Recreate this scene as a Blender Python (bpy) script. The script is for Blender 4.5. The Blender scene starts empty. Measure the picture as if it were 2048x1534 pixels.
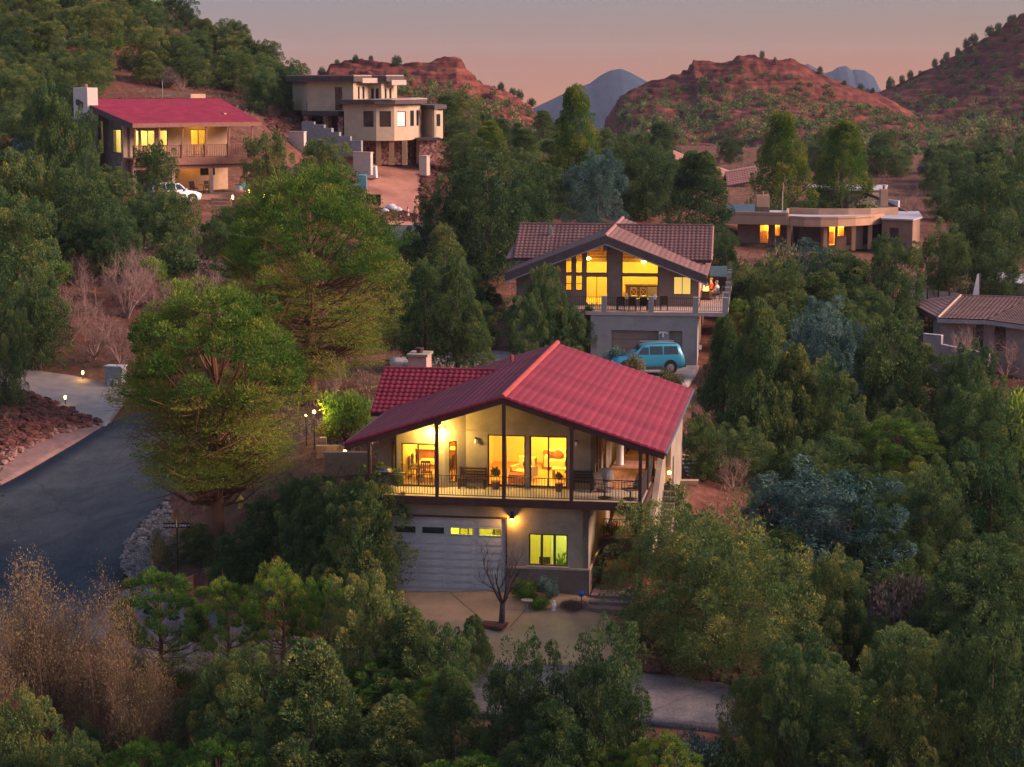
import bpy, bmesh, math, random
import numpy as np
from mathutils import Vector, Matrix
random.seed(7)
R = math.radians
sc = bpy.context.scene
COL = sc.collection
# ---------------------------------------------------------------- camera
FPX, CX, CY = 4000.0, 1024.0, 767.0          # focal length and centre in photograph pixels
ZC = 21.4
PITCH = math.atan((767 - 150) / 4000)
cam_d = bpy.data.cameras.new('camera'); cam = bpy.data.objects.new('camera', cam_d); COL.objects.link(cam)
cam_d.sensor_width = 36.0; cam_d.lens = 36.0 * FPX / 2048.0
cam_d.clip_start = 0.5; cam_d.clip_end = 30000
cam.location = (0, 0, ZC); cam.rotation_euler = (math.pi / 2 - PITCH, 0, 0)
sc.camera = cam
# ---------------------------------------------------------------- sky, sun, exposure
SUN_AZ, SUN_EL = R(-4), R(24)                # dusk glow from the right of the picture (+X)
SUN_DIR = Vector((math.cos(SUN_EL) * math.cos(SUN_AZ), math.cos(SUN_EL) * math.sin(SUN_AZ), math.sin(SUN_EL)))
w = bpy.data.worlds.new('World'); sc.world = w; w.use_nodes = True
nt = w.node_tree; nt.nodes.clear()
def N(t, typ, **k):
    n = t.nodes.new(typ)
    for a, b in k.items(): setattr(n, a, b)
    return n
o_ = N(nt, 'ShaderNodeOutputWorld'); bg = N(nt, 'ShaderNodeBackground'); bg.inputs[1].default_value = 1.0
tc = N(nt, 'ShaderNodeTexCoord'); sx = N(nt, 'ShaderNodeSeparateXYZ'); nt.links.new(tc.outputs['Generated'], sx.inputs[0])
def ramp(t, stops, fac):
    r = N(t, 'ShaderNodeValToRGB'); e = r.color_ramp.elements
    while len(e) < len(stops): e.new(0.5)
    for i, (p, c) in enumerate(stops): e[i].position = p; e[i].color = (*c, 1)
    t.links.new(fac, r.inputs[0]); return r.outputs[0]
mz = N(nt, 'ShaderNodeMapRange'); mz.inputs[1].default_value = -0.02; mz.inputs[2].default_value = 1.0
pw = N(nt, 'ShaderNodeMath', operation='POWER'); pw.inputs[1].default_value = 0.5
nt.links.new(sx.outputs[2], mz.inputs[0]); nt.links.new(mz.outputs[0], pw.inputs[0])
SKY_W = [(0.0, (.35, .105, .02)), (.086, (.325, .103, .023)), (.164, (.255, .10, .04)), (.20, (.212, .128, .086)), (.24, (.185, .152, .146)), (.36, (.19, .20, .25)), (.6, (.24, .28, .39)), (1, (.22, .27, .42))]
SKY_C = [(0.0, (.28, .105, .048)), (.086, (.265, .105, .052)), (.164, (.215, .11, .074)), (.20, (.185, .132, .12)), (.24, (.16, .152, .168)), (.36, (.18, .205, .27)), (.6, (.23, .275, .39)), (1, (.22, .27, .42))]
cw, cc = ramp(nt, SKY_W, pw.outputs[0]), ramp(nt, SKY_C, pw.outputs[0])
dt = N(nt, 'ShaderNodeVectorMath', operation='DOT_PRODUCT'); dt.inputs[1].default_value = (math.cos(SUN_AZ), math.sin(SUN_AZ), 0)
nt.links.new(tc.outputs['Generated'], dt.inputs[0])
mr = N(nt, 'ShaderNodeMapRange'); mr.inputs[1].default_value = -0.3; mr.inputs[2].default_value = 0.3
nt.links.new(dt.outputs['Value'], mr.inputs[0])
mx = N(nt, 'ShaderNodeMix', data_type='RGBA'); nt.links.new(mr.outputs[0], mx.inputs[0]); nt.links.new(cc, mx.inputs[6]); nt.links.new(cw, mx.inputs[7])
nt.links.new(mx.outputs[2], bg.inputs[0]); nt.links.new(bg.outputs[0], o_.inputs[0])
sd = bpy.data.lights.new('sun', 'SUN'); sd.energy = 5.0; sd.angle = R(26); sd.color = (1.0, .65, .50)
so = bpy.data.objects.new('sun', sd); COL.objects.link(so); so.rotation_euler = SUN_DIR.to_track_quat('Z', 'Y').to_euler(); so.location = (200, 80, 150)
vs = sc.view_settings; vs.view_transform = 'Standard'; vs.look = 'None'; vs.exposure = 0.92; vs.gamma = 1.0; vs.use_curve_mapping = False
sc.cycles.use_denoising = True; sc.cycles.denoiser = 'OPENIMAGEDENOISE'; sc.cycles.denoising_prefilter = 'ACCURATE'; sc.cycles.denoising_input_passes = 'RGB_ALBEDO_NORMAL'
sc.cycles.max_bounces = 6; sc.cycles.diffuse_bounces = 3; sc.cycles.glossy_bounces = 2; sc.cycles.transparent_max_bounces = 12; sc.cycles.transmission_bounces = 2
sc.cycles.sample_clamp_indirect = 4.0
# ---------------------------------------------------------------- pixel helpers (a photograph pixel and a distance give a point of the place)
_F = np.array([0, math.cos(PITCH), -math.sin(PITCH)]); _U = np.array([0, math.sin(PITCH), math.cos(PITCH)]); _C = np.array([0, 0, ZC])
def ray(u, v): return _F + np.array([1., 0, 0]) * (u - CX) / FPX + _U * (CY - v) / FPX
def at(u, v, Y):
    r = ray(u, v); return _C + r * (Y / r[1])
def ppm(Y): return FPX / Y                   # photograph pixels per metre at distance Y
# ---------------------------------------------------------------- materials
MATS = {}
def mat(name, col, rough=.8, col2=None, scale=3.0, bump=0.0, bscale=None, spec=.3, metal=0.0, emit=None, estr=0.0, detail=6.0, stretch=None, objrand=0.0, ramp_pos=(.35, .65)):
    if name in MATS: return MATS[name]
    m = bpy.data.materials.new(name); m.use_nodes = True; MATS[name] = m
    t = m.node_tree; b = t.nodes['Principled BSDF']
    b.inputs['Roughness'].default_value = rough; b.inputs['Metallic'].default_value = metal
    b.inputs['Specular IOR Level'].default_value = spec
    b.inputs['Base Color'].default_value = (*col, 1)
    if emit:
        b.inputs['Emission Color'].default_value = (*emit, 1); b.inputs['Emission Strength'].default_value = estr; m.cycles.emission_sampling = 'NONE'
    if col2 or bump or objrand:
        c = N(t, 'ShaderNodeTexCoord'); src = c.outputs['Object']
        if stretch:
            mp = N(t, 'ShaderNodeMapping'); mp.inputs['Scale'].default_value = stretch; t.links.new(src, mp.inputs[0]); src = mp.outputs[0]
    if col2:
        n = N(t, 'ShaderNodeTexNoise'); n.inputs['Scale'].default_value = scale; n.inputs['Detail'].default_value = detail; n.inputs['Roughness'].default_value = .65
        t.links.new(src, n.inputs['Vector'])
        t.links.new(ramp(t, [(ramp_pos[0], col), (ramp_pos[1], col2)], n.outputs['Fac']), b.inputs['Base Color'])
    if objrand:
        oi = N(t, 'ShaderNodeObjectInfo'); hs = N(t, 'ShaderNodeHueSaturation')
        mr = N(t, 'ShaderNodeMapRange'); mr.inputs[3].default_value = 1 - objrand; mr.inputs[4].default_value = 1 + objrand
        t.links.new(oi.outputs['Random'], mr.inputs[0]); t.links.new(mr.outputs[0], hs.inputs['Value'])
        lk = b.inputs['Base Color'].links
        if lk: t.links.new(lk[0].from_socket, hs.inputs['Color'])
        else: hs.inputs['Color'].default_value = (*col, 1)
        t.links.new(hs.outputs[0], b.inputs['Base Color'])
    if bump:
        n2 = N(t, 'ShaderNodeTexNoise'); n2.inputs['Scale'].default_value = bscale or scale * 4; n2.inputs['Detail'].default_value = 4
        t.links.new(src, n2.inputs['Vector'])
        bp = N(t, 'ShaderNodeBump'); bp.inputs['Strength'].default_value = bump; bp.inputs['Distance'].default_value = .03
        t.links.new(n2.outputs['Fac'], bp.inputs['Height']); t.links.new(bp.outputs[0], b.inputs['Normal'])
    return m
def glass_mat(name, tint=(.9, .95, .95), refl=.10):
    if name in MATS: return MATS[name]
    m = bpy.data.materials.new(name); m.use_nodes = True; MATS[name] = m; t = m.node_tree; t.nodes.clear()
    o = N(t, 'ShaderNodeOutputMaterial'); tr = N(t, 'ShaderNodeBsdfTransparent'); tr.inputs[0].default_value = (*tint, 1)
    g = N(t, 'ShaderNodeBsdfGlossy'); g.inputs['Roughness'].default_value = .03; g.inputs[0].default_value = (.9, .9, .9, 1)
    ms = N(t, 'ShaderNodeMixShader'); ms.inputs[0].default_value = refl
    t.links.new(tr.outputs[0], ms.inputs[1]); t.links.new(g.outputs[0], ms.inputs[2]); t.links.new(ms.outputs[0], o.inputs[0]); return m
def leaf_mat(name, stops, trans=.25, rnd=.17, rough=.75):
    """foliage: colour from the clump's own tint plus a shift for each tree"""
    m = bpy.data.materials.new(name); m.use_nodes = True; MATS[name] = m; t = m.node_tree; t.nodes.clear()
    o = N(t, 'ShaderNodeOutputMaterial'); at_ = N(t, 'ShaderNodeAttribute', attribute_name='tint'); oi = N(t, 'ShaderNodeObjectInfo')
    mr = N(t, 'ShaderNodeMapRange'); mr.inputs[3].default_value = -rnd; mr.inputs[4].default_value = rnd
    t.links.new(oi.outputs['Random'], mr.inputs[0])
    ad = N(t, 'ShaderNodeMath', operation='ADD'); t.links.new(at_.outputs['Fac'], ad.inputs[0]); t.links.new(mr.outputs[0], ad.inputs[1])
    c = ramp(t, stops, ad.outputs[0])
    d = N(t, 'ShaderNodeBsdfDiffuse'); tl = N(t, 'ShaderNodeBsdfTranslucent'); ms = N(t, 'ShaderNodeMixShader'); ms.inputs[0].default_value = trans
    t.links.new(c, d.inputs[0]); t.links.new(c, tl.inputs[0]); t.links.new(d.outputs[0], ms.inputs[1]); t.links.new(tl.outputs[0], ms.inputs[2]); t.links.new(ms.outputs[0], o.inputs[0]); return m
# ---------------------------------------------------------------- mesh builder
class MB:
    def __init__(s): s.v = []; s.f = []
    def poly(s, pts): 
        i = len(s.v); s.v += [tuple(map(float, p)) for p in pts]; s.f.append(tuple(range(i, i + len(pts)))); return s
    def box(s, x0, x1, y0, y1, z0, z1):
        i = len(s.v)
        s.v += [(x0, y0, z0), (x1, y0, z0), (x1, y1, z0), (x0, y1, z0), (x0, y0, z1), (x1, y0, z1), (x1, y1, z1), (x0, y1, z1)]
        for q in ((0, 3, 2, 1), (4, 5, 6, 7), (0, 1, 5, 4), (1, 2, 6, 5), (2, 3, 7, 6), (3, 0, 4, 7)): s.f.append(tuple(i + k for k in q))
        return s
    def hexa(s, bot, top):
        """prism between two matching polygons"""
        n = len(bot); i = len(s.v); s.v += [tuple(map(float, p)) for p in bot] + [tuple(map(float, p)) for p in top]
        s.f.append(tuple(i + k for k in range(n))[::-1]); s.f.append(tuple(i + n + k for k in range(n)))
        for k in range(n): j = (k + 1) % n; s.f.append((i + k, i + j, i + n + j, i + n + k))
        return s
    def bar(s, a, b, w, h=None):
        """square bar between two points"""
        a, b = Vector(a), Vector(b); h = h or w; d = (b - a).normalized()
        up = Vector((0, 0, 1)) if abs(d.z) < .95 else Vector((0, 1, 0))
        sx_ = d.cross(up).normalized() * w / 2; sy_ = sx_.cross(d).normalized() * h / 2
        return s.hexa([a - sx_ - sy_, a + sx_ - sy_, a + sx_ + sy_, a - sx_ + sy_], [b - sx_ - sy_, b + sx_ - sy_, b + sx_ + sy_, b - sx_ + sy_])
    def tube(s, pts, rad, n=6, cap=True):
        pts = [Vector(p) for p in pts]; rad = rad if hasattr(rad, '__len__') else [rad] * len(pts); i0 = len(s.v)
        for k, p in enumerate(pts):
            d = (pts[min(k + 1, len(pts) - 1)] - pts[max(k - 1, 0)]).normalized()
            up = Vector((0, 0, 1)) if abs(d.z) < .9 else Vector((1, 0, 0))
            a = d.cross(up).normalized(); b = d.cross(a)
            for j in range(n):
                t = 2 * math.pi * j / n; s.v.append(tuple(p + (a * math.cos(t) + b * math.sin(t)) * rad[k]))
        for k in range(len(pts) - 1):
            for j in range(n): j2 = (j + 1) % n; q = i0 + k * n; s.f.append((q + j, q + j2, q + n + j2, q + n + j))
        if cap:
            s.f.append(tuple(i0 + j for j in range(n))[::-1]); s.f.append(tuple(i0 + (len(pts) - 1) * n + j for j in range(n)))
        return s
    def lathe(s, prof, c=(0, 0, 0), n=12):
        i0 = len(s.v)
        for r, z in prof:
            for j in range(n): t = 2 * math.pi * j / n; s.v.append((c[0] + r * math.cos(t), c[1] + r * math.sin(t), c[2] + z))
        for k in range(len(prof) - 1):
            for j in range(n): j2 = (j + 1) % n; q = i0 + k * n; s.f.append((q + j, q + j2, q + n + j2, q + n + j))
        s.f.append(tuple(i0 + j for j in range(n))[::-1]); s.f.append(tuple(i0 + (len(prof) - 1) * n + j for j in range(n)))
        return s
    def blob(s, c, r, rnd=.2, n=8, m=6, rng=random):
        """rounded uneven lump"""
        i0 = len(s.v); r = r if hasattr(r, '__len__') else (r, r, r)
        for k in range(m + 1):
            ph = math.pi * k / m
            for j in range(n):
                t = 2 * math.pi * (j + .5 * (k % 2)) / n; q = 1 + rng.uniform(-rnd, rnd)
                s.v.append((c[0] + r[0] * q * math.sin(ph) * math.cos(t), c[1] + r[1] * q * math.sin(ph) * math.sin(t), c[2] + r[2] * q * math.cos(ph)))
        for k in range(m):
            for j in range(n): j2 = (j + 1) % n; q = i0 + k * n; s.f.append((q + j, q + n + j, q + n + j2, q + j2))
        return s
    def build(s, name, material, parent=None, smooth=False, loc=None, fix=True):
        me = bpy.data.meshes.new(name); me.from_pydata(s.v, [], s.f)
        if fix:
            bm = bmesh.new(); bm.from_mesh(me); bmesh.ops.recalc_face_normals(bm, faces=bm.faces); bm.to_mesh(me); bm.free()
        me.materials.append(material)
        if smooth: me.polygons.foreach_set('use_smooth', [True] * len(me.polygons))
        o = bpy.data.objects.new(name, me); COL.objects.link(o)
        if parent: o.parent = parent
        if loc is not None: o.location = loc
        return o
def tag(o, label=None, cat=None, group=None, kind=None):
    if label: o['label'] = label
    if cat: o['category'] = cat
    if group: o['group'] = group
    if kind: o['kind'] = kind
    return o
def thing(name, label, cat, loc=(0, 0, 0), rz=0, group=None):
    o = bpy.data.objects.new(name, None); COL.objects.link(o); o.location = loc; o.rotation_euler = (0, 0, rz); o.empty_display_size = .3
    return tag(o, label, cat, group)
def kids(o): return [c for c in o.children]
def copy_tree(o, parent=None, loc=None, rz=None, label=None, group=None):
    c = o.copy(); COL.objects.link(c); c.parent = parent
    if loc is not None: c.location = loc
    if rz is not None: c.rotation_euler = (0, 0, rz)
    if label: c['label'] = label
    if group: c['group'] = group
    for ch in list(o.children): copy_tree(ch, c)
    return c
def np_mesh(name, V, F, material, tint=None, smooth=False):
    """V (n,3), F (m,k) of one face size"""
    me = bpy.data.meshes.new(name); V = np.asarray(V, np.float32); F = np.asarray(F, np.int32); m, k = F.shape
    me.vertices.add(len(V)); me.vertices.foreach_set('co', V.ravel())
    me.loops.add(m * k); me.loops.foreach_set('vertex_index', F.ravel())
    me.polygons.add(m); me.polygons.foreach_set('loop_start', np.arange(0, m * k, k, dtype=np.int32)); me.polygons.foreach_set('loop_total', np.full(m, k, np.int32))
    if tint is not None:
        a = me.attributes.new('tint', 'FLOAT', 'POINT'); a.data.foreach_set('value', np.asarray(tint, np.float32))
    if smooth: me.polygons.foreach_set('use_smooth', np.ones(m, bool))
    me.update(calc_edges=True); me.materials.append(material); return me
def obj(name, me, parent=None, loc=None):
    o = bpy.data.objects.new(name, me); COL.objects.link(o)
    if parent: o.parent = parent
    if loc is not None: o.location = loc
    return o
# ---------------------------------------------------------------- walls and windows on a vertical plane: origin (x,y), direction angle, s along, z up, d inward
class Plane:
    def __init__(s, p0, p1):
        s.p0 = Vector((p0[0], p0[1], 0)); d = Vector((p1[0] - p0[0], p1[1] - p0[1], 0)); s.L = d.length; s.d = d.normalized(); s.n = Vector((-s.d.y, s.d.x, 0))   # n points inward (left of p0->p1)
    def P(s, a, z, dep=0.0): q = s.p0 + s.d * a + s.n * dep; return (q.x, q.y, z)
def wallgrid(mb, pl, s0, s1, z0, z1, openings=(), th=.2):
    xs = sorted({s0, s1, *[min(max(o[k], s0), s1) for o in openings for k in (0, 1)]}); zs = sorted({z0, z1, *[min(max(o[k], z0), z1) for o in openings for k in (2, 3)]})
    def void(i, j):
        if i < 0 or j < 0 or i >= len(xs) - 1 or j >= len(zs) - 1: return True
        a, z = (xs[i] + xs[i + 1]) / 2, (zs[j] + zs[j + 1]) / 2
        return any(o[0] < a < o[1] and o[2] < z < o[3] for o in openings)
    for i in range(len(xs) - 1):
        for j in range(len(zs) - 1):
            if void(i, j): continue
            a0, a1, b0, b1 = xs[i], xs[i + 1], zs[j], zs[j + 1]
            mb.poly([pl.P(a0, b0), pl.P(a1, b0), pl.P(a1, b1), pl.P(a0, b1)]); mb.poly([pl.P(a0, b0, th), pl.P(a0, b1, th), pl.P(a1, b1, th), pl.P(a1, b0, th)])
            if void(i - 1, j): mb.poly([pl.P(a0, b0), pl.P(a0, b1), pl.P(a0, b1, th), pl.P(a0, b0, th)])
            if void(i + 1, j): mb.poly([pl.P(a1, b0), pl.P(a1, b0, th), pl.P(a1, b1, th), pl.P(a1, b1)])
            if void(i, j - 1): mb.poly([pl.P(a0, b0), pl.P(a0, b0, th), pl.P(a1, b0, th), pl.P(a1, b0)])
            if void(i, j + 1): mb.poly([pl.P(a0, b1), pl.P(a1, b1), pl.P(a1, b1, th), pl.P(a0, b1, th)])
    return mb
def pbox(mb, pl, s0, s1, z0, z1, d0, d1):
    return mb.hexa([pl.P(s0, z0, d0), pl.P(s1, z0, d0), pl.P(s1, z0, d1), pl.P(s0, z0, d1)], [pl.P(s0, z1, d0), pl.P(s1, z1, d0), pl.P(s1, z1, d1), pl.P(s0, z1, d1)])
def window(parent, pl, s0, s1, z0, z1, fm, gm, muls=(), trans=(), fw=.06, dep=.08, name='window', label=None, pane='pane'):
    """frame mesh with each pane a child"""
    mb = MB(); d0, d1 = dep - .05, dep + .05
    pbox(mb, pl, s0, s1, z1 - fw, z1, d0, d1); pbox(mb, pl, s0, s1, z0, z0 + fw, d0, d1)
    pbox(mb, pl, s0, s0 + fw, z0 + fw, z1 - fw, d0, d1); pbox(mb, pl, s1 - fw, s1, z0 + fw, z1 - fw, d0, d1)
    ms = [(m, fw * .8) if not hasattr(m, '__len__') else m for m in muls]
    edges = [s0 + fw]
    for m, wd in ms: pbox(mb, pl, m - wd / 2, m + wd / 2, z0 + fw, z1 - fw, d0, d1); edges += [m - wd / 2, m + wd / 2]
    edges.append(s1 - fw); zed = [z0 + fw]
    for tz in trans:
        for k in range(0, len(edges), 2): pbox(mb, pl, edges[k], edges[k + 1], tz - fw * .35, tz + fw * .35, d0, d1)
        zed += [tz - fw * .35, tz + fw * .35]
    zed.append(z1 - fw)
    wo = mb.build(name, fm, parent)
    if label: wo['label'] = label
    for k in range(0, len(edges), 2):
        for j in range(0, len(zed), 2):
            g = MB(); pbox(g, pl, edges[k], edges[k + 1], zed[j], zed[j + 1], dep - .006, dep + .006); g.build(pane, gm, wo)
    return wo
def lamp_light(name, parent, loc, power, color, radius=.08):
    l = bpy.data.lights.new(name, 'POINT'); l.energy = power; l.color = color; l.shadow_soft_size = radius
    o = bpy.data.objects.new(name, l); COL.objects.link(o); o.parent = parent; o.location = loc; return o
# ================================================================ TERRAIN
def _g(u, v, Y): p = at(u, v, Y); return tuple(p)
_ctrl = [  # ground seen at (or hidden behind) a photograph pixel, with its distance
 (780,1186,84.3),(1180,1190,82.9),(1000,1190,83.6),(1250,1270,79.5),(1000,1300,79),(1270,1350,77.8),(1500,1375,76.5),(1450,1465,71),(1900,1490,71),(1300,1460,71.5),
 (1000,1420,74.5),(700,1390,77),(450,1300,81.5),(250,1200,87),(300,1130,90),(260,1060,94),(330,990,98),(380,1130,89.5),(520,1120,89.5),(640,1080,90),(690,1130,87),
 (120,1080,95),(0,1100,95),(100,950,106),(0,1000,103),(220,845,115),(140,895,111),(30,940,107),(300,860,113),(480,810,117),(60,760,124.5),(250,760,123),(100,830,115),(10,830,113),(40,780,121),
 (150,1300,83),(0,1300,83.5),(100,1500,77),(300,1534,75.5),(600,1534,73.5),(1024,1534,72),(1400,1534,69.5),(1750,1534,71),(2048,1534,73),(0,1900,64),(1024,1900,60),(2048,1900,62),
 (1600,1400,78),(1700,1330,82),(1900,1250,87),(2040,1250,88),(1550,1200,86),(1400,1330,79.5),(1800,1100,96),(2040,1050,101),(1550,1000,102),(1480,930,108),(1380,930,100),(1350,1040,93),(1600,900,113),(1800,900,116),(2040,930,113),
 (1240,1200,82.6),(1290,1120,86),(630,930,97),(720,900,100),(620,860,107),(740,830,107),(1100,760,116),(900,760,117),(700,790,115),
 (1330,750,128),(1210,735,130),(1390,780,121),(1500,720,131),(1700,800,128),(1960,735,144),(2048,760,140),(1840,660,152),(860,700,133),(960,712,130),(1000,690,135),
 (1400,640,146),(1650,620,158),(1500,560,175),(1650,540,185),(1850,570,170),(2040,590,160),(1100,620,150),(960,560,160),
 (190,690,126),(90,690,126),(250,725,127),(0,720,124),(400,640,130),(560,700,127),(640,770,119),(350,520,146),(150,520,141),(30,560,136),(600,560,150),(760,560,157),(200,600,132),
 (450,400,165),(385,395,165),(330,392,168),(500,388,173),(250,420,160),(100,420,155),(20,380,160),(550,430,165),(640,390,180),(700,420,180),
 (480,230,190),(560,255,193),(590,320,193),(100,300,185),(0,250,185),(300,200,200),(180,180,205),(60,120,212),(0,40,222),(150,40,228),(270,40,238),(0,-120,250),(200,-60,262),(330,115,245),(450,130,245),(600,170,240),(540,200,220),
 (330,60,290),(450,110,300),(600,165,300),(0,-150,310),(200,-20,320),
 (780,440,188),(860,440,186),(780,380,198),(760,330,205),(850,330,205),(900,350,206),(830,300,211),(640,250,209),(700,280,208),(930,340,215),(950,430,190),(620,300,200),(900,250,245),(800,210,250),
 (1100,420,205),(1230,400,220),(1250,330,270),(1100,330,250),(1300,420,210),(1450,490,205),(1650,500,205),(1830,530,200),(1500,400,235),(1450,345,262),(1600,360,265),(1800,380,255),(1950,420,240),(2048,440,235),(2000,340,310),(1700,300,340),(1400,300,330),(1200,290,330),
 (1080,260,330),(1150,290,320),(1900,320,350),(2200,300,300),(2300,600,190),(2300,1000,110),(2300,1400,75),(-200,400,160),(-200,700,125),(-200,100,215),(-200,1000,100),(-200,1400,78),(-200,-200,270)]
_cp = np.array([_g(*c) for c in _ctrl] + [(0, 420, 0), (-60, 420, 2), (60, 420, 4), (130, 420, 4), (-150, 420, 10), (0, 520, -15), (-150, 520, -10), (150, 520, -10), (230, 420, 0), (-220, 380, 25)])
_sc = 6.0
def _ker(d2): return np.sqrt(d2 + _sc * _sc)
_n = len(_cp); _A = np.zeros((_n + 3, _n + 3)); _xy = _cp[:, :2]
_A[:_n, :_n] = _ker(((_xy[:, None] - _xy[None]) ** 2).sum(-1)) - np.eye(_n) * .6
_A[:_n, _n] = 1; _A[:_n, _n + 1:] = _xy; _A[_n:, :_n] = _A[:_n, _n:].T
_w = np.linalg.solve(_A, np.concatenate([_cp[:, 2], np.zeros(3)]))
_rng = np.random.default_rng(3)
_wav = [(_rng.uniform(-1, 1, 2) * k, _rng.uniform(0, 6.28)) for k in (.25, .4, .6, .9, 1.3, 1.9) for _ in range(4)]
def terr0(x, y):
    x = np.asarray(x, float); y = np.asarray(y, float); sh = x.shape; q = np.stack([x.ravel(), y.ravel()], 1); z = np.empty(len(q))
    for i in range(0, len(q), 20000):
        b = q[i:i + 20000]; z[i:i + 20000] = _ker(((b[:, None] - _xy[None]) ** 2).sum(-1)) @ _w[:_n] + _w[_n] + b @ _w[_n + 1:]
    z = z.reshape(sh)
    far = np.clip((y - 430) / 250, 0, 1); z = np.clip(z, -60, 70) * (1 - far) + (-45 - np.clip(y - 700, 0, 1e5) * .065) * far
    return z
def ripple(x, y):
    s = 0
    for k, (d, ph) in enumerate(_wav): s = s + np.sin(x * d[0] * 3 + y * d[1] * 3 + ph) * .16 / (1 + k * .25)
    return s * .35
def terr(x, y): return float(terr0(np.array([x]), np.array([y]))[0])
def gnd(u, v, y0=58, y1=420):
    """where the line of sight through a photograph pixel meets the ground"""
    r = ray(u, v)
    for n_ in (90, 24):
        ys = np.linspace(y0, y1, n_); P = _C[None] + r[None] * (ys / r[1])[:, None]; h = P[:, 2] - terr0(P[:, 0], P[:, 1]); i = int(np.argmax(h < 0))
        if h[i] >= 0: i = len(ys) - 1
        y0, y1 = ys[max(i - 1, 0)], ys[i]
    return P[i]
    ys = np.linspace(y0, y1, 900); P = _C[None] + r[None] * (ys / r[1])[:, None]
    h = P[:, 2] - terr0(P[:, 0], P[:, 1]); i = np.argmax(h < 0)
    if h[i] >= 0: i = len(ys) - 1
    return P[i]
# paved strips: matching left and right edges, given as ground pixels
def strip_pts(L, Rr, n, m):
    def rs(a):
        a = np.array([gnd(*p)[:2] for p in a]); d = np.r_[0, np.cumsum(np.linalg.norm(np.diff(a, axis=0), axis=1))]; t = np.linspace(0, d[-1], n)
        sm = np.stack([np.interp(t, d, a[:, k]) for k in (0, 1)], 1)
        for _ in range(max(2, n // 12)): sm[1:-1] = (sm[:-2] + 2 * sm[1:-1] + sm[2:]) / 4
        return sm
    a, b = rs(L), rs(Rr); s = np.linspace(0, 1, m)[None, :, None]; return a[:, None] * (1 - s) + b[:, None] * s
STRIPS = []
def strip(name, L, Rr, material, lift, n=60, m=10, label=None):
    g = strip_pts(L, Rr, n, m); z = terr0(g[..., 0], g[..., 1]) + lift
    V = np.concatenate([g, z[..., None]], -1).reshape(-1, 3); lo = V.copy(); lo[:, 2] -= .25
    i = np.arange(n * m).reshape(n, m); F = np.stack([i[:-1, :-1], i[1:, :-1], i[1:, 1:], i[:-1, 1:]], -1).reshape(-1, 4)
    ring = np.concatenate([i[0], i[1:, -1], i[-1, -2::-1], i[-2:0:-1, 0]]); r2 = np.roll(ring, -1); k = n * m
    S = np.stack([ring, r2, r2 + k, ring + k], 1)
    o = obj(name, np_mesh(name, np.r_[V, lo], np.r_[F, S], material)); tag(o, label, kind='structure')
    STRIPS.append(g); return o
M_asph = mat('asphalt', (.018, .027, .039), .9, (.040, .050, .062), .55, .25, 60, spec=.25)
M_asph2 = mat('old_asphalt', (.075, .072, .080), .9, (.150, .132, .135), .6, .25, 60, spec=.25)
def cracked(m, scale):
    t = m.node_tree; b = t.nodes['Principled BSDF']; src = b.inputs['Base Color'].links[0].from_socket; c = N(t, 'ShaderNodeTexCoord'); n = N(t, 'ShaderNodeTexNoise'); n.inputs['Scale'].default_value = .8; n.inputs['Detail'].default_value = 5
    a = N(t, 'ShaderNodeMix', data_type='RGBA'); a.inputs[0].default_value = .45; t.links.new(c.outputs['Object'], n.inputs['Vector']); t.links.new(c.outputs['Object'], a.inputs[6]); t.links.new(n.outputs['Color'], a.inputs[7])
    v = N(t, 'ShaderNodeTexVoronoi', feature='DISTANCE_TO_EDGE'); v.inputs['Scale'].default_value = scale; t.links.new(a.outputs[2], v.inputs['Vector']); k = ramp(t, [(.0, (.68, .68, .68)), (.018, (1, 1, 1))], v.outputs['Distance']); f = N(t, 'ShaderNodeTexNoise'); f.inputs['Scale'].default_value = 9; f.inputs['Detail'].default_value = 4; t.links.new(c.outputs['Object'], f.inputs['Vector']); g = ramp(t, [(.3, (.72, .72, .72)), (.7, (1.2, 1.2, 1.2))], f.outputs['Fac'])
    for q in (k, g): x = N(t, 'ShaderNodeMix', data_type='RGBA', blend_type='MULTIPLY'); x.inputs[0].default_value = 1; t.links.new(src, x.inputs[6]); t.links.new(q, x.inputs[7]); src = x.outputs[2]
    t.links.new(src, b.inputs['Base Color'])
cracked(M_asph, .30); cracked(M_asph2, .35)
M_conc = mat('concrete', (.19, .17, .165), .88, (.27, .24, .225), 1.0, .2, 40)
M_conc2 = mat('lamp_tinted_concrete', (.24, .155, .09), .88, (.34, .23, .14), .8, .2, 40)  # tan of the lamplight is mixed into this concrete's colour
M_dirt = mat('bare_dirt', (.24, .105, .075), .95, (.34, .165, .125), .5, .4, 12)
M_shoulder = mat('gravel_shoulder', (.13, .075, .07), .95, (.20, .12, .11), 1.5, .4, 30)
strip('road', [(-120,1010),(0,975),(80,930),(150,890),(215,850),(262,832),(340,812),(480,790)], [(-120,1420),(100,1330),(200,1240),(245,1165),(262,1100),(300,1040),(345,985),(400,930)], M_asph, .05, 70, 12, 'dark asphalt road curving past the rock bed')
strip('road', [(1900,1430),(1530,1378),(1265,1350),(900,1325),(600,1280),(420,1225),(270,1165)], [(1900,1530),(1450,1466),(1290,1448),(900,1430),(560,1400),(300,1340),(150,1270)], M_asph2, .055, 80, 10, 'grey street below the concrete driveway')
strip('driveway', [(785,1188),(830,1280),(900,1340)], [(1178,1196),(1276,1258),(1262,1346)], M_conc2, .10, 30, 14, 'concrete driveway before the garage, tinted tan as by lamplight')
strip('driveway', [(-60,738),(55,741),(150,756),(262,778)], [(-60,772),(55,790),(135,826),(212,856)], M_conc, .09, 30, 10, 'pale concrete driveway joining the asphalt road')
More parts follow.
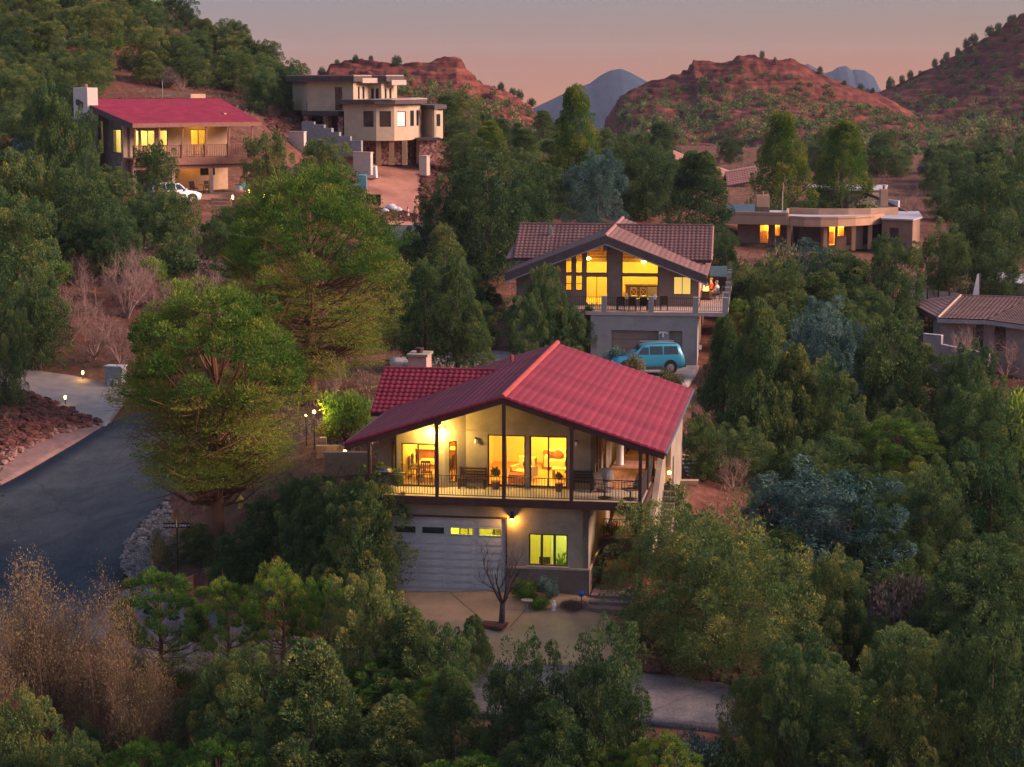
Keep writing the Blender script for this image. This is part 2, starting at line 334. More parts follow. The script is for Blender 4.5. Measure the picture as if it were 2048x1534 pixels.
strip('road_shoulder', [(-60,960),(0,905),(80,870),(150,850),(200,853)], [(-60,985),(0,972),(80,928),(150,889),(205,862)], M_shoulder, .03, 30, 6, 'pinkish gravel shoulder along the asphalt road')
strip('driveway', [(780,716),(960,700),(1190,726)], [(780,740),(960,730),(1200,770)], M_conc, .07, 30, 6)
strip('driveway', [(1195,724),(1300,728),(1398,733)], [(1210,775),(1300,770),(1372,775)], M_conc, .09, 20, 8, 'concrete forecourt before the grey garage')
strip('driveway', [(740,322),(728,352),(722,392),(752,430),(775,450)], [(846,326),(852,350),(838,392),(838,430),(845,450)], M_dirt, .05, 30, 10, 'bare dirt driveway below the unfinished house')
strip('road', [(772,448),(770,470),(760,500)], [(850,446),(900,462),(960,480)], M_asph, .045, 16, 6, 'stretch of asphalt at the foot of the dirt driveway')
# terrain sheet (denser near the camera), dropped a little under the paved strips
H1O, H1A = (at(1005, 795, 83)[0], 83.0), R(8.9)
PADS = []   # (cx, cy, angle, x0, x1, y0, y1, ztop)
PADS.append((H1O[0], H1O[1], H1A, -5.4, 3.7, .2, 9.5, -.95))
PADS.append((H1O[0], H1O[1], H1A, 3.6, 6.3, 4.0, 16, .35))
def rowsY():
    a = [46.0]
    while a[-1] < 520: a.append(a[-1] * 1.0065)
    while a[-1] < 4300: a.append(a[-1] * 1.06)
    return np.array(a)
_ry = rowsY(); _tx = np.linspace(-.46, .46, 170)
TX, TY = np.meshgrid(_tx, _ry); TX = TX * TY
TZ = terr0(TX, TY) + ripple(TX, TY) * np.clip((TY - 60) / 60, .35, 1.6) * (TY < 500)
for g in STRIPS:
    q = g.reshape(-1, 2); lo, hi = q.min(0) - 2, q.max(0) + 2; sel = np.argwhere((TX > lo[0]) & (TX < hi[0]) & (TY > lo[1]) & (TY < hi[1]))
    if len(sel):
        p = np.stack([TX[sel[:, 0], sel[:, 1]], TY[sel[:, 0], sel[:, 1]]], 1); d = np.sqrt(((p[:, None] - q[None]) ** 2).sum(-1).min(1))
        cell = np.linalg.norm(g[1, 0] - g[0, 0]) * .5 + np.linalg.norm(g[0, 1] - g[0, 0]) * .5
        k = d < max(.75, cell * .75); s2 = sel[k]; TZ[s2[:, 0], s2[:, 1]] = terr0(p[k][:, 0], p[k][:, 1]) - .16
for (cx_, cy_, a_, x0, x1, y0, y1, zt) in PADS:
    lx = (TX - cx_) * math.cos(a_) - (TY - cy_) * math.sin(a_); ly = (TX - cx_) * math.sin(a_) + (TY - cy_) * math.cos(a_)
    k = (lx > x0) & (lx < x1) & (ly > y0) & (ly < y1); TZ[k] = np.minimum(TZ[k], zt)
def soil_mat():
    m = bpy.data.materials.new('red_soil'); m.use_nodes = True; t = m.node_tree; b = t.nodes['Principled BSDF']; b.inputs['Roughness'].default_value = .95; b.inputs['Specular IOR Level'].default_value = .1
    c = N(t, 'ShaderNodeTexCoord'); n1 = N(t, 'ShaderNodeTexNoise'); n1.inputs['Scale'].default_value = .18; n1.inputs['Detail'].default_value = 8; n2 = N(t, 'ShaderNodeTexNoise'); n2.inputs['Scale'].default_value = 1.6; n2.inputs['Detail'].default_value = 8
    t.links.new(c.outputs['Object'], n1.inputs['Vector']); t.links.new(c.outputs['Object'], n2.inputs['Vector'])
    a = ramp(t, [(.35, (.075, .026, .018)), (.5, (.125, .046, .032)), (.65, (.105, .07, .042))], n1.outputs['Fac']); b2 = ramp(t, [(.35, (.05, .03, .024)), (.55, (.14, .06, .044)), (.7, (.20, .11, .08))], n2.outputs['Fac'])
    x = N(t, 'ShaderNodeMix', data_type='RGBA'); x.inputs[0].default_value = .5; t.links.new(a, x.inputs[6]); t.links.new(b2, x.inputs[7]); t.links.new(x.outputs[2], b.inputs['Base Color'])
    bp = N(t, 'ShaderNodeBump'); bp.inputs['Strength'].default_value = .6; bp.inputs['Distance'].default_value = .15; t.links.new(n2.outputs['Fac'], bp.inputs['Height']); t.links.new(bp.outputs[0], b.inputs['Normal']); return m
M_soil = soil_mat()
_i = np.arange(TX.size).reshape(TX.shape)
ground = obj('ground', np_mesh('ground', np.stack([TX, TY, TZ], -1).reshape(-1, 3), np.stack([_i[:-1, :-1], _i[:-1, 1:], _i[1:, 1:], _i[1:, :-1]], -1).reshape(-1, 4), M_soil, smooth=True)); tag(ground, kind='structure')
# ================================================================ SHARED HOUSE MATERIALS
M_stucco = mat('tan_stucco', (.185, .152, .118), .95, (.285, .24, .188), .8, .5, 30)
M_stucco_d = mat('brown_stucco', (.135, .095, .075), .95, (.175, .125, .10), 1.5, .5, 30)
M_brown = mat('dark_brown_wood', (.038, .016, .016), .7, (.060, .028, .026), 6, .2, 30, stretch=(1, 1, .2))
M_red = mat('red_clay_tile', (.115, .006, .023), .85, (.185, .018, .038), .8, .15, 25, objrand=.15)
M_redcap = mat('sky_lit_red_tile', (.24, .040, .038), .85, (.31, .062, .055), 4, .15, 25)  # lighter than the slope tiles: light from the sky painted into the colour
M_glass = glass_mat('window_glass')
M_dglass = mat('dark_window_glass', (.012, .02, .028), .06, spec=.8)
M_iron = mat('black_iron', (.018, .015, .015), .5, spec=.4)
M_floor = mat('honey_wood_floor', (.42, .21, .07), .45, (.52, .28, .10), 3, .05, 30, stretch=(4, .4, 1))
M_iwall = mat('cream_interior_paint', (.70, .55, .25), .9, (.76, .60, .29), 2)
M_wood = mat('oak_wood', (.25, .10, .035), .5, (.34, .15, .05), 5, .1, 30, stretch=(1, 1, .2))
M_dkwood = mat('walnut_wood', (.035, .016, .012), .5, (.055, .026, .018), 5, .1, 30)
M_cream = mat('cream_fabric', (.60, .50, .33), .95, (.68, .57, .40), 8, .2, 60)
M_redfab = mat('rust_fabric', (.35, .07, .03), .95, (.45, .10, .04), 8, .2, 60)
M_white = mat('white_paint', (.60, .59, .58), .6, (.68, .67, .66), 3); M_gdoor = mat('garage_door_paint', (.33, .32, .34), .7, (.40, .39, .41), 2.5, .1, 30)
M_steel = mat('brushed_steel', (.45, .44, .43), .35, metal=.8)
M_bulb = mat('lit_bulb', (1, .9, .6), .5, emit=(1, .60, .12), estr=6)
M_bulbw = mat('lit_bulb_bright', (1, .9, .6), .5, emit=(1, .70, .20), estr=14)
M_flood = mat('flood_bulb', (1, .9, .6), .5, emit=(1, .86, .45), estr=40)
WARM = (1.0, .52, .05); YELL = (.86, .96, .12); AMB = (1.0, .46, .06)
# ---------------------------------------------------------------- tile roof helpers
def course_mesh(name, L, expo, material, pitch=.30, amp=.028, lap=.05, th=.035, sub=4):
    n = max(2, int(L / pitch * sub)) + 1; x = np.linspace(0, L, n); wv = amp * np.abs(np.sin(np.pi * x / pitch)) ** .8
    rows = [(0.0, .012), (expo * .5, .012 + th * .5), (expo + lap, .012 + th), (expo + lap, .012 + th - .04)]
    V = np.concatenate([np.stack([x, np.full(n, t), h + wv * (1 if k < 3 else .6)], 1) for k, (t, h) in enumerate(rows)])
    i = np.arange(len(V)).reshape(len(rows), n); F = np.stack([i[:-1, :-1], i[1:, :-1], i[1:, 1:], i[:-1, 1:]], -1).reshape(-1, 4)
    return np_mesh(name, V, F, material)
def tiled_slope(roof, O, e1, e2, L, S, material, expo=.33, name='tile_course', **k):
    O, e1, e2 = Vector(O), Vector(e1).normalized(), Vector(e2).normalized(); n = e1.cross(e2)
    if n.z < 0: O = O + e1 * L; e1 = -e1; n = -n
    cnt = max(1, int(S / expo)); ex = S / cnt; me = course_mesh(name, L, ex, material, **k)
    for i in range(cnt):
        o = obj(name, me, roof); p = O + e2 * (ex * i)
        o.matrix_local = Matrix(((e1.x, e2.x, n.x, p.x), (e1.y, e2.y, n.y, p.y), (e1.z, e2.z, n.z, p.z), (0, 0, 0, 1)))
def ridge_cap(parent, a, b, r, material, name='ridge_cap', step=.38):
    a, b = Vector(a), Vector(b); n = max(1, int((b - a).length / step)); mb = MB(); d = (b - a) / n
    for i in range(n): mb.tube([a + d * i, a + d * (i + 1.08)], [r * .9, r * 1.08], 8)
    return mb.build(name, material, parent)
def slab(mb, a, b, c, d, th):
    """roof slab from four upper corners, thickness straight down"""
    q = [Vector(p) for p in (a, b, c, d)]; return mb.hexa([p - Vector((0, 0, th)) for p in q], q)
# ================================================================ HOUSE 1 (red tile roof, lit deck)
H1 = thing('house', 'two storey tan stucco house with crimson gable roof, glowing deck windows, tall garage door', 'house', (H1O[0], H1O[1], 0), -H1A)
def h1w(x, y, z): return (H1O[0] + x * math.cos(H1A) + y * math.sin(H1A), H1O[1] - x * math.sin(H1A) + y * math.cos(H1A), z)
EZ, RZ, EX, RB = 5.83, 8.0, 6.8, 17.4; SL = (RZ - EZ) / EX; FZ = 3.65; WY = 2.4
def rz1(x): return RZ - abs(x) * SL
roof = MB(); 
for s in (-1, 1): slab(roof, (0, 0, RZ - .02), (s * EX, 0, EZ - .02), (s * EX, RB, EZ - .02), (0, RB, RZ - .02), .16)
roof = roof.build('roof', M_brown, H1)
fm = MB()
for s in (-1, 1):
    for yy in (-.05, RB): fm.hexa([(0, yy, RZ - .27), (s * EX, yy, EZ - .27), (s * EX, yy + .05, EZ - .27), (0, yy + .05, RZ - .27)], [(0, yy, RZ - .0), (s * EX, yy, EZ - .0), (s * EX, yy + .05, EZ - .0), (0, yy + .05, RZ - .0)])
    fm.box(s * EX - .03, s * EX + .03, -.05, RB + .05, EZ - .25, EZ - .02)
fm.build('fascia', M_brown, roof)
for s in (-1, 1): MB().tube([(s * (EX + .09), -.02, EZ - .06), (s * (EX + .09), RB, EZ - .06)], .065, 6).build('gutter', mat('gutter_metal', (.10, .09, .12), .45, metal=.3), roof)
sl = math.hypot(EX, RZ - EZ)
for s in (-1, 1): tiled_slope(roof, (0, 0, RZ), (0, 1, 0), (s * EX, 0, EZ - RZ), RB, sl, M_red, .335, amp=.0012, th=.022)
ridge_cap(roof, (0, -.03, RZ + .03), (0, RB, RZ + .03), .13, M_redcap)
rk = MB()
for s in (-1, 1):
    for i in range(20):
        x0, x1 = s * EX * i / 20, s * EX * (i + 1.06) / 20
        rk.tube([(x0, -.03, rz1(x0) + .0), (x1, -.03, rz1(x1) + .03)], [.075, .085], 6)
rk.build('rake_tile', M_red, roof)
# a wing of the roof at the rear left with a cross ridge
wing = MB(); wx0, wx1 = -7.75, -1.6; we, wr, wz0, wz1 = 9.0, 12.0, 5.65, 7.32
slab(wing, (wx0, wr, wz1 - .02), (wx0, we, wz0 - .02), (wx1, we, wz0 - .02), (wx1, wr, wz1 - .02), .15); slab(wing, (wx0, wr, wz1 - .02), (wx0, 15, wz0 - .02), (wx1, 15, wz0 - .02), (wx1, wr, wz1 - .02), .15)
wing = wing.build('roof', M_brown, H1); wing['label'] = 'cross gable roof wing at the rear'
tiled_slope(wing, (wx0, wr, wz1), (1, 0, 0), (0, we - wr, wz0 - wz1), wx1 - wx0, math.hypot(3, wz1 - wz0), M_red, .29, pitch=.27, amp=.05)
tiled_slope(wing, (wx0, wr, wz1), (1, 0, 0), (0, 15 - wr, wz0 - wz1), wx1 - wx0, math.hypot(3, wz1 - wz0), M_red, .29, pitch=.27, amp=.05)
ridge_cap(wing, (wx0, wr, wz1 + .02), (-2.3, wr, wz1 + .02), .10, M_red)
ch = MB(); ch.box(-6.75, -5.85, 12.9, 14.2, 5.5, 7.80); ch = ch.build('chimney', mat('chimney_brick', (.30, .19, .16), .9, (.40, .27, .23), 6, .4, 30), H1)
MB().box(-6.82, -5.78, 12.83, 14.27, 7.80, 7.92).build('chimney_cap', M_stucco, ch); MB().lathe([(.16, 0), (.16, .16), (.22, .16), (.22, .24), (.05, .26)], (-6.3, 13.5, 7.92), 10).build('flue', M_brown, ch)
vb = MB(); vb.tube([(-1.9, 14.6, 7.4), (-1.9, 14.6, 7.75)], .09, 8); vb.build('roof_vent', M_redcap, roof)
# walls --------------------------------------------------------------------
GY = .35; GZ = -.85
lower = MB(); plL = Plane((-5.45, GY), (3.62, GY)); SX = 5.45      # s = x + SX
garage_o = (-5.07 + SX, .09 + SX, GZ, 2.70); lw_o = (1.08 + SX, 2.74 + SX, .73, 2.11)
wallgrid(lower, plL, 0, plL.L, GZ - .6, 3.33, [garage_o, lw_o], .25)
plR = Plane((3.62, GY), (3.62, 9.0)); sw_o = (1.6, 1.75, .3, 2.0); sw2_o = (2.35, 3.1, .4, 2.05); wallgrid(lower, plR, 0, plR.L, GZ - .6, 3.33, [sw2_o], .25)
plLL = Plane((-5.45, 9.0), (-5.45, GY)); wallgrid(lower, plLL, 0, plLL.L, GZ - .6, 3.33, [], .25)
lower.build('wall', M_stucco, H1)
wa = MB(); wa.box(.12, 3.68, GY - .06, GY - .002, GZ - .6, .58); wa.box(3.622, 3.68, GY, 9, GZ - .6, .58); wa.build('wainscot', M_stucco_d, H1); MB().box(-5.5, -5.13, GY - .06, GY - .002, GZ - .6, .58).build('wainscot', M_stucco_d, H1)
wc = MB(); wc.box(.12, 3.72, GY - .09, GY - .003, .582, .66); wc.box(3.625, 3.72, GY, 9, .582, .66); MB().box(-5.52, -5.13, GY - .09, GY - .003, .582, .66).build('ledge', mat('ledge_stone', (.36, .24, .19), .9, (.42, .29, .23), 4), H1); wc.build('ledge', mat('ledge_stone', (.36, .24, .19), .9, (.42, .29, .23), 4), H1)
# garage door: four sections of raised panels, panes in the second row
gd = MB(); plD = Plane((-5.05, GY + .13), (.07, GY + .13)); wallgrid(gd, plD, 0, plD.L, GZ, 2.68, [(.235 + c_ * 1.245, 1.185 + c_ * 1.245, 1.935, 2.215) for c_ in range(4)], .05); gd = gd.build('garage_door', M_gdoor, H1); gd['label'] = 'tall white sectional garage door with a row of four panes'
gpan = MB().box(0, 1.02, -.022, 0, 0, .20); pm = gpan.build('door_panel', M_gdoor, gd); pm.location = (-4.88, GY + .129, GZ + .08); first = pm
gm = MB()
for zz in (GZ + .62, GZ + 1.28, GZ + 1.92, GZ + 2.55, GZ + 3.08): gm.box(-5.03, .05, GY + .122, GY + .1305, zz - .012, zz + .012)
gm.build('section_joint', mat('joint_grey', (.30, .29, .30), .8), gd)
for r_ in range(9):
    for c_ in range(4):
        if r_ == 0 and c_ == 0: continue
        o = first.copy(); COL.objects.link(o); zz = GZ + .08 + r_ * .325 - (.0 if r_ < 8 else -.42)
        if r_ == 8: zz = GZ + 3.18
        o.location = (-4.88 + c_ * 1.245, GY + .129, zz)
for c_ in range(4):
    x0 = -4.82 + c_ * 1.245; fr = MB(); fr.box(x0 - .03, x0 + .99, GY + .10, GY + .129, 1.90, 1.935); fr.box(x0 - .03, x0 + .99, GY + .10, GY + .129, 2.215, 2.25); fr.box(x0 - .03, x0 + .005, GY + .10, GY + .129, 1.935, 2.215); fr.box(x0 + .955, x0 + .99, GY + .10, GY + .129, 1.935, 2.215); fr.build('pane_frame', M_gdoor, gd)
    lit = c_ >= 2
    MB().box(x0 + .005, x0 + .955, GY + .112, GY + .127, 1.935, 2.215).build('pane', M_glass if lit else M_dglass, gd)
jb = MB(); jb.box(-5.12, -5.05, GY - .02, GY + .12, GZ, 2.75); jb.box(.07, .14, GY - .02, GY + .12, GZ, 2.75); jb.box(-5.12, .14, GY - .02, GY + .12, 2.69, 2.77); jb.build('door_trim', M_brown, H1)
window(H1, plL, lw_o[0], lw_o[1], lw_o[2], lw_o[3], M_brown, M_glass, muls=[(lw_o[0] + .55, .10), (lw_o[0] + 1.10, .10)], fw=.05, dep=.06)
window(H1, plR, sw2_o[0], sw2_o[1], sw2_o[2], sw2_o[3], M_brown, M_glass, fw=.05, dep=.06)
MB().box(.98 , 2.84, GY - .1, GY - .003, .66, .72).build('window_sill', MATS['ledge_stone'], H1)
# lower room behind the window
lr = MB(); lr.box(.3, 3.35, 4.2, 4.3, -.85, 3.2); lr.box(.3, .4, .62, 4.2, -.85, 3.2); lr.box(.42, 3.35, .62, 4.2, -.9, -.82); lr.box(.42, 3.35, .62, 4.2, 3.05, 3.15); lr.build('interior_wall', M_iwall, H1)
gr = MB(); gr.box(-2.7, -2.6, .62, 6, -.85, 3.2); gr.box(-2.6, .28, 5.9, 6, -.85, 3.2); gr.box(-2.6, .28, .62, 5.9, -.9, -.82); gr.box(-2.6, .28, .62, 5.9, 3.05, 3.15); gr.build('interior_wall', M_iwall, H1)
MB().box(1.5, 2.35, 4.12, 4.19, -.8, 1.3).build('inner_door', M_white, H1)
# deck --------------------------------------------------------------------
dk = MB(); dk.box(-6.0, 5.95, 0.04, WY + .3, FZ - .14, FZ - .03); dk.box(3.8, 5.95, WY + .3, 12.4, FZ - .14, FZ - .03); dk = dk.build('deck', M_brown, H1)
M_plank = mat('pale_deck_board', (.36, .30, .23), .85, (.44, .37, .28), 5, .1, 30, objrand=.12, stretch=(.2, 3, 1))
pb = MB().box(-6.0, 5.95, 0, .142, 0, .03).build('deck_board', M_plank, dk); pb.location = (0, .05, FZ - .03)
for i in range(1, 17): o = pb.copy(); COL.objects.link(o); o.location = (0, .05 + i * .15, FZ - .03)
pb2 = MB().box(0, .142, 2.6, 12.4, 0, .03).build('deck_board', mat('red_deck_board', (.30, .15, .10), .85, (.36, .19, .13), 5, .1, 30, objrand=.12), dk); pb2.location = (3.82, 0, FZ - .03)
for i in range(1, 14): o = pb2.copy(); COL.objects.link(o); o.location = (3.82 + i * .152, 0, FZ - .03)
bm_ = MB(); bm_.box(-6.0, 5.95, -.06, .04, FZ - .34, FZ + .01); bm_.box(5.951, 6.03, -.06, 12.4, FZ - .34, FZ + .01); bm_.build('beam', M_brown, dk)
PX = (-5.75, -2.82, .06, 2.94, 5.84)
for x in PX:
    zt = rz1(x) - .22
    MB().box(x - .07, x + .07, -.10, .04, FZ - .30, zt).build('post', M_brown, H1)
    if abs(x) > 1: MB().box(x - .12, x + .10, .04, .5, zt - .16, zt - .02).build('bracket', M_brown, H1)
for y in (2.94, 5.9, 8.85): MB().box(5.80, 5.94, y - .07, y + .07, -.5 if y > 3 else FZ - .3, rz1(5.87) - .2).build('post', M_brown, H1)
MB().box(5.80, 5.94, -.09, 12.3, rz1(5.87) - .36, rz1(5.87) - .2).build('beam', M_brown, H1)
MB().box(5.80, 5.93, -.08, .03, GZ - .6, FZ - .35).build('post', M_brown, H1)
def railing(parent, a, b, h=.95, gap=.115, r=.011, name='railing'):
    a, b = Vector(a), Vector(b); L = (b - a).length; up = Vector((0, 0, 1))
    mb = MB(); mb.bar(a + up * h, b + up * h, .045, .03); mb.bar(a + up * .10, b + up * .10, .03, .03); mb.bar(a + up * .085, a + up * (h + .01), .03); mb.bar(b + up * .085, b + up * (h + .01), .03); ra = mb.build(name, M_iron, parent)
    bb = MB(); n = int(L / gap)
    for i in range(n + 1): p = a + (b - a) * (i / n); bb.tube([p + up * .10, p + up * h], r, 4, cap=False)
    for i in range(1, int(L / 1.45)): p = a + (b - a) * (i * 1.45 / L); bb.tube([p, p + up * .1], r * 1.2, 4, cap=False)
    o = bb.build('balusters', M_iron, ra); o['kind'] = 'stuff'; return ra
for i in range(4): railing(H1, (PX[i] + .07, .0, FZ), (PX[i + 1] - .07, .0, FZ))
railing(H1, (5.88, .1, FZ), (5.88, 2.85, FZ)); railing(H1, (5.88, 3.03, FZ), (5.88, 5.8, FZ)); railing(H1, (-5.95, .05, FZ), (-5.95, 2.3, FZ))
# upper walls: from the left return to the living room wall
up = MB(); ZW = 5.72
seg = [(-5.95, 2.6), (-5.35, 2.35), (-4.98, 1.9), (-2.85, 1.9), (-2.0, WY), (3.65, WY)]
ops = {1: [(.06, .52, FZ + .1, 5.55)], 2: [(.20, 1.72, FZ + .02, 5.58)], 3: [(.2, .58, FZ + .2, 5.68)], 4: [(.95, 2.62, FZ + .05, 5.97), (2.80, 4.45, FZ + .05, 5.97)]}
PL = []
for k in range(5):
    pl = Plane(seg[k], seg[k + 1]); PL.append(pl); oz = ops.get(k, [])
    ztop = 5.99 if k == 4 else 5.72
    wallgrid(up, pl, 0, pl.L, FZ - .3, ztop, oz, .18)
    x0, x1 = seg[k][0], seg[k + 1][0]; z0, z1 = rz1(x0) - .19, rz1(x1) - .19
    pts = [pl.P(0, ztop), pl.P(pl.L, ztop), pl.P(pl.L, z1)] + ([(0, WY, RZ - .19)] if x0 < 0 < x1 else []) + [pl.P(0, z0)]
    bk = [pl.P(0, ztop, .18), pl.P(pl.L, ztop, .18), pl.P(pl.L, z1, .18)] + ([(0, WY + .18, RZ - .19)] if x0 < 0 < x1 else []) + [pl.P(0, z0, .18)]
    if z0 > ztop: up.hexa(bk, pts)
plS = Plane((3.65, WY), (3.65, 12.4)); side_o = [(.45, 1.5, FZ + .05, 6.3), (1.6, 2.6, FZ + .05, 6.3), (3.3, 4.5, FZ + .05, 6.3)]; wallgrid(up, plS, 0, plS.L, FZ - .3, rz1(3.65) - .19, side_o, .18)
plE = Plane((3.65, 12.4), (6.4, 12.4)); end_o = [(.5, 2.1, FZ + .3, 5.55)]; wallgrid(up, plE, 0, plE.L, 0, 5.7, end_o, .2)
plB = Plane((6.4, 9.4), (6.4, 17.0)); wallgrid(up, plB, 0, plB.L, -.6, 5.78, [(1.2, 1.9, 1.6, 3.6)], .22)
plBf = Plane((5.0, 13.0), (-6.0, 17.0)); up.box(-5.95, 6.4, 16.8, 17.0, 1, 5.75); up.box(-5.95, -5.75, 2.6, 17, 1, 5.75)
up.box(-7.4, -7.2, 9.3, 14.7, 1, 5.5); up.box(-7.4, -5.9, 9.3, 9.5, 1, 5.5)
up.poly([(-7.25, 9.3, 5.5), (-7.25, 14.7, 5.5), (-7.25, 12, 7.1)]); up.build('wall', M_stucco, H1)
window(H1, plB, 1.2, 1.9, 1.6, 3.6, M_brown, M_dglass, fw=.05)
window(H1, PL[1], .06, .52, FZ + .1, 5.55, M_brown, M_glass, fw=.05); window(H1, PL[3], .2, .58, FZ + .2, 5.68, M_brown, M_glass, fw=.045)
window(H1, PL[2], .20, 1.72, FZ + .02, 5.58, M_brown, M_glass, muls=[(.95, .06)], fw=.055, name='sliding_door')
window(H1, PL[4], .95, 2.62, FZ + .05, 5.97, M_brown, M_glass, muls=[(1.75, .06)], fw=.06, name='sliding_door'); window(H1, PL[4], 2.80, 4.45, FZ + .05, 5.97, M_brown, M_glass, muls=[(3.62, .06)], fw=.06, name='sliding_door')
for o in side_o: window(H1, plS, o[0], o[1], o[2], o[3], M_brown, M_glass, trans=(4.55,), fw=.05)
window(H1, plE, .5, 2.1, FZ + .3, 5.55, M_brown, M_glass, muls=[1.3], fw=.05)
# sloping parapet wall of the side stair
st = MB(); st.hexa([(6.05, 1.2, .2), (6.3, 1.2, .2), (6.3, 7.6, .2), (6.05, 7.6, .2)], [(6.05, 1.2, 2.3), (6.3, 1.2, 2.3), (6.3, 7.6, 5.05), (6.05, 7.6, 5.05)]); st.build('stair_wall', M_stucco, H1)
stp = MB()
for i in range(14): stp.box(6.3, 6.85, 1.4 + i * .42, 1.4 + (i + 1) * .42 + .05, .2, .55 + i * .19)
stp.build('stair', M_stucco_d, H1)
# interior shell
il = MB(); il.box(-5.0, 3.44, 8.2, 8.35, FZ, 6.2); il.box(-5.12, -5.0, 2.5, 8.2, FZ, 6.15); il.poly([(-5.0, 2.1, 6.15), (3.44, 2.6, 6.15), (3.44, 8.2, 6.15), (-5.0, 8.2, 6.15)]); il.box(-1.9, -1.75, 5.9, 8.2, FZ, 6.15); MB().box(3.85, 6.2, 16.0, 16.1, FZ, 5.6).build('interior_wall', M_iwall, H1); il.build('interior_wall', M_iwall, H1)
fl = MB(); fl.poly([(-5.0, 2.1, FZ - .005), (3.46, 2.6, FZ - .005), (3.46, 8.2, FZ - .005), (-5.0, 8.2, FZ - .005)]); fl.poly([(3.66, 12.6, FZ - .005), (6.2, 12.6, FZ - .005), (6.2, 16, FZ - .005), (3.66, 16, FZ - .005)]); fl.build('interior_floor', M_floor, H1)
RZH = -H1A
def h1t(name, label, cat, x, y, z, rz=0, group=None): return thing(name, label, cat, h1w(x, y, z), RZH + rz, group)
def ceiling_lamp(x, y, z, power, color, label, drop=.35):
    t = h1t('ceiling_lamp', label, 'lamp', x, y, z); MB().tube([(0, 0, -.01), (0, 0, -drop)], .012, 6).build('stem', M_iron, t); MB().lathe([(.05, 0), (.17, -.03), (.19, -.14), (.10, -.22)], (0, 0, -drop), 12).build('lamp_shade', M_bulb, t)
    lamp_light('lamp_light', t, (0, 0, -drop - .35), power, color, .12); return t
ceiling_lamp(-3.9, 5.6, 6.14, 330, WARM, 'hanging lamp over the dining table behind the deck slider'); ceiling_lamp(1.2, 6.2, 6.14, 360, WARM, 'hanging lamp over the coffee table in the living room'); ceiling_lamp(.2, 4.0, 6.14, 200, WARM, 'hanging lamp just inside the living room sliding doors', .2)
ceiling_lamp(5.0, 14.2, 5.66, 80, WARM, 'hanging lamp in the rear room at the end of the side deck', .2)
t = h1t('ceiling_lamp', 'greenish lamp in the ground floor room beside the garage', 'lamp', 2.2, 2.3, 3.04); MB().lathe([(.2, 0), (.2, -.06), (.12, -.08)], (0, 0, 0), 12).build('lamp_shade', mat('lit_tube', (1, 1, .7), .5, emit=(.95, 1, .35), estr=6), t); lamp_light('lamp_light', t, (0, 0, -.3), 190, YELL, .15)
t = h1t('ceiling_lamp', 'greenish tube lamp inside the tall garage', 'lamp', -1.1, 2.8, 3.04); MB().box(-.6, .6, -.06, .06, -.06, 0).build('tube', MATS['lit_tube'], t); lamp_light('lamp_light', t, (0, 0, -.25), 260, YELL, .12)
t = h1t('step_ladder', 'dark folding ladder leaning inside the tall garage', 'ladder', -2.0, 1.6, -.82)
for s in (-.25, .25): MB().bar((s, 0, 0), (s * .7, .35, 3.1), .05).build('rail', M_iron, t)
for k in range(9): MB().bar((-.22, .04 + k * .035, .3 + k * .3), (.22, .04 + k * .035, .3 + k * .3), .04).build('rung', M_iron, t)
t = h1t('storage_shelf', 'metal storage shelf with boxes inside the tall garage', 'shelf', -.6, 5.4, -.82)
for k in range(4): MB().box(-.7, .7, -.25, .25, .5 + k * .75, .54 + k * .75).build('shelf_board', M_steel, t); MB().box(-.5 + .2 * k, .1 + .15 * k, -.2, .2, .54 + k * .75, .95 + k * .75).build('storage_box', (M_redfab, M_wood, M_iron, M_cream)[k], t)
for a in (-.68, .68): MB().box(a - .02, a + .02, -.25, .25, 0, 3.2).build('upright', M_steel, t)
# exterior lights
def sconce(x, y, z, label, power, bright=False):
    t = h1t('wall_lamp', label, 'lamp', x, y, z)
    MB().box(-.05, .05, -.10, 0, -.02, .16).build('bracket', M_iron, t); MB().lathe([(.03, .02), (.12, -.06), (.13, -.10)], (0, -.14, 0), 10).build('lamp_hood', M_iron, t)
    MB().blob((0, -.14, -.11), .06, 0, 10, 6).build('bulb', M_bulbw if bright else M_bulb, t, smooth=True)
    if power: lamp_light('lamp_light', t, (0, -.22, -.22), power, AMB, .05)
    return t
sconce(.36, GY, 2.88, 'lit wall lamp glowing amber beside the garage door', 45, True)
for k, x in enumerate((-1.55, 2.85)):
    t = h1t('wall_lamp', ('unlit small wall lamp between the narrow window and the living room sliders', 'unlit small wall lamp right of the living room sliders')[k], 'lamp', x, WY, 5.75)
    MB().box(-.05, .05, -.12, 0, -.02, .08).build('bracket', M_iron, t); MB().lathe([(.04, .02), (.07, -.10), (.05, -.16)], (0, -.12, 0), 8).build('lamp_shade', M_white, t)
t = h1t('flood_lamp', 'blazing twin flood lamp high on the dining room wall', 'lamp', -3.15, 1.9, 6.25)
MB().box(-.08, .08, -.06, 0, -.06, .06).build('bracket', M_iron, t)
for s in (-1, 1):
    hd = MB().lathe([(.05, .10), (.09, -.02), (.10, -.06)], (s * .26, -.16, 0), 10).build('lamp_head', M_white, t); MB().blob((s * .26, -.17, -.07), .10, 0, 10, 6).build('bulb', M_flood, hd, smooth=True)
    MB().bar((0, -.05, 0), (s * .26, -.15, .08), .03).build('arm', M_iron, t)
    lamp_light('lamp_light', t, (s * .30, -.45, -.10), 170, (1, .62, .12), .06)
t = h1t('patio_lamp', 'amber lamp under the side deck above the lower patio', 'lamp', 4.7, 6.5, FZ - .16); MB().lathe([(.12, 0), (.12, -.05), (.07, -.07)], (0, 0, 0), 10).build('lamp_shade', M_bulb, t); lamp_light('lamp_light', t, (0, 0, -.25), 45, AMB, .1)
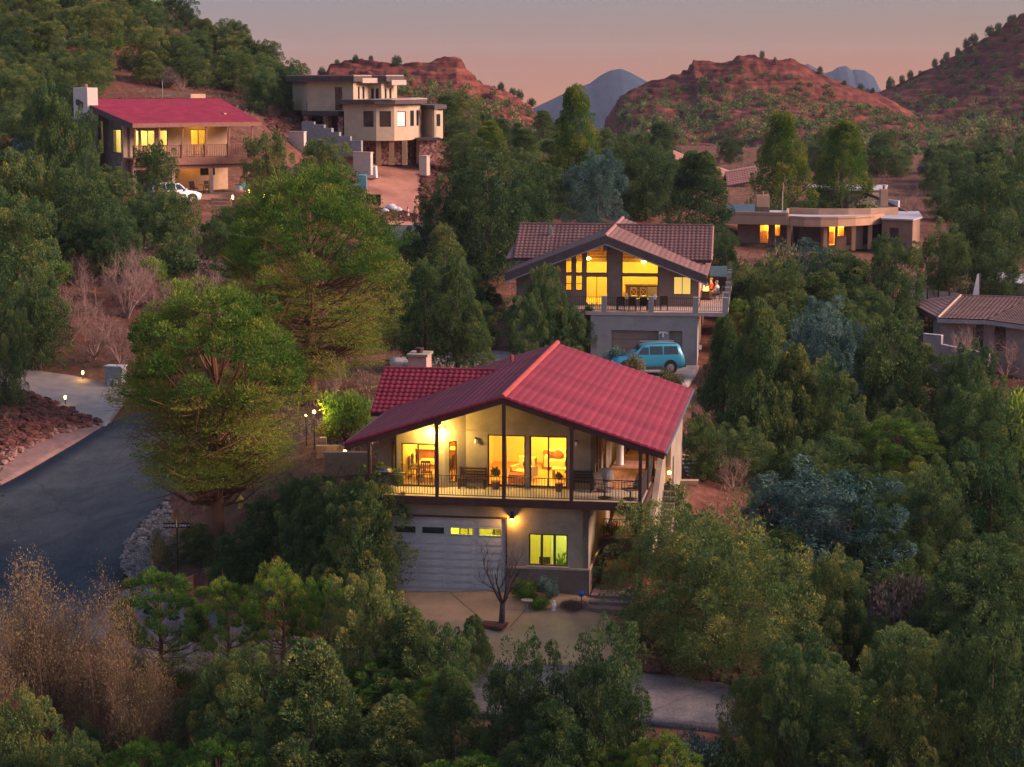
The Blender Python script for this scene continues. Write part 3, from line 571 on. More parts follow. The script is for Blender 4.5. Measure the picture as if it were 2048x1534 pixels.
t = h1t('patio_lamp', 'amber lamp on the roof beam over the side deck', 'lamp', 4.8, 10.8, 5.5); MB().lathe([(.1, 0), (.1, -.05), (.06, -.07)], (0, 0, 0), 10).build('lamp_shade', M_bulb, t); lamp_light('lamp_light', t, (0, 0, -.2), 22, AMB, .1)
t = h1t('patio_lamp', 'amber lamp beside the stair on the right side of the red roofed house', 'lamp', 6.38, 8.9, 3.3); MB().lathe([(.08, 0), (.08, -.12), (.05, -.14)], (0, -.1, 0), 10).build('lamp_shade', M_bulb, t); lamp_light('lamp_light', t, (.1, -.35, -.2), 30, AMB, .1)
# ================================================================ OTHER HOUSES
class Loc:
    """a house's own frame: x along the front, y into the depth"""
    def __init__(s, o, deg):
        a = R(deg); s.a = a; s.o = np.array([o[0], o[1], 0.]); s.x = np.array([math.cos(a), -math.sin(a), 0]); s.y = np.array([math.sin(a), math.cos(a), 0])
    def onY(s, u, v, y):
        r = ray(u, v); t = ((s.o + s.y * y - _C) @ s.y) / (r @ s.y); P = _C + r * t - s.o; return float(P @ s.x), float(P[2])
    def onX(s, u, v, x):
        r = ray(u, v); t = ((s.o + s.x * x - _C) @ s.x) / (r @ s.x); P = _C + r * t - s.o; return float(P @ s.y), float(P[2])
    def onZ(s, u, v, z):
        r = ray(u, v); t = (z - ZC) / r[2]; P = _C + r * t - s.o; return float(P @ s.x), float(P @ s.y)
    def w(s, x, y, z): p = s.o + s.x * x + s.y * y; return (p[0], p[1], z)
    def thing(s, name, label, cat, x=0, y=0, z=0, rz=0, group=None): return thing(name, label, cat, s.w(x, y, z), -s.a + rz, group)
def rect(lo, y, u0, v0, u1, v1):
    a, b = lo.onY(u0, v0, y), lo.onY(u1, v1, y); return (min(a[0], b[0]), max(a[0], b[0]), min(a[1], b[1]), max(a[1], b[1]))
def slopecol(mb, a, b, y, z0, za, zb, th=.2):
    mb.hexa([(a, y, z0), (b, y, z0), (b, y + th, z0), (a, y + th, z0)], [(a, y, za), (b, y, zb), (b, y + th, zb), (a, y + th, za)])
def room_lamp(parent, lo, x, y, z, power, color, label, drop=.2, estr=None):
    t = lo.thing('ceiling_lamp', label, 'lamp', x, y, z); MB().tube([(0, 0, 0), (0, 0, -drop)], .012, 5).build('stem', M_iron, t)
    MB().lathe([(.06, 0), (.18, -.04), (.18, -.14), (.08, -.2)], (0, 0, -drop), 10).build('lamp_shade', M_bulb, t); lamp_light('lamp_light', t, (0, 0, -drop - .4), power, color, .15); return t
# ---------------------------------------------------------------- house 2: brown tiled gable, tall lit windows, garage below
L2 = Loc((at(1211, 472, 133)[0], 133), 7); H2 = L2.thing('house', 'taupe stucco house with brown tile roof and tall glowing gable windows over a garage', 'house')
M_taupe = mat('taupe_stucco', (.22, .205, .215), .95, (.28, .26, .265), 1.2, .4, 25); M_taupe_d = mat('dark_taupe_stucco', (.18, .125, .10), .95, (.23, .165, .135), 1.2, .4, 25)
M_btile = mat('brown_clay_tile', (.10, .052, .052), .85, (.165, .085, .08), 2.0, .2, 25, objrand=.12); M_bcap = mat('pink_ridge_tile', (.22, .11, .10), .85, (.29, .15, .13), 3, .2, 25); M_trim2 = mat('grey_brown_trim', (.06, .045, .05), .8, (.085, .065, .07), 3)
RZ2, EZ2, EX2, RB2 = 10.8, 8.2, 6.75, 17.0; S2 = (RZ2 - EZ2) / EX2
def rz2(x): return RZ2 - abs(x) * S2
rf = MB()
for s in (-1, 1): slab(rf, (0, 0, RZ2 - .02), (s * EX2, 0, EZ2 - .02), (s * EX2, RB2, EZ2 - .02), (0, RB2, RZ2 - .02), .18)
rf = rf.build('roof', M_trim2, H2)
for s in (-1, 1):
    tiled_slope(rf, (0, 0, RZ2), (0, 1, 0), (s * EX2, 0, EZ2 - RZ2), RB2, math.hypot(EX2, RZ2 - EZ2), M_btile, .36)
    MB().hexa([(0, -.06, RZ2 - .50), (s * EX2, -.06, EZ2 - .50), (s * EX2, 0, EZ2 - .50), (0, 0, RZ2 - .50)], [(0, -.06, RZ2 + .05), (s * EX2, -.06, EZ2 + .05), (s * EX2, 0, EZ2 + .05), (0, 0, RZ2 + .05)]).build('fascia', M_trim2, rf)
    MB().hexa([(0, -.10, RZ2 - .58), (s * EX2, -.10, EZ2 - .58), (s * EX2, .3, EZ2 - .58), (0, .3, RZ2 - .58)], [(0, -.10, RZ2 - .502), (s * EX2, -.10, EZ2 - .502), (s * EX2, .3, EZ2 - .502), (0, .3, RZ2 - .502)]).build('soffit', M_taupe, rf)
ridge_cap(rf, (0, -.05, RZ2 + .03), (0, RB2, RZ2 + .03), .13, M_bcap)
wg = MB(); wa0, wa1, wr0, wre, wzr, wze = -6.5, 6.9, 9.2, 5.6, 10.85, 8.75
slab(wg, (wa0, wr0, wzr - .02), (wa0 - .9, wre, wze - .02), (wa1, wre, wze - .02), (wa1, wr0, wzr - .02), .16); slab(wg, (wa0, wr0, wzr - .02), (wa0, 12.8, wze - .02), (wa1, 12.8, wze - .02), (wa1, wr0, wzr - .02), .16)
wg = wg.build('roof', M_trim2, H2); wg['label'] = 'long cross ridge of brown tiles behind the gable'
for s, ye in ((1, wre), (-1, 12.8)): tiled_slope(wg, (wa0 - .4, wr0, wzr), (1, 0, 0), (0, ye - wr0, wze - wzr), wa1 - wa0 + .4, math.hypot(ye - wr0, wzr - wze), M_btile, .34, pitch=.30, amp=.045)
ridge_cap(wg, (wa0 - .4, wr0, wzr + .03), (wa1, wr0, wzr + .03), .11, M_btile); ridge_cap(wg, (wa1, wr0, wzr), (wa1, wre, wze + .02), .09, M_bcap)
MB().box(-4.6, -4.35, 7.9, 8.1, 10.1, 10.75).build('roof_vent', M_steel, wg)
# upper walls
WY2 = 1.0; FZ2 = 6.05; wl = MB(); pl2 = Plane((-6.1, WY2), (6.2, WY2)); o2 = 6.1
lowop = [(-2.76, -2.32, 7.03, 8.08), (-2.09, -1.61, 7.03, 8.08), (-1.38, .09, FZ2, 8.03), (1.04, 3.5, 6.57, 8.08), (4.5, 5.69, 6.84, 8.07)]
wallgrid(wl, pl2, 0, pl2.L, FZ2 - .3, 8.20, [(a + o2, b + o2, c, d) for a, b, c, d in lowop], .22)
cols = [(-6.1, -2.76), (-2.32, -2.09), (-1.61, -1.38), (.06, 1.04), (3.5, 6.2)]
for a, b in cols:
    za, zb = rz2(a) - .2, rz2(b) - .2
    if za > 8.2 or zb > 8.2: slopecol(wl, a, b, WY2, 8.2, max(za, 8.2), max(zb, 8.2), .22)
wl.box(5.98, 6.2, WY2 + .22, 16, 2.4, 8.1); wl.box(-6.1, -5.88, WY2 + .22, 16, 2.4, 8.1); wl.box(-5.88, 5.98, 15.8, 16, 2.4, 8.1); wl.poly([(6.5, 6, 8.1), (6.5, 12.4, 8.1), (6.5, 9.2, 10.6)])
wl.build('wall', M_taupe_d, H2)
for i, (a, b, c, d) in enumerate(lowop): window(H2, pl2, a + o2, b + o2, c, d, M_brown, mat('blind_lit', (.8, .62, .25), .7, emit=(1, .62, .12), estr=.38) if i == 4 else M_glass, muls=[((a + b) / 2 + o2)] if i in (2, 4) else (), trans=(7.5,) if i < 2 else (), fw=.05, name='sliding_door' if i == 2 else 'window')
for a, b in ((-2.76, -2.32), (-2.09, -1.61), (-1.38, .06), (1.04, 3.5)):
    za, zb = rz2(a) - .2, rz2(b) - .2; fr = MB()
    fr.box(a, b, WY2 + .04, WY2 + .12, 8.2, 8.26); slopecol(fr, a, a + .05, WY2 + .04, 8.26, za, za, .08); slopecol(fr, b - .05, b, WY2 + .04, 8.26, zb, zb, .08); f_ = fr.build('window', M_brown, H2)
    MB().hexa([(a + .05, WY2 + .07, 8.26), (b - .05, WY2 + .07, 8.26), (b - .05, WY2 + .08, 8.26), (a + .05, WY2 + .08, 8.26)], [(a + .05, WY2 + .07, za - .01), (b - .05, WY2 + .07, zb - .01), (b - .05, WY2 + .08, zb - .01), (a + .05, WY2 + .08, za - .01)]).build('pane', M_glass, f_)
MB().box(-.15, .2, -.05, WY2, RZ2 - .95, RZ2 - .5).build('ridge_beam', M_trim2, H2)
inn = MB(); inn.box(-3.2, 4.2, 7.0, 7.15, FZ2, 9.3); inn.box(-3.3, -3.2, 1.3, 7.0, FZ2, 9.3); inn.box(4.2, 4.3, 1.3, 7.0, FZ2, 9.0); inn.poly([(-3.2, 1.25, FZ2 - .01), (4.2, 1.25, FZ2 - .01), (4.2, 7, FZ2 - .01), (-3.2, 7, FZ2 - .01)]); inn.poly([(0, 1.3, 10.5), (4.25, 1.3, 8.95), (4.25, 7.1, 8.95), (0, 7.1, 10.5)]); inn.poly([(0, 1.3, 10.5), (-3.25, 1.3, 9.3), (-3.25, 7.1, 9.3), (0, 7.1, 10.5)]); inn.poly([(-3.2, 7.0, 9.3), (4.2, 7, 8.95), (0, 7, 10.5)]); inn.build('interior_wall', M_iwall, H2)
room_lamp(H2, L2, 2.3, 4.6, 9.3, 300, WARM, 'pendant lamp behind the tall right gable window', .5); room_lamp(H2, L2, -1.5, 4.5, 9.6, 280, WARM, 'pendant lamp behind the glazed door in the gable', .6)
ck = L2.thing('wall_clock', 'large round wall clock seen through the gable window', 'clock', 1.35, 6.97, 8.9); MB().tube([(0, 0, 0), (0, -.04, 0)], .42, 20).build('dial', M_cream, ck)
rg = MB()
for i in range(24): a = 2 * math.pi * i / 24; b = 2 * math.pi * (i + 1) / 24; rg.bar((.42 * math.cos(a), -.05, .42 * math.sin(a)), (.42 * math.cos(b), -.05, .42 * math.sin(b)), .045)
for i in range(12): a = 2 * math.pi * i / 12; rg.bar((.30 * math.cos(a), -.05, .30 * math.sin(a)), (.37 * math.cos(a), -.05, .37 * math.sin(a)), .03)
rg.bar((0, -.05, 0), (.12, -.05, .2), .03); rg.bar((0, -.05, 0), (-.06, -.05, -.25), .03); rg.build('rim', M_iron, ck)
def xchair(x):
    t = L2.thing('dining_chair', 'cream cross back dining chair behind the gable window', 'chair', x, 2.6, FZ2, 0, 'cross back chairs behind the gable window')
    for sx_ in (-.2, .2):
        for y in (0, .42): MB().box(sx_ - .025, sx_ + .025, y, y + .05, 0, 1.05 if y == 0 else .45).build('leg', M_cream, t)
    MB().box(-.24, .24, 0, .46, .45, .5).build('seat', M_cream, t); b = MB(); b.bar((-.2, .02, .55), (.2, .02, 1.0), .04); b.bar((.2, .03, .55), (-.2, .03, 1.0), .04); b.box(-.22, .22, 0, .05, 1.0, 1.08); b.build('backrest', M_cream, t)
xchair(1.75); xchair(2.4)
t = L2.thing('armchair', 'pale striped armchair beside the cross back chairs', 'chair', 3.0, 2.7, FZ2); MB().box(-.32, .32, 0, .6, .15, .45).build('seat', M_cream, t); MB().box(-.32, .32, -.1, .05, .45, 1.1).build('backrest', mat('pale_green_fabric', (.5, .55, .35), .9, (.62, .62, .42), 6), t); MB().box(-.28, .28, .05, .5, 0, .15).build('base', M_dkwood, t)
t = L2.thing('kitchen_counter', 'dark kitchen counter inside the taupe house', 'counter', 2.4, 5.8, FZ2); MB().box(-1.4, 1.4, -.35, .35, 0, .88).build('cabinet', M_dkwood, t); MB().box(-1.45, 1.45, -.4, .4, .88, .93).build('worktop', M_iron, t)
# garage storey and balcony
gy = -2.5; gw = MB(); gx0 = -.75; plg = Plane((gx0, gy), (6.25, gy)); gop = [(.62, 3.7, 2.4, 4.83), (4.42, 5.28, 2.4, 4.84)]
wallgrid(gw, plg, 0, plg.L, 1.6, FZ2 - .22, [(a - gx0, b - gx0, c, d) for a, b, c, d in gop], .25); gw.box(6.03, 6.25, gy + .25, WY2, 1.6, FZ2 - .22); gw.box(gx0, gx0 + .22, gy + .25, WY2, 1.6, FZ2 - .22); gw.build('wall', M_taupe, H2)
gdr = MB().box(.62, 3.7, gy + .15, gy + .2, 2.4, 4.83).build('garage_door', M_taupe_d, H2); gp = MB().box(.7, 3.62, gy + .13, gy + .149, 0, .54).build('door_panel', M_taupe_d, gdr); gp.location = (0, 0, 2.45)
for i in range(1, 4): o = gp.copy(); COL.objects.link(o); o.location = (0, 0, 2.45 + i * .6)
MB().box(4.42, 5.28, gy + .15, gy + .2, 2.4, 4.84).build('door', M_taupe_d, H2); MB().box(-6.1, gx0, WY2 - .02, WY2 + .2, .5, FZ2 - .31).build('foundation', M_taupe, H2)
dk2 = MB(); dk2.box(-4.2, 6.25, gy - .05, WY2, FZ2 - .22, FZ2); dk2.box(6.25, 8.2, gy - .05, 17, FZ2 - .22, FZ2); dk2 = dk2.build('balcony', mat('pinkish_deck', (.33, .24, .22), .9, (.40, .30, .27), 1.5, .1, 20), H2)
for x, y in ((.12, gy + .12), (3.2, gy + .12), (6.1, gy + .12), (8.05, gy + .12), (8.05, .9), (8.05, 4.2), (8.05, 7.6), (8.05, 11.2), (8.05, 14.8), (8.05, 16.8)): MB().box(x - .17, x + .17, y - .17, y + .17, FZ2, FZ2 + 1.02).build('pier', M_taupe, dk2)
for a, b in (((-4.1, gy, FZ2), (-.05, gy, FZ2)), ((.29, gy, FZ2), (3.03, gy, FZ2)), ((3.37, gy, FZ2), (5.93, gy, FZ2)), ((6.27, gy, FZ2), (7.88, gy, FZ2))): railing(dk2, (a[0], a[1] + .1, a[2]), (b[0], b[1] + .1, b[2]), gap=.13, r=.013)
for a, b in ((-2.2, .7), (1.1, 4.0), (4.4, 7.4), (7.8, 11), (11.4, 14.6)): railing(dk2, (8.05, a, FZ2), (8.05, b, FZ2), gap=.16, r=.012)
MB().box(6.05, 6.2, gy + .25, gy + .4, 2.4, FZ2 - .25).build('post', M_taupe_d, H2)
for y in (-.2, 4, 8): MB().box(7.9, 8.1, y, y + .2, 1.5, FZ2 - .23).build('post', M_taupe_d, dk2)
t = L2.thing('patio_lamp', 'amber lamp beneath the side balcony of the taupe house', 'lamp', 7.0, 3.2, FZ2 - .24); MB().lathe([(.1, 0), (.1, -.05), (.05, -.07)], (0, 0, 0), 8).build('lamp_shade', M_bulb, t); lamp_light('lamp_light', t, (0, 0, -.2), 26, AMB, .1)
t = L2.thing('hoist_lamp', 'white curved emblem lamp on the garage wall', 'lamp', 4.02, gy, 4.62); b = MB(); b.box(-.22, .22, -.05, 0, .08, .14); b.box(-.27, -.17, -.05, 0, .0, .1); b.box(.17, .27, -.05, 0, .0, .1); b.box(-.05, .05, -.05, 0, -.22, .08); b.build('emblem', M_white, t)
# ---------------------------------------------------------------- house 3: magenta metal roof on the left slope
L3 = Loc((at(265, 248, 165)[0], 165), -32); H3 = L3.thing('house', 'low pitched house with magenta roof, long timber balcony and big white chimney', 'house')
M_mag = mat('magenta_roof', (.155, .006, .031), .85, (.22, .015, .046), 1.2, .15, 20, objrand=.05); M_pinkst = mat('pinkish_stucco', (.42, .29, .20), .95, (.50, .36, .25), 1.5, .3, 20); M_rosew = mat('rose_wood', (.19, .085, .065), .8, (.25, .12, .09), 4, .1, 20); M_stone = mat('stone_wall', (.11, .085, .08), .95, (.20, .155, .14), 2.0, .6, 8)
W3 = L3.onY(522, 248, 0)[0]; ez3 = 17.45; ry3, rzz3 = 8.6, 19.35
rf = MB(); slab(rf, (0, 0, ez3), (W3, 0, ez3), (W3, ry3, rzz3), (-1.6, ry3, rzz3), .18); slab(rf, (-1.6, ry3, rzz3), (W3, ry3, rzz3), (W3, ry3 + 7, rzz3 - 1.5), (0, ry3 + 7, rzz3 - 1.5), .18); rf = rf.build('roof', M_trim2, H3)
_n3 = 20
for i in range(_n3):
    f0, f1 = i / _n3, (i + 1.08) / _n3; a_, b_ = Vector((-1.6, ry3, rzz3)), Vector((0, 0, ez3)); p0_, p1_ = a_.lerp(b_, f0), a_.lerp(b_, f1); MB().hexa([(p0_.x, p0_.y, p0_.z + .004), (W3, p0_.y, p0_.z + .004), (W3, p1_.y, p1_.z + .02), (p1_.x, p1_.y, p1_.z + .02)], [(p0_.x, p0_.y, p0_.z + .02), (W3, p0_.y, p0_.z + .02), (W3, p1_.y, p1_.z + .06), (p1_.x, p1_.y, p1_.z + .06)]).build('roof_course', M_mag, rf)
tiled_slope(rf, (0, ry3, rzz3 + .02), (1, 0, 0), (0, 7, -1.5), W3, math.hypot(7, 1.5), M_mag, .45, pitch=.4, amp=.02, th=.02)
MB().box(-.02, W3 + .02, -.08, -.002, ez3 - .32, ez3 + .03).build('fascia', M_rosew, rf)
MB().hexa([(-.06, 0, ez3 - .45), (-.001, 0, ez3 - .45), (-1.601, ry3, rzz3 - .45), (-1.66, ry3, rzz3 - .45)], [(-.06, 0, ez3 + .03), (-.001, 0, ez3 + .03), (-1.601, ry3, rzz3 + .03), (-1.66, ry3, rzz3 + .03)]).build('fascia', M_trim2, rf)
MB().box(W3 - 2.6, W3 - 1.2, ry3 + .2, ry3 + 1.4, 18.2, 19.75).build('roof_box', M_pinkst, rf)
DZ3 = 14.62; gz3 = 11.6; wl = MB(); plw = Plane((0, 2.2), (W3 - 2.2, 2.2))
wins = [rect(L3, 2.2, 268, 256, 279, 287), rect(L3, 2.2, 281, 256, 311, 287), rect(L3, 2.2, 315, 256, 336, 287), rect(L3, 2.2, 381, 256, 413, 287)]
wins = [(a, b, DZ3 + .1, 16.85) for a, b, c, d in wins]; wins = [(max(a, .1), b, c, d) for a, b, c, d in wins]
wallgrid(wl, plw, 0, plw.L, DZ3 - .3, 17.55, wins, .2); lowin = rect(L3, 2.6, 400, 326, 430, 350)
plw2 = Plane((0, 2.6), (W3 - 2.2, 2.6)); wallgrid(wl, plw2, 0, plw2.L, gz3 - 1.5, DZ3 - .3, [lowin], .2); wl.box(W3 - 2.2, W3 - 2, 2.6, 14, gz3 - 1, 18.2); wl.box(.4, W3 - 2.2, 14, 14.2, gz3 - 1, 18); wl.build('wall', M_pinkst, H3)
for i, (a, b, c, d) in enumerate(wins): window(H3, plw, a, b, c, d, M_brown, M_glass, muls=[(a + b) / 2] if b - a > 1 else (), fw=.05)
window(H3, plw2, *lowin, M_brown, M_dglass, muls=[lowin[0] + (lowin[1] - lowin[0]) * k / 3 for k in (1, 2)], fw=.05)
# left gable wall of stone with tall windows
gb = MB(); plG = Plane((.35, 13.5), (.35, 2.2)); g1 = L3.onX(196, 234, .35); g2 = L3.onX(207, 290, .35); g3 = L3.onX(224, 258, .35); g4 = L3.onX(242, 289, .35)
gops = [(13.5 - g1[0], 13.5 - g2[0], DZ3 + .1, g1[1]), (13.5 - g3[0], 13.5 - g4[0], DZ3 + .3, g3[1])]
gops = [(max(min(a, 10.6), .1), max(min(b, 11.2), .5), c, d) for a, b, c, d in gops]
wallgrid(gb, plG, 0, plG.L, gz3 - 2, 17.5, gops, .25); gb.poly([(.35, 2.2, 17.5), (.35, ry3, 19.0), (.35, 13.5, 18.1), (.35, 13.5, 17.5)]); gb.build('wall', M_stone, H3)
for (a, b, c, d) in gops: window(H3, plG, a, b, c, d, M_brown, M_glass, fw=.06)
cx0, cx1 = L3.onY(174, 174, 6.4)[0], L3.onY(195, 174, 6.4)[0]; MB().box(cx0 + .05, cx1 - .05, 6.45, 9.75, gz3 - 1, 17.6).build('chimney_base', M_stone, H3); ch = MB().box(cx0, cx1, 6.4, 9.8, 17.6, 20.35).build('chimney', mat('white_block', (.50, .45, .42), .9, (.58, .52, .48), 1.5, .2, 15), H3); MB().lathe([(.2, 0), (.2, .25), (.12, .3)], ((cx0 + cx1) / 2, 8, 20.35), 8).build('flue', M_rosew, ch)
ant = L3.thing('antenna', 'thin television antenna on the magenta roof', 'antenna', W3 * .55, ry3 + .3, 19.3); b = MB(); b.tube([(0, 0, 0), (0, 0, 1.6)], .025, 5); b.bar((-.6, 0, .3), (.7, 0, .3), .03)
for k in range(6): b.bar((-.5 + k * .22, -.3, .3), (-.5 + k * .22, .3, .3), .02)
b.build('mast', M_steel, ant)
dk3 = MB(); dk3.box(0, W3 - .8, .2, 2.2, DZ3 - .12, DZ3); dk3.box(0, W3 - .8, .08, .2, DZ3 - .62, DZ3 - .05); dk3.box(.1, W3 - 1, .28, .5, DZ3 - .95, DZ3 - .55); dk3 = dk3.build('balcony', M_rosew, H3)
ra = MB(); ra.box(0, W3 - .85, .20, .28, DZ3 + .98, DZ3 + 1.05); ra = ra.build('railing', M_rosew, dk3); bl = MB()
for i in range(int((W3 - 1) / .16)): bl.box(.05 + i * .16, .14 + i * .16, .22, .26, DZ3, DZ3 + .98)
bl = bl.build('balusters', M_rosew, ra); bl['kind'] = 'stuff'
for i, x in enumerate(np.linspace(.15, W3 - 1.0, 6)): MB().bar((x, .16, DZ3 - .3), (x + .12 + .03 * i, .12, ez3 - .25), .13).build('post', M_rosew, H3)
for x in np.linspace(.2, W3 - 1.1, 4): 
    MB().box(x - .14, x + .14, .3, .58, gz3 - 1, DZ3 - .62).build('pillar', mat('pale_brick', (.42, .28, .23), .9, (.50, .35, .30), 5, .3, 20), H3)
MB().box(-.2, W3 + .3, -1.6, 2.6, gz3 - 2.5, gz3 - .05).build('patio_slab', mat('terracotta_paving', (.28, .15, .11), .9, (.36, .20, .15), 2, .2, 15), H3)
inn = MB(); inn.box(.7, W3 - 2.3, 5.6, 5.75, DZ3, 17.6); inn.poly([(.6, 2.4, DZ3 + .01), (W3 - 2.3, 2.4, DZ3 + .01), (W3 - 2.3, 5.6, DZ3 + .01), (.6, 5.6, DZ3 + .01)]); inn.poly([(.6, 2.4, 17.55), (W3 - 2.3, 2.4, 17.55), (W3 - 2.3, 5.6, 17.55), (.6, 5.6, 17.55)]); inn.box(4.7, 4.8, 2.4, 5.6, DZ3, 17.5); inn.build('interior_wall', M_iwall, H3)
room_lamp(H3, L3, 2.4, 4.2, 17.5, 170, (1, .92, .50), 'pale lamp behind the wide balcony window of the magenta roofed house'); room_lamp(H3, L3, 6.4, 4.2, 17.5, 170, (1, .66, .12), 'yellow lamp behind the right balcony window of the magenta roofed house'); room_lamp(H3, L3, 1.8, 9.0, 17.6, 110, (.95, 1, .6), 'pale green lamp behind the tall gable window of the magenta roofed house')
t = L3.thing('patio_lamp', 'warm lamp under the timber balcony of the magenta roofed house', 'lamp', 6.0, 1.4, DZ3 - .14); MB().lathe([(.1, 0), (.1, -.05), (.05, -.07)], (0, 0, 0), 8).build('lamp_shade', M_bulb, t); lamp_light('lamp_light', t, (0, 0, -.3), 45, AMB, .1)
t = L3.thing('patio_lamp', 'warm lamp under the eave over the timber balcony', 'lamp', 6.6, 1.0, 17.35); MB().lathe([(.1, 0), (.1, -.05), (.05, -.07)], (0, 0, 0), 8).build('lamp_shade', M_bulb, t); lamp_light('lamp_light', t, (0, 0, -.3), 34, AMB, .1)
# ---------------------------------------------------------------- walls along a plan line given by pixel columns and distances
def plan(pts): return [tuple(at(u, 300, Y)[:2]) for u, Y in pts]
def zat(v, Y): return float(at(CX, v, Y)[2])
def segwall(parent, pts, z0, z1, material, wins=(), fm=None, gm=None, th=.25, name='wall', fw=.06):
    """wall over plan points; wins: (segment, s0 fraction, s1 fraction, z0, z1, glass)"""
    mb = MB(); P = [Plane(pts[k], pts[k + 1]) for k in range(len(pts) - 1)]; ww = []
    for k, pl in enumerate(P):
        op = [(w[1] * pl.L, w[2] * pl.L, w[3], w[4]) for w in wins if w[0] == k]; wallgrid(mb, pl, 0, pl.L, z0, z1, op, th); ww += [(pl, *o, [w for w in wins if w[0] == k][i][5]) for i, o in enumerate(op)]
    o = mb.build(name, material, parent)
    for pl, a, b, c, d, g in ww: window(parent, pl, a, b, c, d, fm or M_brown, g, fw=fw, muls=[(a + b) / 2] if b - a > 1.6 else ())
    return o, P
def flat_roof(parent, pts, z, th, material, over=.4, name='roof'):
    c = Vector((sum(p[0] for p in pts) / len(pts), sum(p[1] for p in pts) / len(pts))); q = []
    for p in pts: d = Vector(p) - c; d = d * (1 + over / max(d.length, .1)); q.append((c.x + d.x, c.y + d.y))
    return MB().hexa([(x, y, z) for x, y in q], [(x, y, z + th) for x, y in q]).build(name, material, parent)
# ---------------------------------------------------------------- house 4: unfinished modern house on the hill
M_cr4 = mat('sand_stucco', (.36, .28, .20), .95, (.42, .33, .24), 1.2, .3, 15); M_dk4 = mat('plum_brown_fascia', (.055, .04, .045), .8, (.075, .055, .06), 2); M_rstone = mat('red_rubble_stone', (.16, .06, .05), .95, (.50, .27, .23), 3.2, .8, 6, ramp_pos=(.45, .6))
H4 = thing('house', 'boxy sand coloured modern house with flat dark rimmed roofs on the hill', 'house')
Y4 = 205; zt = zat(163, Y4); zb = zat(222, Y4)
up4 = plan([(587, 212), (617, 205), (708, 203.5), (738, 206.2), (764, 206.0), (795, 209), (790, 216), (600, 219)])
segwall(H4, up4[:6], zb, zt, M_cr4, [(1, .60, .98 - .30, zb + .1, zat(174, Y4), M_dglass), (1, .68, .76, zb + .1, zat(174, Y4), M_dglass), (2, .30, .42, zat(198, Y4), zat(173, Y4), M_dglass), (2, .60, .74, zat(198, Y4), zat(173, Y4), M_dglass), (3, .2, .42, zat(200, Y4), zat(177, Y4), M_dglass), (3, .55, .8, zat(200, Y4), zat(177, Y4), M_dglass), (4, .2, .33, zat(200, Y4), zat(177, Y4), M_dglass), (4, .5, .64, zat(200, Y4), zat(177, Y4), M_dglass)], M_dk4)
segwall(H4, [up4[5], up4[6], up4[7], up4[0]], zb, zt, M_cr4)
flat_roof(H4, up4, zt, .55, M_dk4, .8); flat_roof(H4, up4, zt + .551, .1, mat('pale_roof_edge', (.30, .24, .21), .9), .7)
for u0, u1, v0, Y in ((722, 753, 156, 204.2), (780, 809, 160, 206.6)): a, b = plan([(u0, Y), (u1, Y + 1.6)]); pl = Plane(a, b); pbox(MB(), pl, 0, 1, 0, 1, 0, 1); pbox(m_ := MB(), pl, 0, pl.L, zat(v0 + 10, Y), zat(v0, Y), -.35, .2); m_.build('roof_fascia', mat('beige_fascia', (.38, .31, .27), .8), H4)
zt2 = zat(208, 201); zb2 = zat(281, 201)
lo4 = plan([(689, 202), (753, 200), (789, 200.4), (818, 202.2), (841, 205.5), (836, 213), (700, 214)])
segwall(H4, lo4[:5], zb2, zt2, M_cr4, [(0, .60, .92, zat(254, 200), zat(222, 200), M_dglass), (1, .18, .82, zat(254, 200), zat(222, 200), M_dglass), (2, .2, .8, zat(254, 200), zat(223, 200), M_white), (3, .12, .45, zat(254, 200), zat(222, 200), M_dglass), (3, .66, .86, zat(254, 200), zat(222, 200), M_dglass)], M_dk4)
segwall(H4, [lo4[4], lo4[5], lo4[6], lo4[0]], zb2, zt2, M_cr4); flat_roof(H4, lo4, zt2, .42, M_dk4, .7); flat_roof(H4, [lo4[1], lo4[2], lo4[3], lo4[4], lo4[5]], zt2 + .421, .10, MATS['pale_roof_edge'], .9)
rt4 = plan([(843, 207), (869, 205), (886, 208.5), (880, 214), (846, 214)]); segwall(H4, rt4[:3], zat(278, 206), zat(218, 206), M_cr4, [(1, .25, .7, zat(253, 206), zat(228, 206), M_dglass)], M_dk4); segwall(H4, [rt4[2], rt4[3], rt4[4], rt4[0]], zat(278, 206), zat(218, 206), M_cr4); flat_roof(H4, rt4, zat(218, 206), .4, M_dk4, .6)
bs4 = plan([(700, 206), (760, 203.6), (800, 204), (828, 206), (845, 209), (836, 214), (705, 215)]); segwall(H4, bs4[:5], zat(330, 203), zb2 - .02, M_rstone)
for u in (757, 783, 809, 838): a = plan([(u, 200.8 if u < 820 else 204.2)])[0]; MB().box(a[0] - .25, a[0] + .25, a[1] - .1, a[1] + .4, zat(330, 201), zb2 - .01).build('pillar', mat('ochre_pillar', (.30, .18, .10), .9, (.36, .22, .13), 2), H4)
pr4 = plan([(839, 203.5), (873, 203.8)]); plp = Plane(*pr4); m_ = MB(); pbox(m_, plp, 0, plp.L, zat(325, 203), zat(281, 203), 0, 3.5); m_.build('stone_pier', M_rstone, H4); m_ = MB(); pbox(m_, plp, -.3, plp.L + .4, zat(281, 203), zat(276, 203), -.4, 3.8); m_.build('pier_roof', M_dk4, H4)
st4 = plan([(617, 206.5), (690, 204.5)]); pls = Plane(*st4); m_ = MB(); pbox(m_, pls, 0, pls.L, zb - .45, zb + .02, -1.2, 3); m_.build('terrace_slab', M_dk4, H4); m_ = MB(); pbox(m_, pls, 0, pls.L, zat(265, 205), zb - .46, 2.5, 3); m_.build('wall', mat('recess_shade_dark', (.05, .045, .045), .95), H4)  # near-black wall paints the shade of the space under the terrace
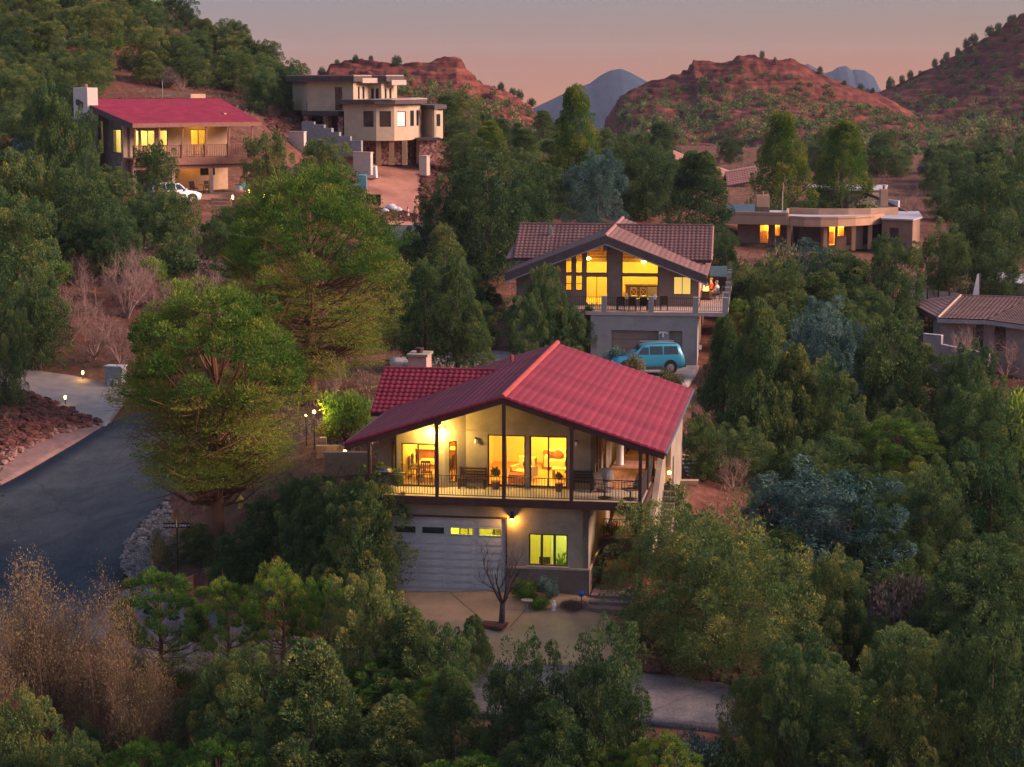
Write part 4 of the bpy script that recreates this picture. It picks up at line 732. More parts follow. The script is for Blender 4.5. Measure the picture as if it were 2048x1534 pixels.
for fr in (.05, .58, .98): m_ = MB(); pbox(m_, pls, pls.L * fr - .3, pls.L * fr + .3, zat(272, 205), zb - .455, -.7, 0); m_.build('pillar', M_rstone, H4)
railing(H4, (st4[0][0], st4[0][1] - 1.1, zb), (st4[0][0] + 3.3, st4[0][1] - 1.6, zb), gap=.3, r=.02)
# stepped block wall and low garden walls below the modern house
M_cmu = mat('blue_grey_block', (.17, .18, .20), .95, (.23, .235, .25), 3, .3, 12); M_paleblk = mat('pale_block', (.45, .36, .30), .95, (.52, .42, .36), 2, .3, 12)
tw = thing('retaining_wall', 'stepped blue grey block wall below the modern house', 'wall'); u_ = [604, 628, 648, 663, 678, 700, 722]; vt_ = [243, 249, 256, 264, 272, 281, 288]
for k in range(6):
    a, b = plan([(u_[k], 200 - k * .5), (u_[k + 1] + .5, 199.5 - k * .5)]); pl = Plane(a, b); m_ = MB(); pbox(m_, pl, 0, pl.L, zat(312, 199), zat(vt_[k], 200 - k * .5), 0, .35); m_.build('wall_step', M_cmu, tw)
for (u0, u1, v0, v1, Y, lb) in ((578, 608, 264, 292, 196, 'short pale garden wall left of the stepped block wall'), (706, 741, 305, 335, 196, 'pale block wall beside the dirt driveway'), (838, 853, 312, 336, 196, 'small white block wall end by the stone pier')):
    a, b = plan([(u0, Y), (u1, Y - 1)]); pl = Plane(a, b); m_ = MB(); pbox(m_, pl, 0, pl.L, zat(v1 + 14, Y), zat(v0, Y), 0, .4); t = thing('garden_wall', lb, 'wall'); m_.build('wall_face', M_paleblk, t); m_ = MB(); pbox(m_, pl, -.05, pl.L + .05, zat(v0, Y), zat(v0, Y) + .08, -.05, .45); m_.build('coping', M_paleblk, t)
# ---------------------------------------------------------------- house 5: curved adobe house on the right
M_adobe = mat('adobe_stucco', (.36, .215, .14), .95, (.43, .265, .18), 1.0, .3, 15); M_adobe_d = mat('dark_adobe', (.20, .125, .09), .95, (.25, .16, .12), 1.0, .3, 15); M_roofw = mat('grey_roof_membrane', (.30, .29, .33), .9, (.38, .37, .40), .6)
H5 = thing('house', 'long flat roofed adobe house with curved front and yellow lit windows', 'house')
Y5 = 205; M_lit5 = mat('lit_pane_amber', (.9, .6, .2), .5, (.7, .35, .08), 1.5, emit=(1, .58, .07), estr=.95, ramp_pos=(.4, .6))
wtop = zat(424, Y5); wb = zat(500, Y5); par = zat(449, Y5)
lf = plan([(1455, 206), (1580, 204), (1581, 211), (1450, 213)]); segwall(H5, lf[:2], par, wtop, M_adobe); segwall(H5, [lf[1], lf[2]], par, wtop, M_adobe); segwall(H5, [lf[3], lf[0]], par, wtop, M_adobe)
lf2 = plan([(1478, 207.5), (1520, 207), (1548, 206.8), (1580, 206.3)]); segwall(H5, lf2, wb, par, M_adobe_d, [(1, .05, .75, zat(490, Y5), zat(452, Y5), M_glass), (2, .12, .50, zat(475, Y5), zat(450, Y5), M_glass), (2, .55, .95, zat(490, Y5), zat(452, Y5), M_dglass)])
uu = [1581, 1612, 1645, 1680, 1715, 1745, 1772]; yy = [204.2, 203.2, 203, 203.2, 204, 205.4, 207.6]; cur = plan(list(zip(uu, yy))); zc1, zc0 = zat(432, 204), zat(452, 204)
segwall(H5, cur, zc0, zc1, M_adobe); flat_roof(H5, cur + plan([(1775, 214), (1582, 212)]), zc1 - .3, .12, M_roofw, 0)
curb = plan([(1588, 206.2), (1648, 205), (1660, 205), (1713, 205.8), (1745, 207.2), (1772, 209.6)])
segwall(H5, curb, wb, zc0, M_adobe_d, [(0, .05, .95, zat(495, Y5), zat(455, Y5), M_dglass), (2, .03, .30, zat(492, Y5), zat(452, Y5), M_glass), (2, .36, .64, zat(474, Y5), zat(452, Y5), M_glass), (2, .70, .98, zat(492, Y5), zat(454, Y5), M_dglass), (3, .55, .95, zat(492, Y5), zat(452, Y5), M_dglass), (4, .1, .9, zat(480, Y5), zat(453, Y5), M_dglass)])
for u, Y in ((1582, 204.6), (1655, 203.6), (1712, 204.4), (1745, 205.9)): a = plan([(u, Y)])[0]; MB().box(a[0] - .2, a[0] + .2, a[1], a[1] + .5, wb, zc0 - .003).build('pillar', M_adobe, H5)
bk5 = plan([(1581, 210), (1640, 208.5), (1700, 208.5), (1745, 209), (1800, 211)]); segwall(H5, bk5, zc1 - .5, zat(418, 208), M_adobe)
rs5 = plan([(1768, 206), (1830, 204), (1845, 208), (1840, 216)]); segwall(H5, rs5, zat(560, 205), zat(440, 205), M_adobe_d, [(0, .25, .55, zat(482, Y5), zat(456, Y5), M_dglass)]); flat_roof(H5, rs5 + plan([(1770, 216)]), zat(440, 205), .15, M_roofw, .3)
flat_roof(H5, lf, wtop - .35, .1, M_roofw, 0)
sp = MB(); a = plan([(1470, 207.5), (1545, 210)])
for k in range(1): pass
pan = thing('solar_panel_array', 'dark solar panels lying on the adobe roof', 'solar panels'); b0 = plan([(1462, 207)])[0]; pp = MB().hexa([(0, 0, 0), (1.0, 0, 0), (1.0, 1.7, .5), (0, 1.7, .5)], [(0, 0, .05), (1.0, 0, .05), (1.0, 1.7, .55), (0, 1.7, .55)]).build('panel', M_dglass, pan)
pp.location = (b0[0], b0[1], wtop - .2)
for k in range(1, 8): o = pp.copy(); COL.objects.link(o); o.location = (b0[0] + (k % 4) * 1.05, b0[1] + (k // 4) * 2.2, wtop - .2 + (k // 4) * .1)
for u, Y, z0, z1, w_, lb in ((1527, 209, wtop - .3, zat(390, 209), 1.35, 'squat stucco chimney on the adobe roof'), (1770, 216, zat(412, 216), zat(378, 216), .8, 'tall stucco chimney behind the adobe house')):
    a = plan([(u, Y)])[0]; t = thing('chimney', lb, 'chimney', (a[0], a[1], z0)); MB().box(-w_ / 2, w_ / 2, -.5, .5, 0, z1 - z0).build('stack', M_adobe, t); MB().lathe([(.14, 0), (.14, .35), (.18, .4)], (0, 0, z1 - z0), 8).build('flue', M_rosew, t)
a = plan([(1567, 206)])[0]; t = thing('vent_pipe', 'thin mast with a red top on the adobe roof', 'mast', (a[0], a[1], wtop - .2)); MB().tube([(0, 0, 0), (0, 0, 2.3)], .05, 6).build('pole', M_steel, t); MB().tube([(0, 0, 2.3), (0, 0, 3.1)], .10, 8).build('cap', M_rosew, t)
bkh = plan([(1625, 228), (1700, 226), (1770, 228), (1775, 236), (1620, 236)]); H5b = thing('house', 'grey green adobe house with an arched window behind the solar panels', 'house'); segwall(H5b, bkh[:3], zat(440, 227), zat(381, 227), mat('sage_stucco', (.17, .15, .125), .95, (.21, .185, .155), 1), [(1, .2, .5, zat(420, 227), zat(408, 227), M_dglass)]); segwall(H5b, [bkh[2], bkh[3], bkh[4], bkh[0]], zat(440, 227), zat(381, 227), MATS['sage_stucco']); flat_roof(H5b, bkh, zat(381, 227), .15, M_roofw, .3)
am = MB(); c5 = plan([(1735, 226.4)])[0]
for k in range(9): a0, a1 = math.pi * k / 9, math.pi * (k + 1) / 9; am.bar((c5[0] + .95 * math.cos(a0), c5[1] - .05, zat(408, 227) + .7 * math.sin(a0) - .1), (c5[0] + .95 * math.cos(a1), c5[1] - .05, zat(408, 227) + .7 * math.sin(a1) - .1), .12, .12)
am.build('arch_trim', M_white, H5b)
m_ = MB(); p0 = plan([(1750, 222), (1835, 214)]); slab(m_, (p0[0][0], p0[0][1], zat(392, 220)), (p0[1][0], p0[1][1], zat(428, 216)), (p0[1][0] + .3, p0[1][1] + 4, zat(425, 218)), (p0[0][0], p0[0][1] + 5, zat(388, 224)), .25); m_.build('lean_to_roof', M_btile, H5b)
pa = plan([(1755, 221.5), (1795, 218)]); pl = Plane(*pa); m_ = MB(); pbox(m_, pl, 0, pl.L, zat(430, 220), zat(398, 221), .3, .5); m_.build('wall', M_white, H5b)
lw5 = thing('garden_wall', 'low tan adobe wall left of the adobe house', 'wall'); a, b = plan([(1300, 222), (1352, 219)]); pl = Plane(a, b); m_ = MB(); pbox(m_, pl, 0, pl.L, zat(430, 221), zat(377, 221), 0, .5); m_.build('wall_face', M_adobe, lw5); a, b = plan([(1255, 224), (1302, 222)]); pl = Plane(a, b); m_ = MB(); pbox(m_, pl, 0, pl.L, zat(420, 223), zat(398, 223), 0, .4); m_.build('wall_end', M_adobe, lw5)
for (u0, u1, Y, lb) in ((1522, 1580, 208.4, 'amber lamp behind the left adobe windows'), (1657, 1713, 207.2, 'amber lamp behind the curved adobe front')):
    q = plan([(u0, Y), (u1, Y)]); rm = MB(); rm.box(q[0][0], q[1][0], Y + 1.6, Y + 1.7, wb, par); rm.box(q[0][0] - .1, q[0][0], Y - .6, Y + 1.6, wb, par); rm.box(q[1][0], q[1][0] + .1, Y - .6, Y + 1.6, wb, par); rm.box(q[0][0], q[1][0], Y - .6, Y + 1.6, wb + .3, wb + .35); rm.box(q[0][0], q[1][0], Y - .6, Y + 1.6, par - .12, par - .02); rm.build('interior_wall', M_iwall, H5); cx_ = (q[0][0] + q[1][0]) / 2
    t = thing('ceiling_lamp', lb, 'lamp', (cx_, Y + .6, par - .13)); MB().lathe([(.05, 0), (.16, -.04), (.12, -.16)], (0, 0, 0), 10).build('lamp_shade', M_bulb, t); lamp_light('lamp_light', t, (0, 0, -.45), 150, AMB, .1)
    for k in range(2): MB().box(cx_ - 1 + k * 1.1, cx_ - .5 + k * 1.1, Y + 1.2, Y + 1.58, wb + .35, wb + 1.6 + .4 * k).build('cabinet', M_wood, H5)
# ---------------------------------------------------------------- house 6: hipped brown tile roof on the right edge
H6 = thing('house', 'low house with purplish brown hipped tile roof behind bare shrubs', 'house'); zr6, ze6 = zat(591, 150), zat(637, 143)
def p3(u, v, Y): return tuple(at(u, v, Y))
A, B, C_, D, E_, F_ = (*plan([(1887, 143)])[0], ze6), (*plan([(1986, 142)])[0], ze6), (*plan([(2075, 138.5)])[0], ze6), (*plan([(2075, 148)])[0], zr6), (*plan([(1931, 149.5)])[0], zr6), (*plan([(1828, 152)])[0], ze6 + .15)
rf = MB()
for q in ((A, B, D, E_), (B, C_, D), (F_, A, E_)): n_ = len(q); rf.hexa([(x, y, z - .18) for x, y, z in q], q)
G_ = (*plan([(1900, 158)])[0], ze6); rf.hexa([(x, y, z - .18) for x, y, z in (F_, E_, G_)], (F_, E_, G_)); rf = rf.build('roof', M_trim2, H6)
def tri_tiles(P0, P1, T0, T1, expo=.36):
    """courses from eave P0-P1 up to T0-T1, each its own piece"""
    P0, P1, T0, T1 = map(Vector, (P0, P1, T0, T1)); S = ((T0 + T1) / 2 - (P0 + P1) / 2).length; n = max(2, int(S / expo))
    for i in range(n):
        f0, f1 = i / n, (i + 1.12) / n; a, b = P0.lerp(T0, f0), P1.lerp(T1, f0); c, d = P1.lerp(T1, min(f1, 1)), P0.lerp(T0, min(f1, 1)); L = (b - a).length; k = max(2, int(L / .075)); up_ = Vector((0, 0, 1)); mb = MB(); V = []
        for j in range(k + 1): t = j / k; wv = .03 * abs(math.sin(math.pi * t * L / .3)); V += [a.lerp(b, t) + up_ * (.06 + wv), d.lerp(c, t) + up_ * (.02 + wv)]
        mb.v = [tuple(q) for q in V]; mb.f = [(2 * j, 2 * j + 2, 2 * j + 3, 2 * j + 1) for j in range(k)]; mb.build('tile_course', M_btile6, rf, fix=False)
M_btile6 = mat('purple_brown_tile', (.115, .065, .065), .85, (.17, .10, .095), 2.0, .2, 25, objrand=.12)
tri_tiles(A, B, E_, D); tri_tiles(B, C_, D, D); tri_tiles(F_, A, E_, E_)
ridge_cap(rf, (A[0], A[1], A[2] + .06), (E_[0], E_[1], E_[2] + .06), .10, mat('pale_hip_tile', (.27, .19, .15), .85, (.40, .29, .23), 6)); ridge_cap(rf, (E_[0], E_[1], E_[2] + .05), (D[0], D[1], D[2] + .05), .09, M_btile6)
m_ = MB(); pl = Plane(A, B); pbox(m_, pl, -.05, pl.L, ze6 - .3, ze6 - .02, -.06, .0); m_.build('fascia', M_taupe, rf); m_ = MB(); pl = Plane(B, C_); pbox(m_, pl, 0, pl.L, ze6 - .3, ze6 - .02, -.06, 0); m_.build('fascia', M_taupe, rf)
h6 = plan([(1842, 152), (1894, 144.2), (1950, 143.6), (1980, 143.2), (2072, 140)]); segwall(H6, h6, zat(770, 142), ze6 - .2, mat('dusky_stucco', (.24, .20, .205), .95, (.29, .245, .245), 1.2, .3, 15), [(0, .3, .7, ze6 - 1.8, ze6 - .5, M_dglass), (2, .3, 1, ze6 - 2.6, ze6 - .35, M_dglass), (3, .25, .5, ze6 - 2.2, ze6 - .4, M_dglass)])
gwl = thing('garden_wall', 'dusky stucco garden wall before the hipped roof house', 'wall'); a, b, c = plan([(1858, 141), (1895, 140), (1990, 135)]); 
for q0, q1, vv in ((a, b, 672), (b, c, 690)): pl = Plane(q0, q1); m_ = MB(); pbox(m_, pl, 0, pl.L, zat(770, 137), zat(vv, 140), 0, .25); m_.build('wall_face', MATS['dusky_stucco'], gwl); m_ = MB(); pbox(m_, pl, 0, pl.L, zat(vv, 140), zat(vv, 140) + .06, -.04, .29); m_.build('coping', M_roofw, gwl)
up6 = plan([(2003, 160), (2075, 158), (2075, 166), (2005, 167)]); H6b = thing('house', 'flat roofed stucco house at the end of the tan fence', 'house'); segwall(H6b, [up6[3], up6[0], up6[1]], zat(640, 160), zat(566, 160), M_taupe); flat_roof(H6b, up6, zat(566, 160), .15, M_roofw, .3)
fc = thing('fence', 'tan panel fence with dark posts behind the hipped roof house', 'fence'); q = plan([(1820, 160), (1930, 157)]); pl = Plane(*q); n_ = 5
for k in range(n_): m_ = MB(); pbox(m_, pl, pl.L * k / n_ + .08, pl.L * (k + 1) / n_ - .02, zat(625, 159), zat(576, 159) - .05 * k, 0, .05); m_.build('fence_panel', M_pinkst, fc)
for k in range(n_ + 1): m_ = MB(); pbox(m_, pl, pl.L * k / n_ - .02, pl.L * k / n_ + .08, zat(630, 159), zat(574, 159) - .05 * k, -.03, .08); m_.build('post', M_brown, fc)
q = plan([(1925, 157.5), (2003, 158)]); rt = thing('railing', 'pale metal railing between the tan fence and the flat roofed house', 'railing'); railing(rt, (q[0][0], q[0][1], zat(600, 157)), (q[1][0], q[1][1], zat(600, 158)), h=.75, gap=.16)
a = plan([(1963, 156)])[0]; t = thing('upright_board', 'tall narrow white board standing behind the hipped roof', 'board', (a[0], a[1], zat(594, 156))); MB().hexa([(-.3, 0, 0), (.22, 0, 0), (.22, .1, 0), (-.3, .1, 0)], [(.02, 0, 1.75), (.16, 0, 1.85), (.16, .1, 1.85), (.02, .1, 1.75)]).build('face', M_white, t); MB().box(.222, .28, -.01, .11, 0, 1.85).build('edge', M_bcap, t)
# ---------------------------------------------------------------- house 7: tile roofs among the pines
H7 = thing('house', 'terracotta tile roofed house half hidden among pines below the butte', 'house')
M_tc = mat('terracotta_tile', (.26, .115, .095), .85, (.34, .17, .14), 1.5, .2, 15, objrand=.1)
def ridge_house(u0, v0, u1, v1, Y, dep, rise, lit=False):
    a, b = Vector(at(u0, v0, Y)), Vector(at(u1, v1, Y)); d = Vector((0, -dep, -rise)); m_ = MB(); slab(m_, a, b, b + d, a + d, .15); slab(m_, a, b, b + Vector((0, dep, -rise)), a + Vector((0, dep, -rise)), .15); rf = m_.build('roof', M_trim2, H7)
    tiled_slope(rf, a + Vector((0, 0, .02)), b - a, d, (b - a).length, d.length, M_tc, .4, pitch=.32, amp=.045); ridge_cap(rf, a + Vector((0, 0, .05)), b + Vector((0, 0, .05)), .14, mat('pale_terracotta_ridge', (.48, .27, .22), .85, (.55, .33, .27), 3))
    pl = Plane((a.x + .4, a.y - dep + .5), (b.x - .4, b.y - dep + .5)); m_ = MB(); z0 = min(a.z, b.z) - rise; ww = [(pl.L * .45, pl.L * .8, z0 - 1.9, z0 - .35)] if lit else []
    wallgrid(m_, pl, 0, pl.L, z0 - 4, z0 - .1, ww, .2); m_.build('wall', M_adobe, H7)
    for o in ww: window(H7, pl, *o, M_brown, M_lit5)
ridge_house(1346, 303, 1415, 332, 262, 3.5, 1.4); ridge_house(1416, 330, 1462, 345, 258, 3.2, 1.3); ridge_house(1450, 345, 1512, 334, 250, 3.2, 1.5, True)
# ================================================================ HILLS AND FAR MOUNTAINS
def rock_mat(name, a, b, c, band=.9):
    m = bpy.data.materials.new(name); m.use_nodes = True; t = m.node_tree; bs = t.nodes['Principled BSDF']; bs.inputs['Roughness'].default_value = .95; bs.inputs['Specular IOR Level'].default_value = .1
    tc_ = N(t, 'ShaderNodeTexCoord'); mp = N(t, 'ShaderNodeMapping'); mp.inputs['Scale'].default_value = (.03, .03, band); t.links.new(tc_.outputs['Object'], mp.inputs[0])
    n1 = N(t, 'ShaderNodeTexNoise'); n1.inputs['Scale'].default_value = 1; n1.inputs['Detail'].default_value = 6; t.links.new(mp.outputs[0], n1.inputs['Vector']); n2 = N(t, 'ShaderNodeTexNoise'); n2.inputs['Scale'].default_value = .35; n2.inputs['Detail'].default_value = 8; t.links.new(tc_.outputs['Object'], n2.inputs['Vector'])
    r1 = ramp(t, [(.35, a), (.5, b), (.62, c)], n1.outputs['Fac']); r2 = ramp(t, [(.35, a), (.55, b), (.75, c)], n2.outputs['Fac']); x = N(t, 'ShaderNodeMix', data_type='RGBA'); x.inputs[0].default_value = .68; t.links.new(r1, x.inputs[6]); t.links.new(r2, x.inputs[7]); t.links.new(x.outputs[2], bs.inputs['Base Color'])
    bp = N(t, 'ShaderNodeBump'); bp.inputs['Strength'].default_value = .8; bp.inputs['Distance'].default_value = .8; t.links.new(n1.outputs['Fac'], bp.inputs['Height']); t.links.new(bp.outputs[0], bs.inputs['Normal']); return m
M_rock = rock_mat('red_sandstone', (.045, .015, .014), (.115, .034, .027), (.22, .08, .058))
_hr = np.random.default_rng(11)
def fbm(x, y, s, seed, octv=5):
    r = np.random.default_rng(seed); z = np.zeros_like(x)
    for o in range(octv):
        for _ in range(4): a = r.uniform(0, 6.28); k = s * 2 ** o; z = z + np.sin(k * (x * math.cos(a) + y * math.sin(a)) + r.uniform(0, 6.28)) * .5 ** o * .5
    return z
HILLS = []
def hill(name, crest, Yc, prof, x_pad, step, label, seed, back=60, foot=None, res=(320, 150), rough=1.0, material=None):
    """crest: photograph pixels of the skyline at distance Yc; prof: (distance before the crest, share of the height)"""
    c = np.array([at(u, v, Yc) for u, v in crest]); x0, x1 = c[0, 0] - x_pad, c[-1, 0] + x_pad; far = prof[-1][0]
    X, D = np.meshgrid(np.linspace(x0, x1, res[0]), np.concatenate([-np.linspace(back, 0, 24)[:-1], np.linspace(0, 1, res[1] - 23) ** 1.35 * far])); Y = Yc - D
    zc = np.interp(X, c[:, 0], c[:, 2], left=c[0, 2] - 30, right=c[-1, 2]); base = terr0(X, Y) - 2.0
    wob = fbm(X, Y, .035, seed) * 6 * np.clip(D / 25, 0, 1); g = np.interp(D + wob, [-back, 0] + [p[0] for p in prof], [.45, 1] + [p[1] for p in prof]); fo = foot if foot is not None else 4.0
    Z = fo + (zc - fo) * g + fbm(X, Y, .12, seed + 1) * .9 * rough * np.clip(D / 12, .15, 1); gul = np.abs(np.sin(X * .16 + fbm(X, Y, .04, seed + 7) * 2.2)) ** .5; Z = Z - (1 - gul) * 1.5 * np.clip(D / 10, 0, 1); ph = fbm(X, Y, .05, seed + 2) * 2.2 + fbm(X, Y, .3, seed + 8, 3) * .5; q = (Z + ph) / step; fl = np.floor(q); fr = q - fl; fr = np.clip((fr - .62) / .33, 0, 1); fr = fr * fr * (3 - 2 * fr); Zt = step * (fl + fr * .85 + (q - fl) * .15) - ph
    k = np.clip(1 - D / (far * .55), 0, 1) ** .5; k = k * np.clip(.75 + fbm(X, Y, .06, seed + 5) * .6, 0, 1); Z = Z * (1 - k) + Zt * k + fbm(X, Y, .5, seed + 3, 4) * .28 + fbm(X, Y, 1.3, seed + 9, 3) * .16; Z = np.where(D > far - 3, base, Z)
    i = np.arange(X.size).reshape(X.shape); o = obj(name, np_mesh(name, np.stack([X, Y, Z], -1).reshape(-1, 3), np.stack([i[:-1, :-1], i[1:, :-1], i[1:, 1:], i[:-1, 1:]], -1).reshape(-1, 4), material or M_rock)); tag(o, label, kind='structure'); HILLS.append((X, Y, Z)); return o
hill('hill', [(1190,330),(1226,290),(1231,215),(1242,188),(1262,178),(1300,160),(1340,150),(1372,143),(1386,122),(1440,121),(1470,113),(1480,108),(1510,108),(1525,114),(1580,118),(1602,130),(1640,148),(1690,165),(1740,182),(1790,205),(1850,240),(1920,290)], 540, [(9,.80),(16,.62),(40,.50),(80,.28),(140,.06),(170,-.1)], 6, 1.7, 'layered red sandstone butte with a flat ledge on top', 5)
hill('hill', [(560,190),(640,160),(662,128),(700,118),(760,124),(800,128),(850,122),(915,116),(925,124),(948,146),(962,160),(1000,172),(1030,190),(1062,216),(1085,240),(1120,280),(1180,330)], 390, [(8,.84),(16,.66),(50,.42),(90,.15),(125,-.15)], 6, 1.4, 'red rock ridge sloping down behind the modern house', 21, foot=10)
hill('hill', [(1690,215),(1740,190),(1790,172),(1830,152),(1880,128),(1930,96),(1980,66),(2020,42),(2048,26),(2150,-20),(2300,-70),(2500,-90)], 620, [(12,.86),(30,.68),(80,.40),(140,.16),(215,-.1)], 8, 2.2, 'steep red hillside rising at the edge of the valley', 33, foot=5)
M_far = rock_mat('haze_blue_slope', (.012, .026, .050), (.020, .038, .068), (.045, .062, .09), .02)  # blue of the distant haze is painted into the slope colours
def mountain(name, crest, Y, dep, label, seed, low):
    c = np.array([at(u, v, Y) for u, v in crest]); n = 160; x = np.linspace(c[0, 0], c[-1, 0], n); zc = np.interp(x, c[:, 0], c[:, 2]); m = 40; t = np.linspace(-.35, 1, m)[:, None]; X = np.repeat(x[None], m, 0); Yg = Y - t * dep + 0 * X; s = Y / 2500
    g = np.where(t < 0, 1 + t * 1.2, 1 - t); ridge = np.abs(fbm(X, Yg, .018 / s, seed)); Z = low + (zc[None] - low) * g + fbm(X, Yg, .04 / s, seed + 1, 6) * 8 * s * np.clip(t * 4, .06, 1) - ridge * 16 * s * np.clip(t * 3, 0, 1)
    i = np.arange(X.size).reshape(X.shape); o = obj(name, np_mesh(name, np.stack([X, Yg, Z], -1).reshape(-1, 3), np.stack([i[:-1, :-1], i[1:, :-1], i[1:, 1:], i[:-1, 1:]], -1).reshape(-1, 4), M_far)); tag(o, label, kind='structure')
mountain('mountain', [(900,290),(1000,245),(1090,204),(1140,180),(1180,166),(1200,150),(1222,138),(1242,134),(1262,142),(1290,158),(1330,176),(1400,200),(1500,240)], 2600, 600, 'forested mountain peak painted haze blue in the far distance', 3, -260)
mountain('mountain', [(1540,190),(1580,150),(1598,132),(1616,126),(1634,137),(1650,146),(1664,142),(1676,134),(1692,131),(1704,140),(1712,138),(1730,140),(1748,152),(1760,176),(1800,215)], 3300, 500, 'cluster of rounded peaks painted haze blue behind the butte', 9, -300)
# ================================================================ VEGETATION
def cards(P, D, L, W, tint, rng, bend=.0):
    """small leaf sprays: one slim diamond for each point, along D"""
    n = len(P); D = D / np.linalg.norm(D, axis=1, keepdims=True).clip(1e-6); r = rng.normal(size=(n, 3)); S = np.cross(D, r); S /= np.linalg.norm(S, axis=1, keepdims=True).clip(1e-6)
    L = np.broadcast_to(L, (n,))[:, None]; W = np.broadcast_to(W, (n,))[:, None]
    V = np.stack([P - D * L * .45, P + S * W * .5, P + D * L * .55, P - S * W * .5], 1).reshape(-1, 3); F = np.arange(4 * n).reshape(n, 4); return V, F, np.repeat(tint, 4)
def unit(rng, n):
    v = rng.normal(size=(n, 3)); return v / np.linalg.norm(v, axis=1, keepdims=True)
LM = {}
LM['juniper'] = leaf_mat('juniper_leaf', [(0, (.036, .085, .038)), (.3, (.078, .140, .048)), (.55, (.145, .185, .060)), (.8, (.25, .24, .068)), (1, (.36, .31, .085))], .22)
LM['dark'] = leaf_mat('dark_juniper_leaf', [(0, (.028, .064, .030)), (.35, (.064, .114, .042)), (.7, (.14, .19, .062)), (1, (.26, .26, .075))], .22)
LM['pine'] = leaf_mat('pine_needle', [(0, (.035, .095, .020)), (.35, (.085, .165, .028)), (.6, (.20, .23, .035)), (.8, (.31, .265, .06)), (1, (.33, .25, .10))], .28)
LM['bigpine'] = leaf_mat('umbrella_pine_needle', [(0, (.035, .095, .020)), (.3, (.085, .165, .028)), (.55, (.20, .23, .035)), (.8, (.29, .25, .065)), (1, (.30, .23, .11))], .28, .03)
LM['blue'] = leaf_mat('blue_cedar_needle', [(0, (.035, .080, .075)), (.4, (.080, .15, .135)), (.75, (.16, .24, .21)), (1, (.26, .31, .25))], .22)
LM['gold'] = leaf_mat('dry_golden_leaf', [(0, (.12, .09, .08)), (.4, (.18, .135, .085)), (.75, (.27, .205, .085)), (1, (.37, .285, .095))], .4)
LM['olive'] = leaf_mat('olive_brush_leaf', [(0, (.08, .09, .05)), (.4, (.16, .15, .07)), (.75, (.25, .215, .09)), (1, (.34, .28, .14))], .22)
LM['green'] = leaf_mat('bright_shrub_leaf', [(0, (.04, .10, .025)), (.4, (.10, .20, .035)), (.75, (.22, .31, .05)), (1, (.36, .38, .06))], .45)
LM['grey'] = leaf_mat('grey_brush_leaf', [(0, (.09, .07, .065)), (.4, (.16, .125, .11)), (.75, (.24, .185, .155)), (1, (.31, .25, .20))], .22)
M_bark = mat('shaggy_bark', (.075, .045, .038), .95, (.14, .09, .075), 8, .5, 30, stretch=(1, 1, .15)); M_pbark = mat('pine_bark', (.13, .060, .038), .95, (.20, .095, .06), 5, .6, 20, stretch=(1, 1, .3)); M_twig = mat('pale_pink_twig', (.20, .125, .115), .95, (.30, .195, .175), 6); M_dtwig = mat('charcoal_twig', (.035, .028, .032), .95, (.06, .045, .05), 6); M_gtwig = mat('brown_twig', (.12, .075, .05), .95, (.18, .11, .075), 6)
def branches(rng, h, r0, n1, spread, up=.7, sub=4, levels=2, base=.15, nside=5):
    """forking limbs as tapered tubes"""
    mb = MB(); tips = []
    def grow(p, d, L, r, lev):
        q = [Vector(p)]; dd = Vector(d).normalized(); k = 4
        for i in range(k): dd = (dd + Vector(rng.normal(size=3)) * .16 + Vector((0, 0, .05))).normalized(); q.append(q[-1] + dd * (L / k))
        mb.tube(q, [r * (1 - .75 * i / k) for i in range(k + 1)], nside if lev == 0 else 3, cap=False); tips.append(q[-1])
        if lev < levels:
            for _ in range(sub):
                i = rng.integers(1, k + 1); nd = (dd * .7 + Vector(rng.normal(size=3)) * .6 + Vector((0, 0, .25))).normalized(); grow(q[i], nd, L * rng.uniform(.4, .65), r * .4, lev + 1)
    for j in range(n1):
        a = 2 * math.pi * j / n1 + rng.uniform(-.4, .4); d = Vector((math.cos(a) * spread, math.sin(a) * spread, up)); grow((0, 0, base * rng.uniform(0, 1)), d, h * rng.uniform(.7, 1), r0, 0)
    return mb, tips
def env(t, shape):
    if shape == 'cone': return np.clip(1.05 * (1 - t) ** .75 * np.clip(t * 7 + .45, 0, 1), 0, 1)
    if shape == 'ovoid': return np.sqrt(np.clip(1 - ((t - .42) / .60) ** 2, .02, 1))
    if shape == 'round': return np.sqrt(np.clip(1 - ((t - .5) / .52) ** 2, .02, 1))
    if shape == 'column': return np.clip(.95 * (1 - t ** 3) * np.clip(t * 6 + .5, 0, 1), .05, 1)
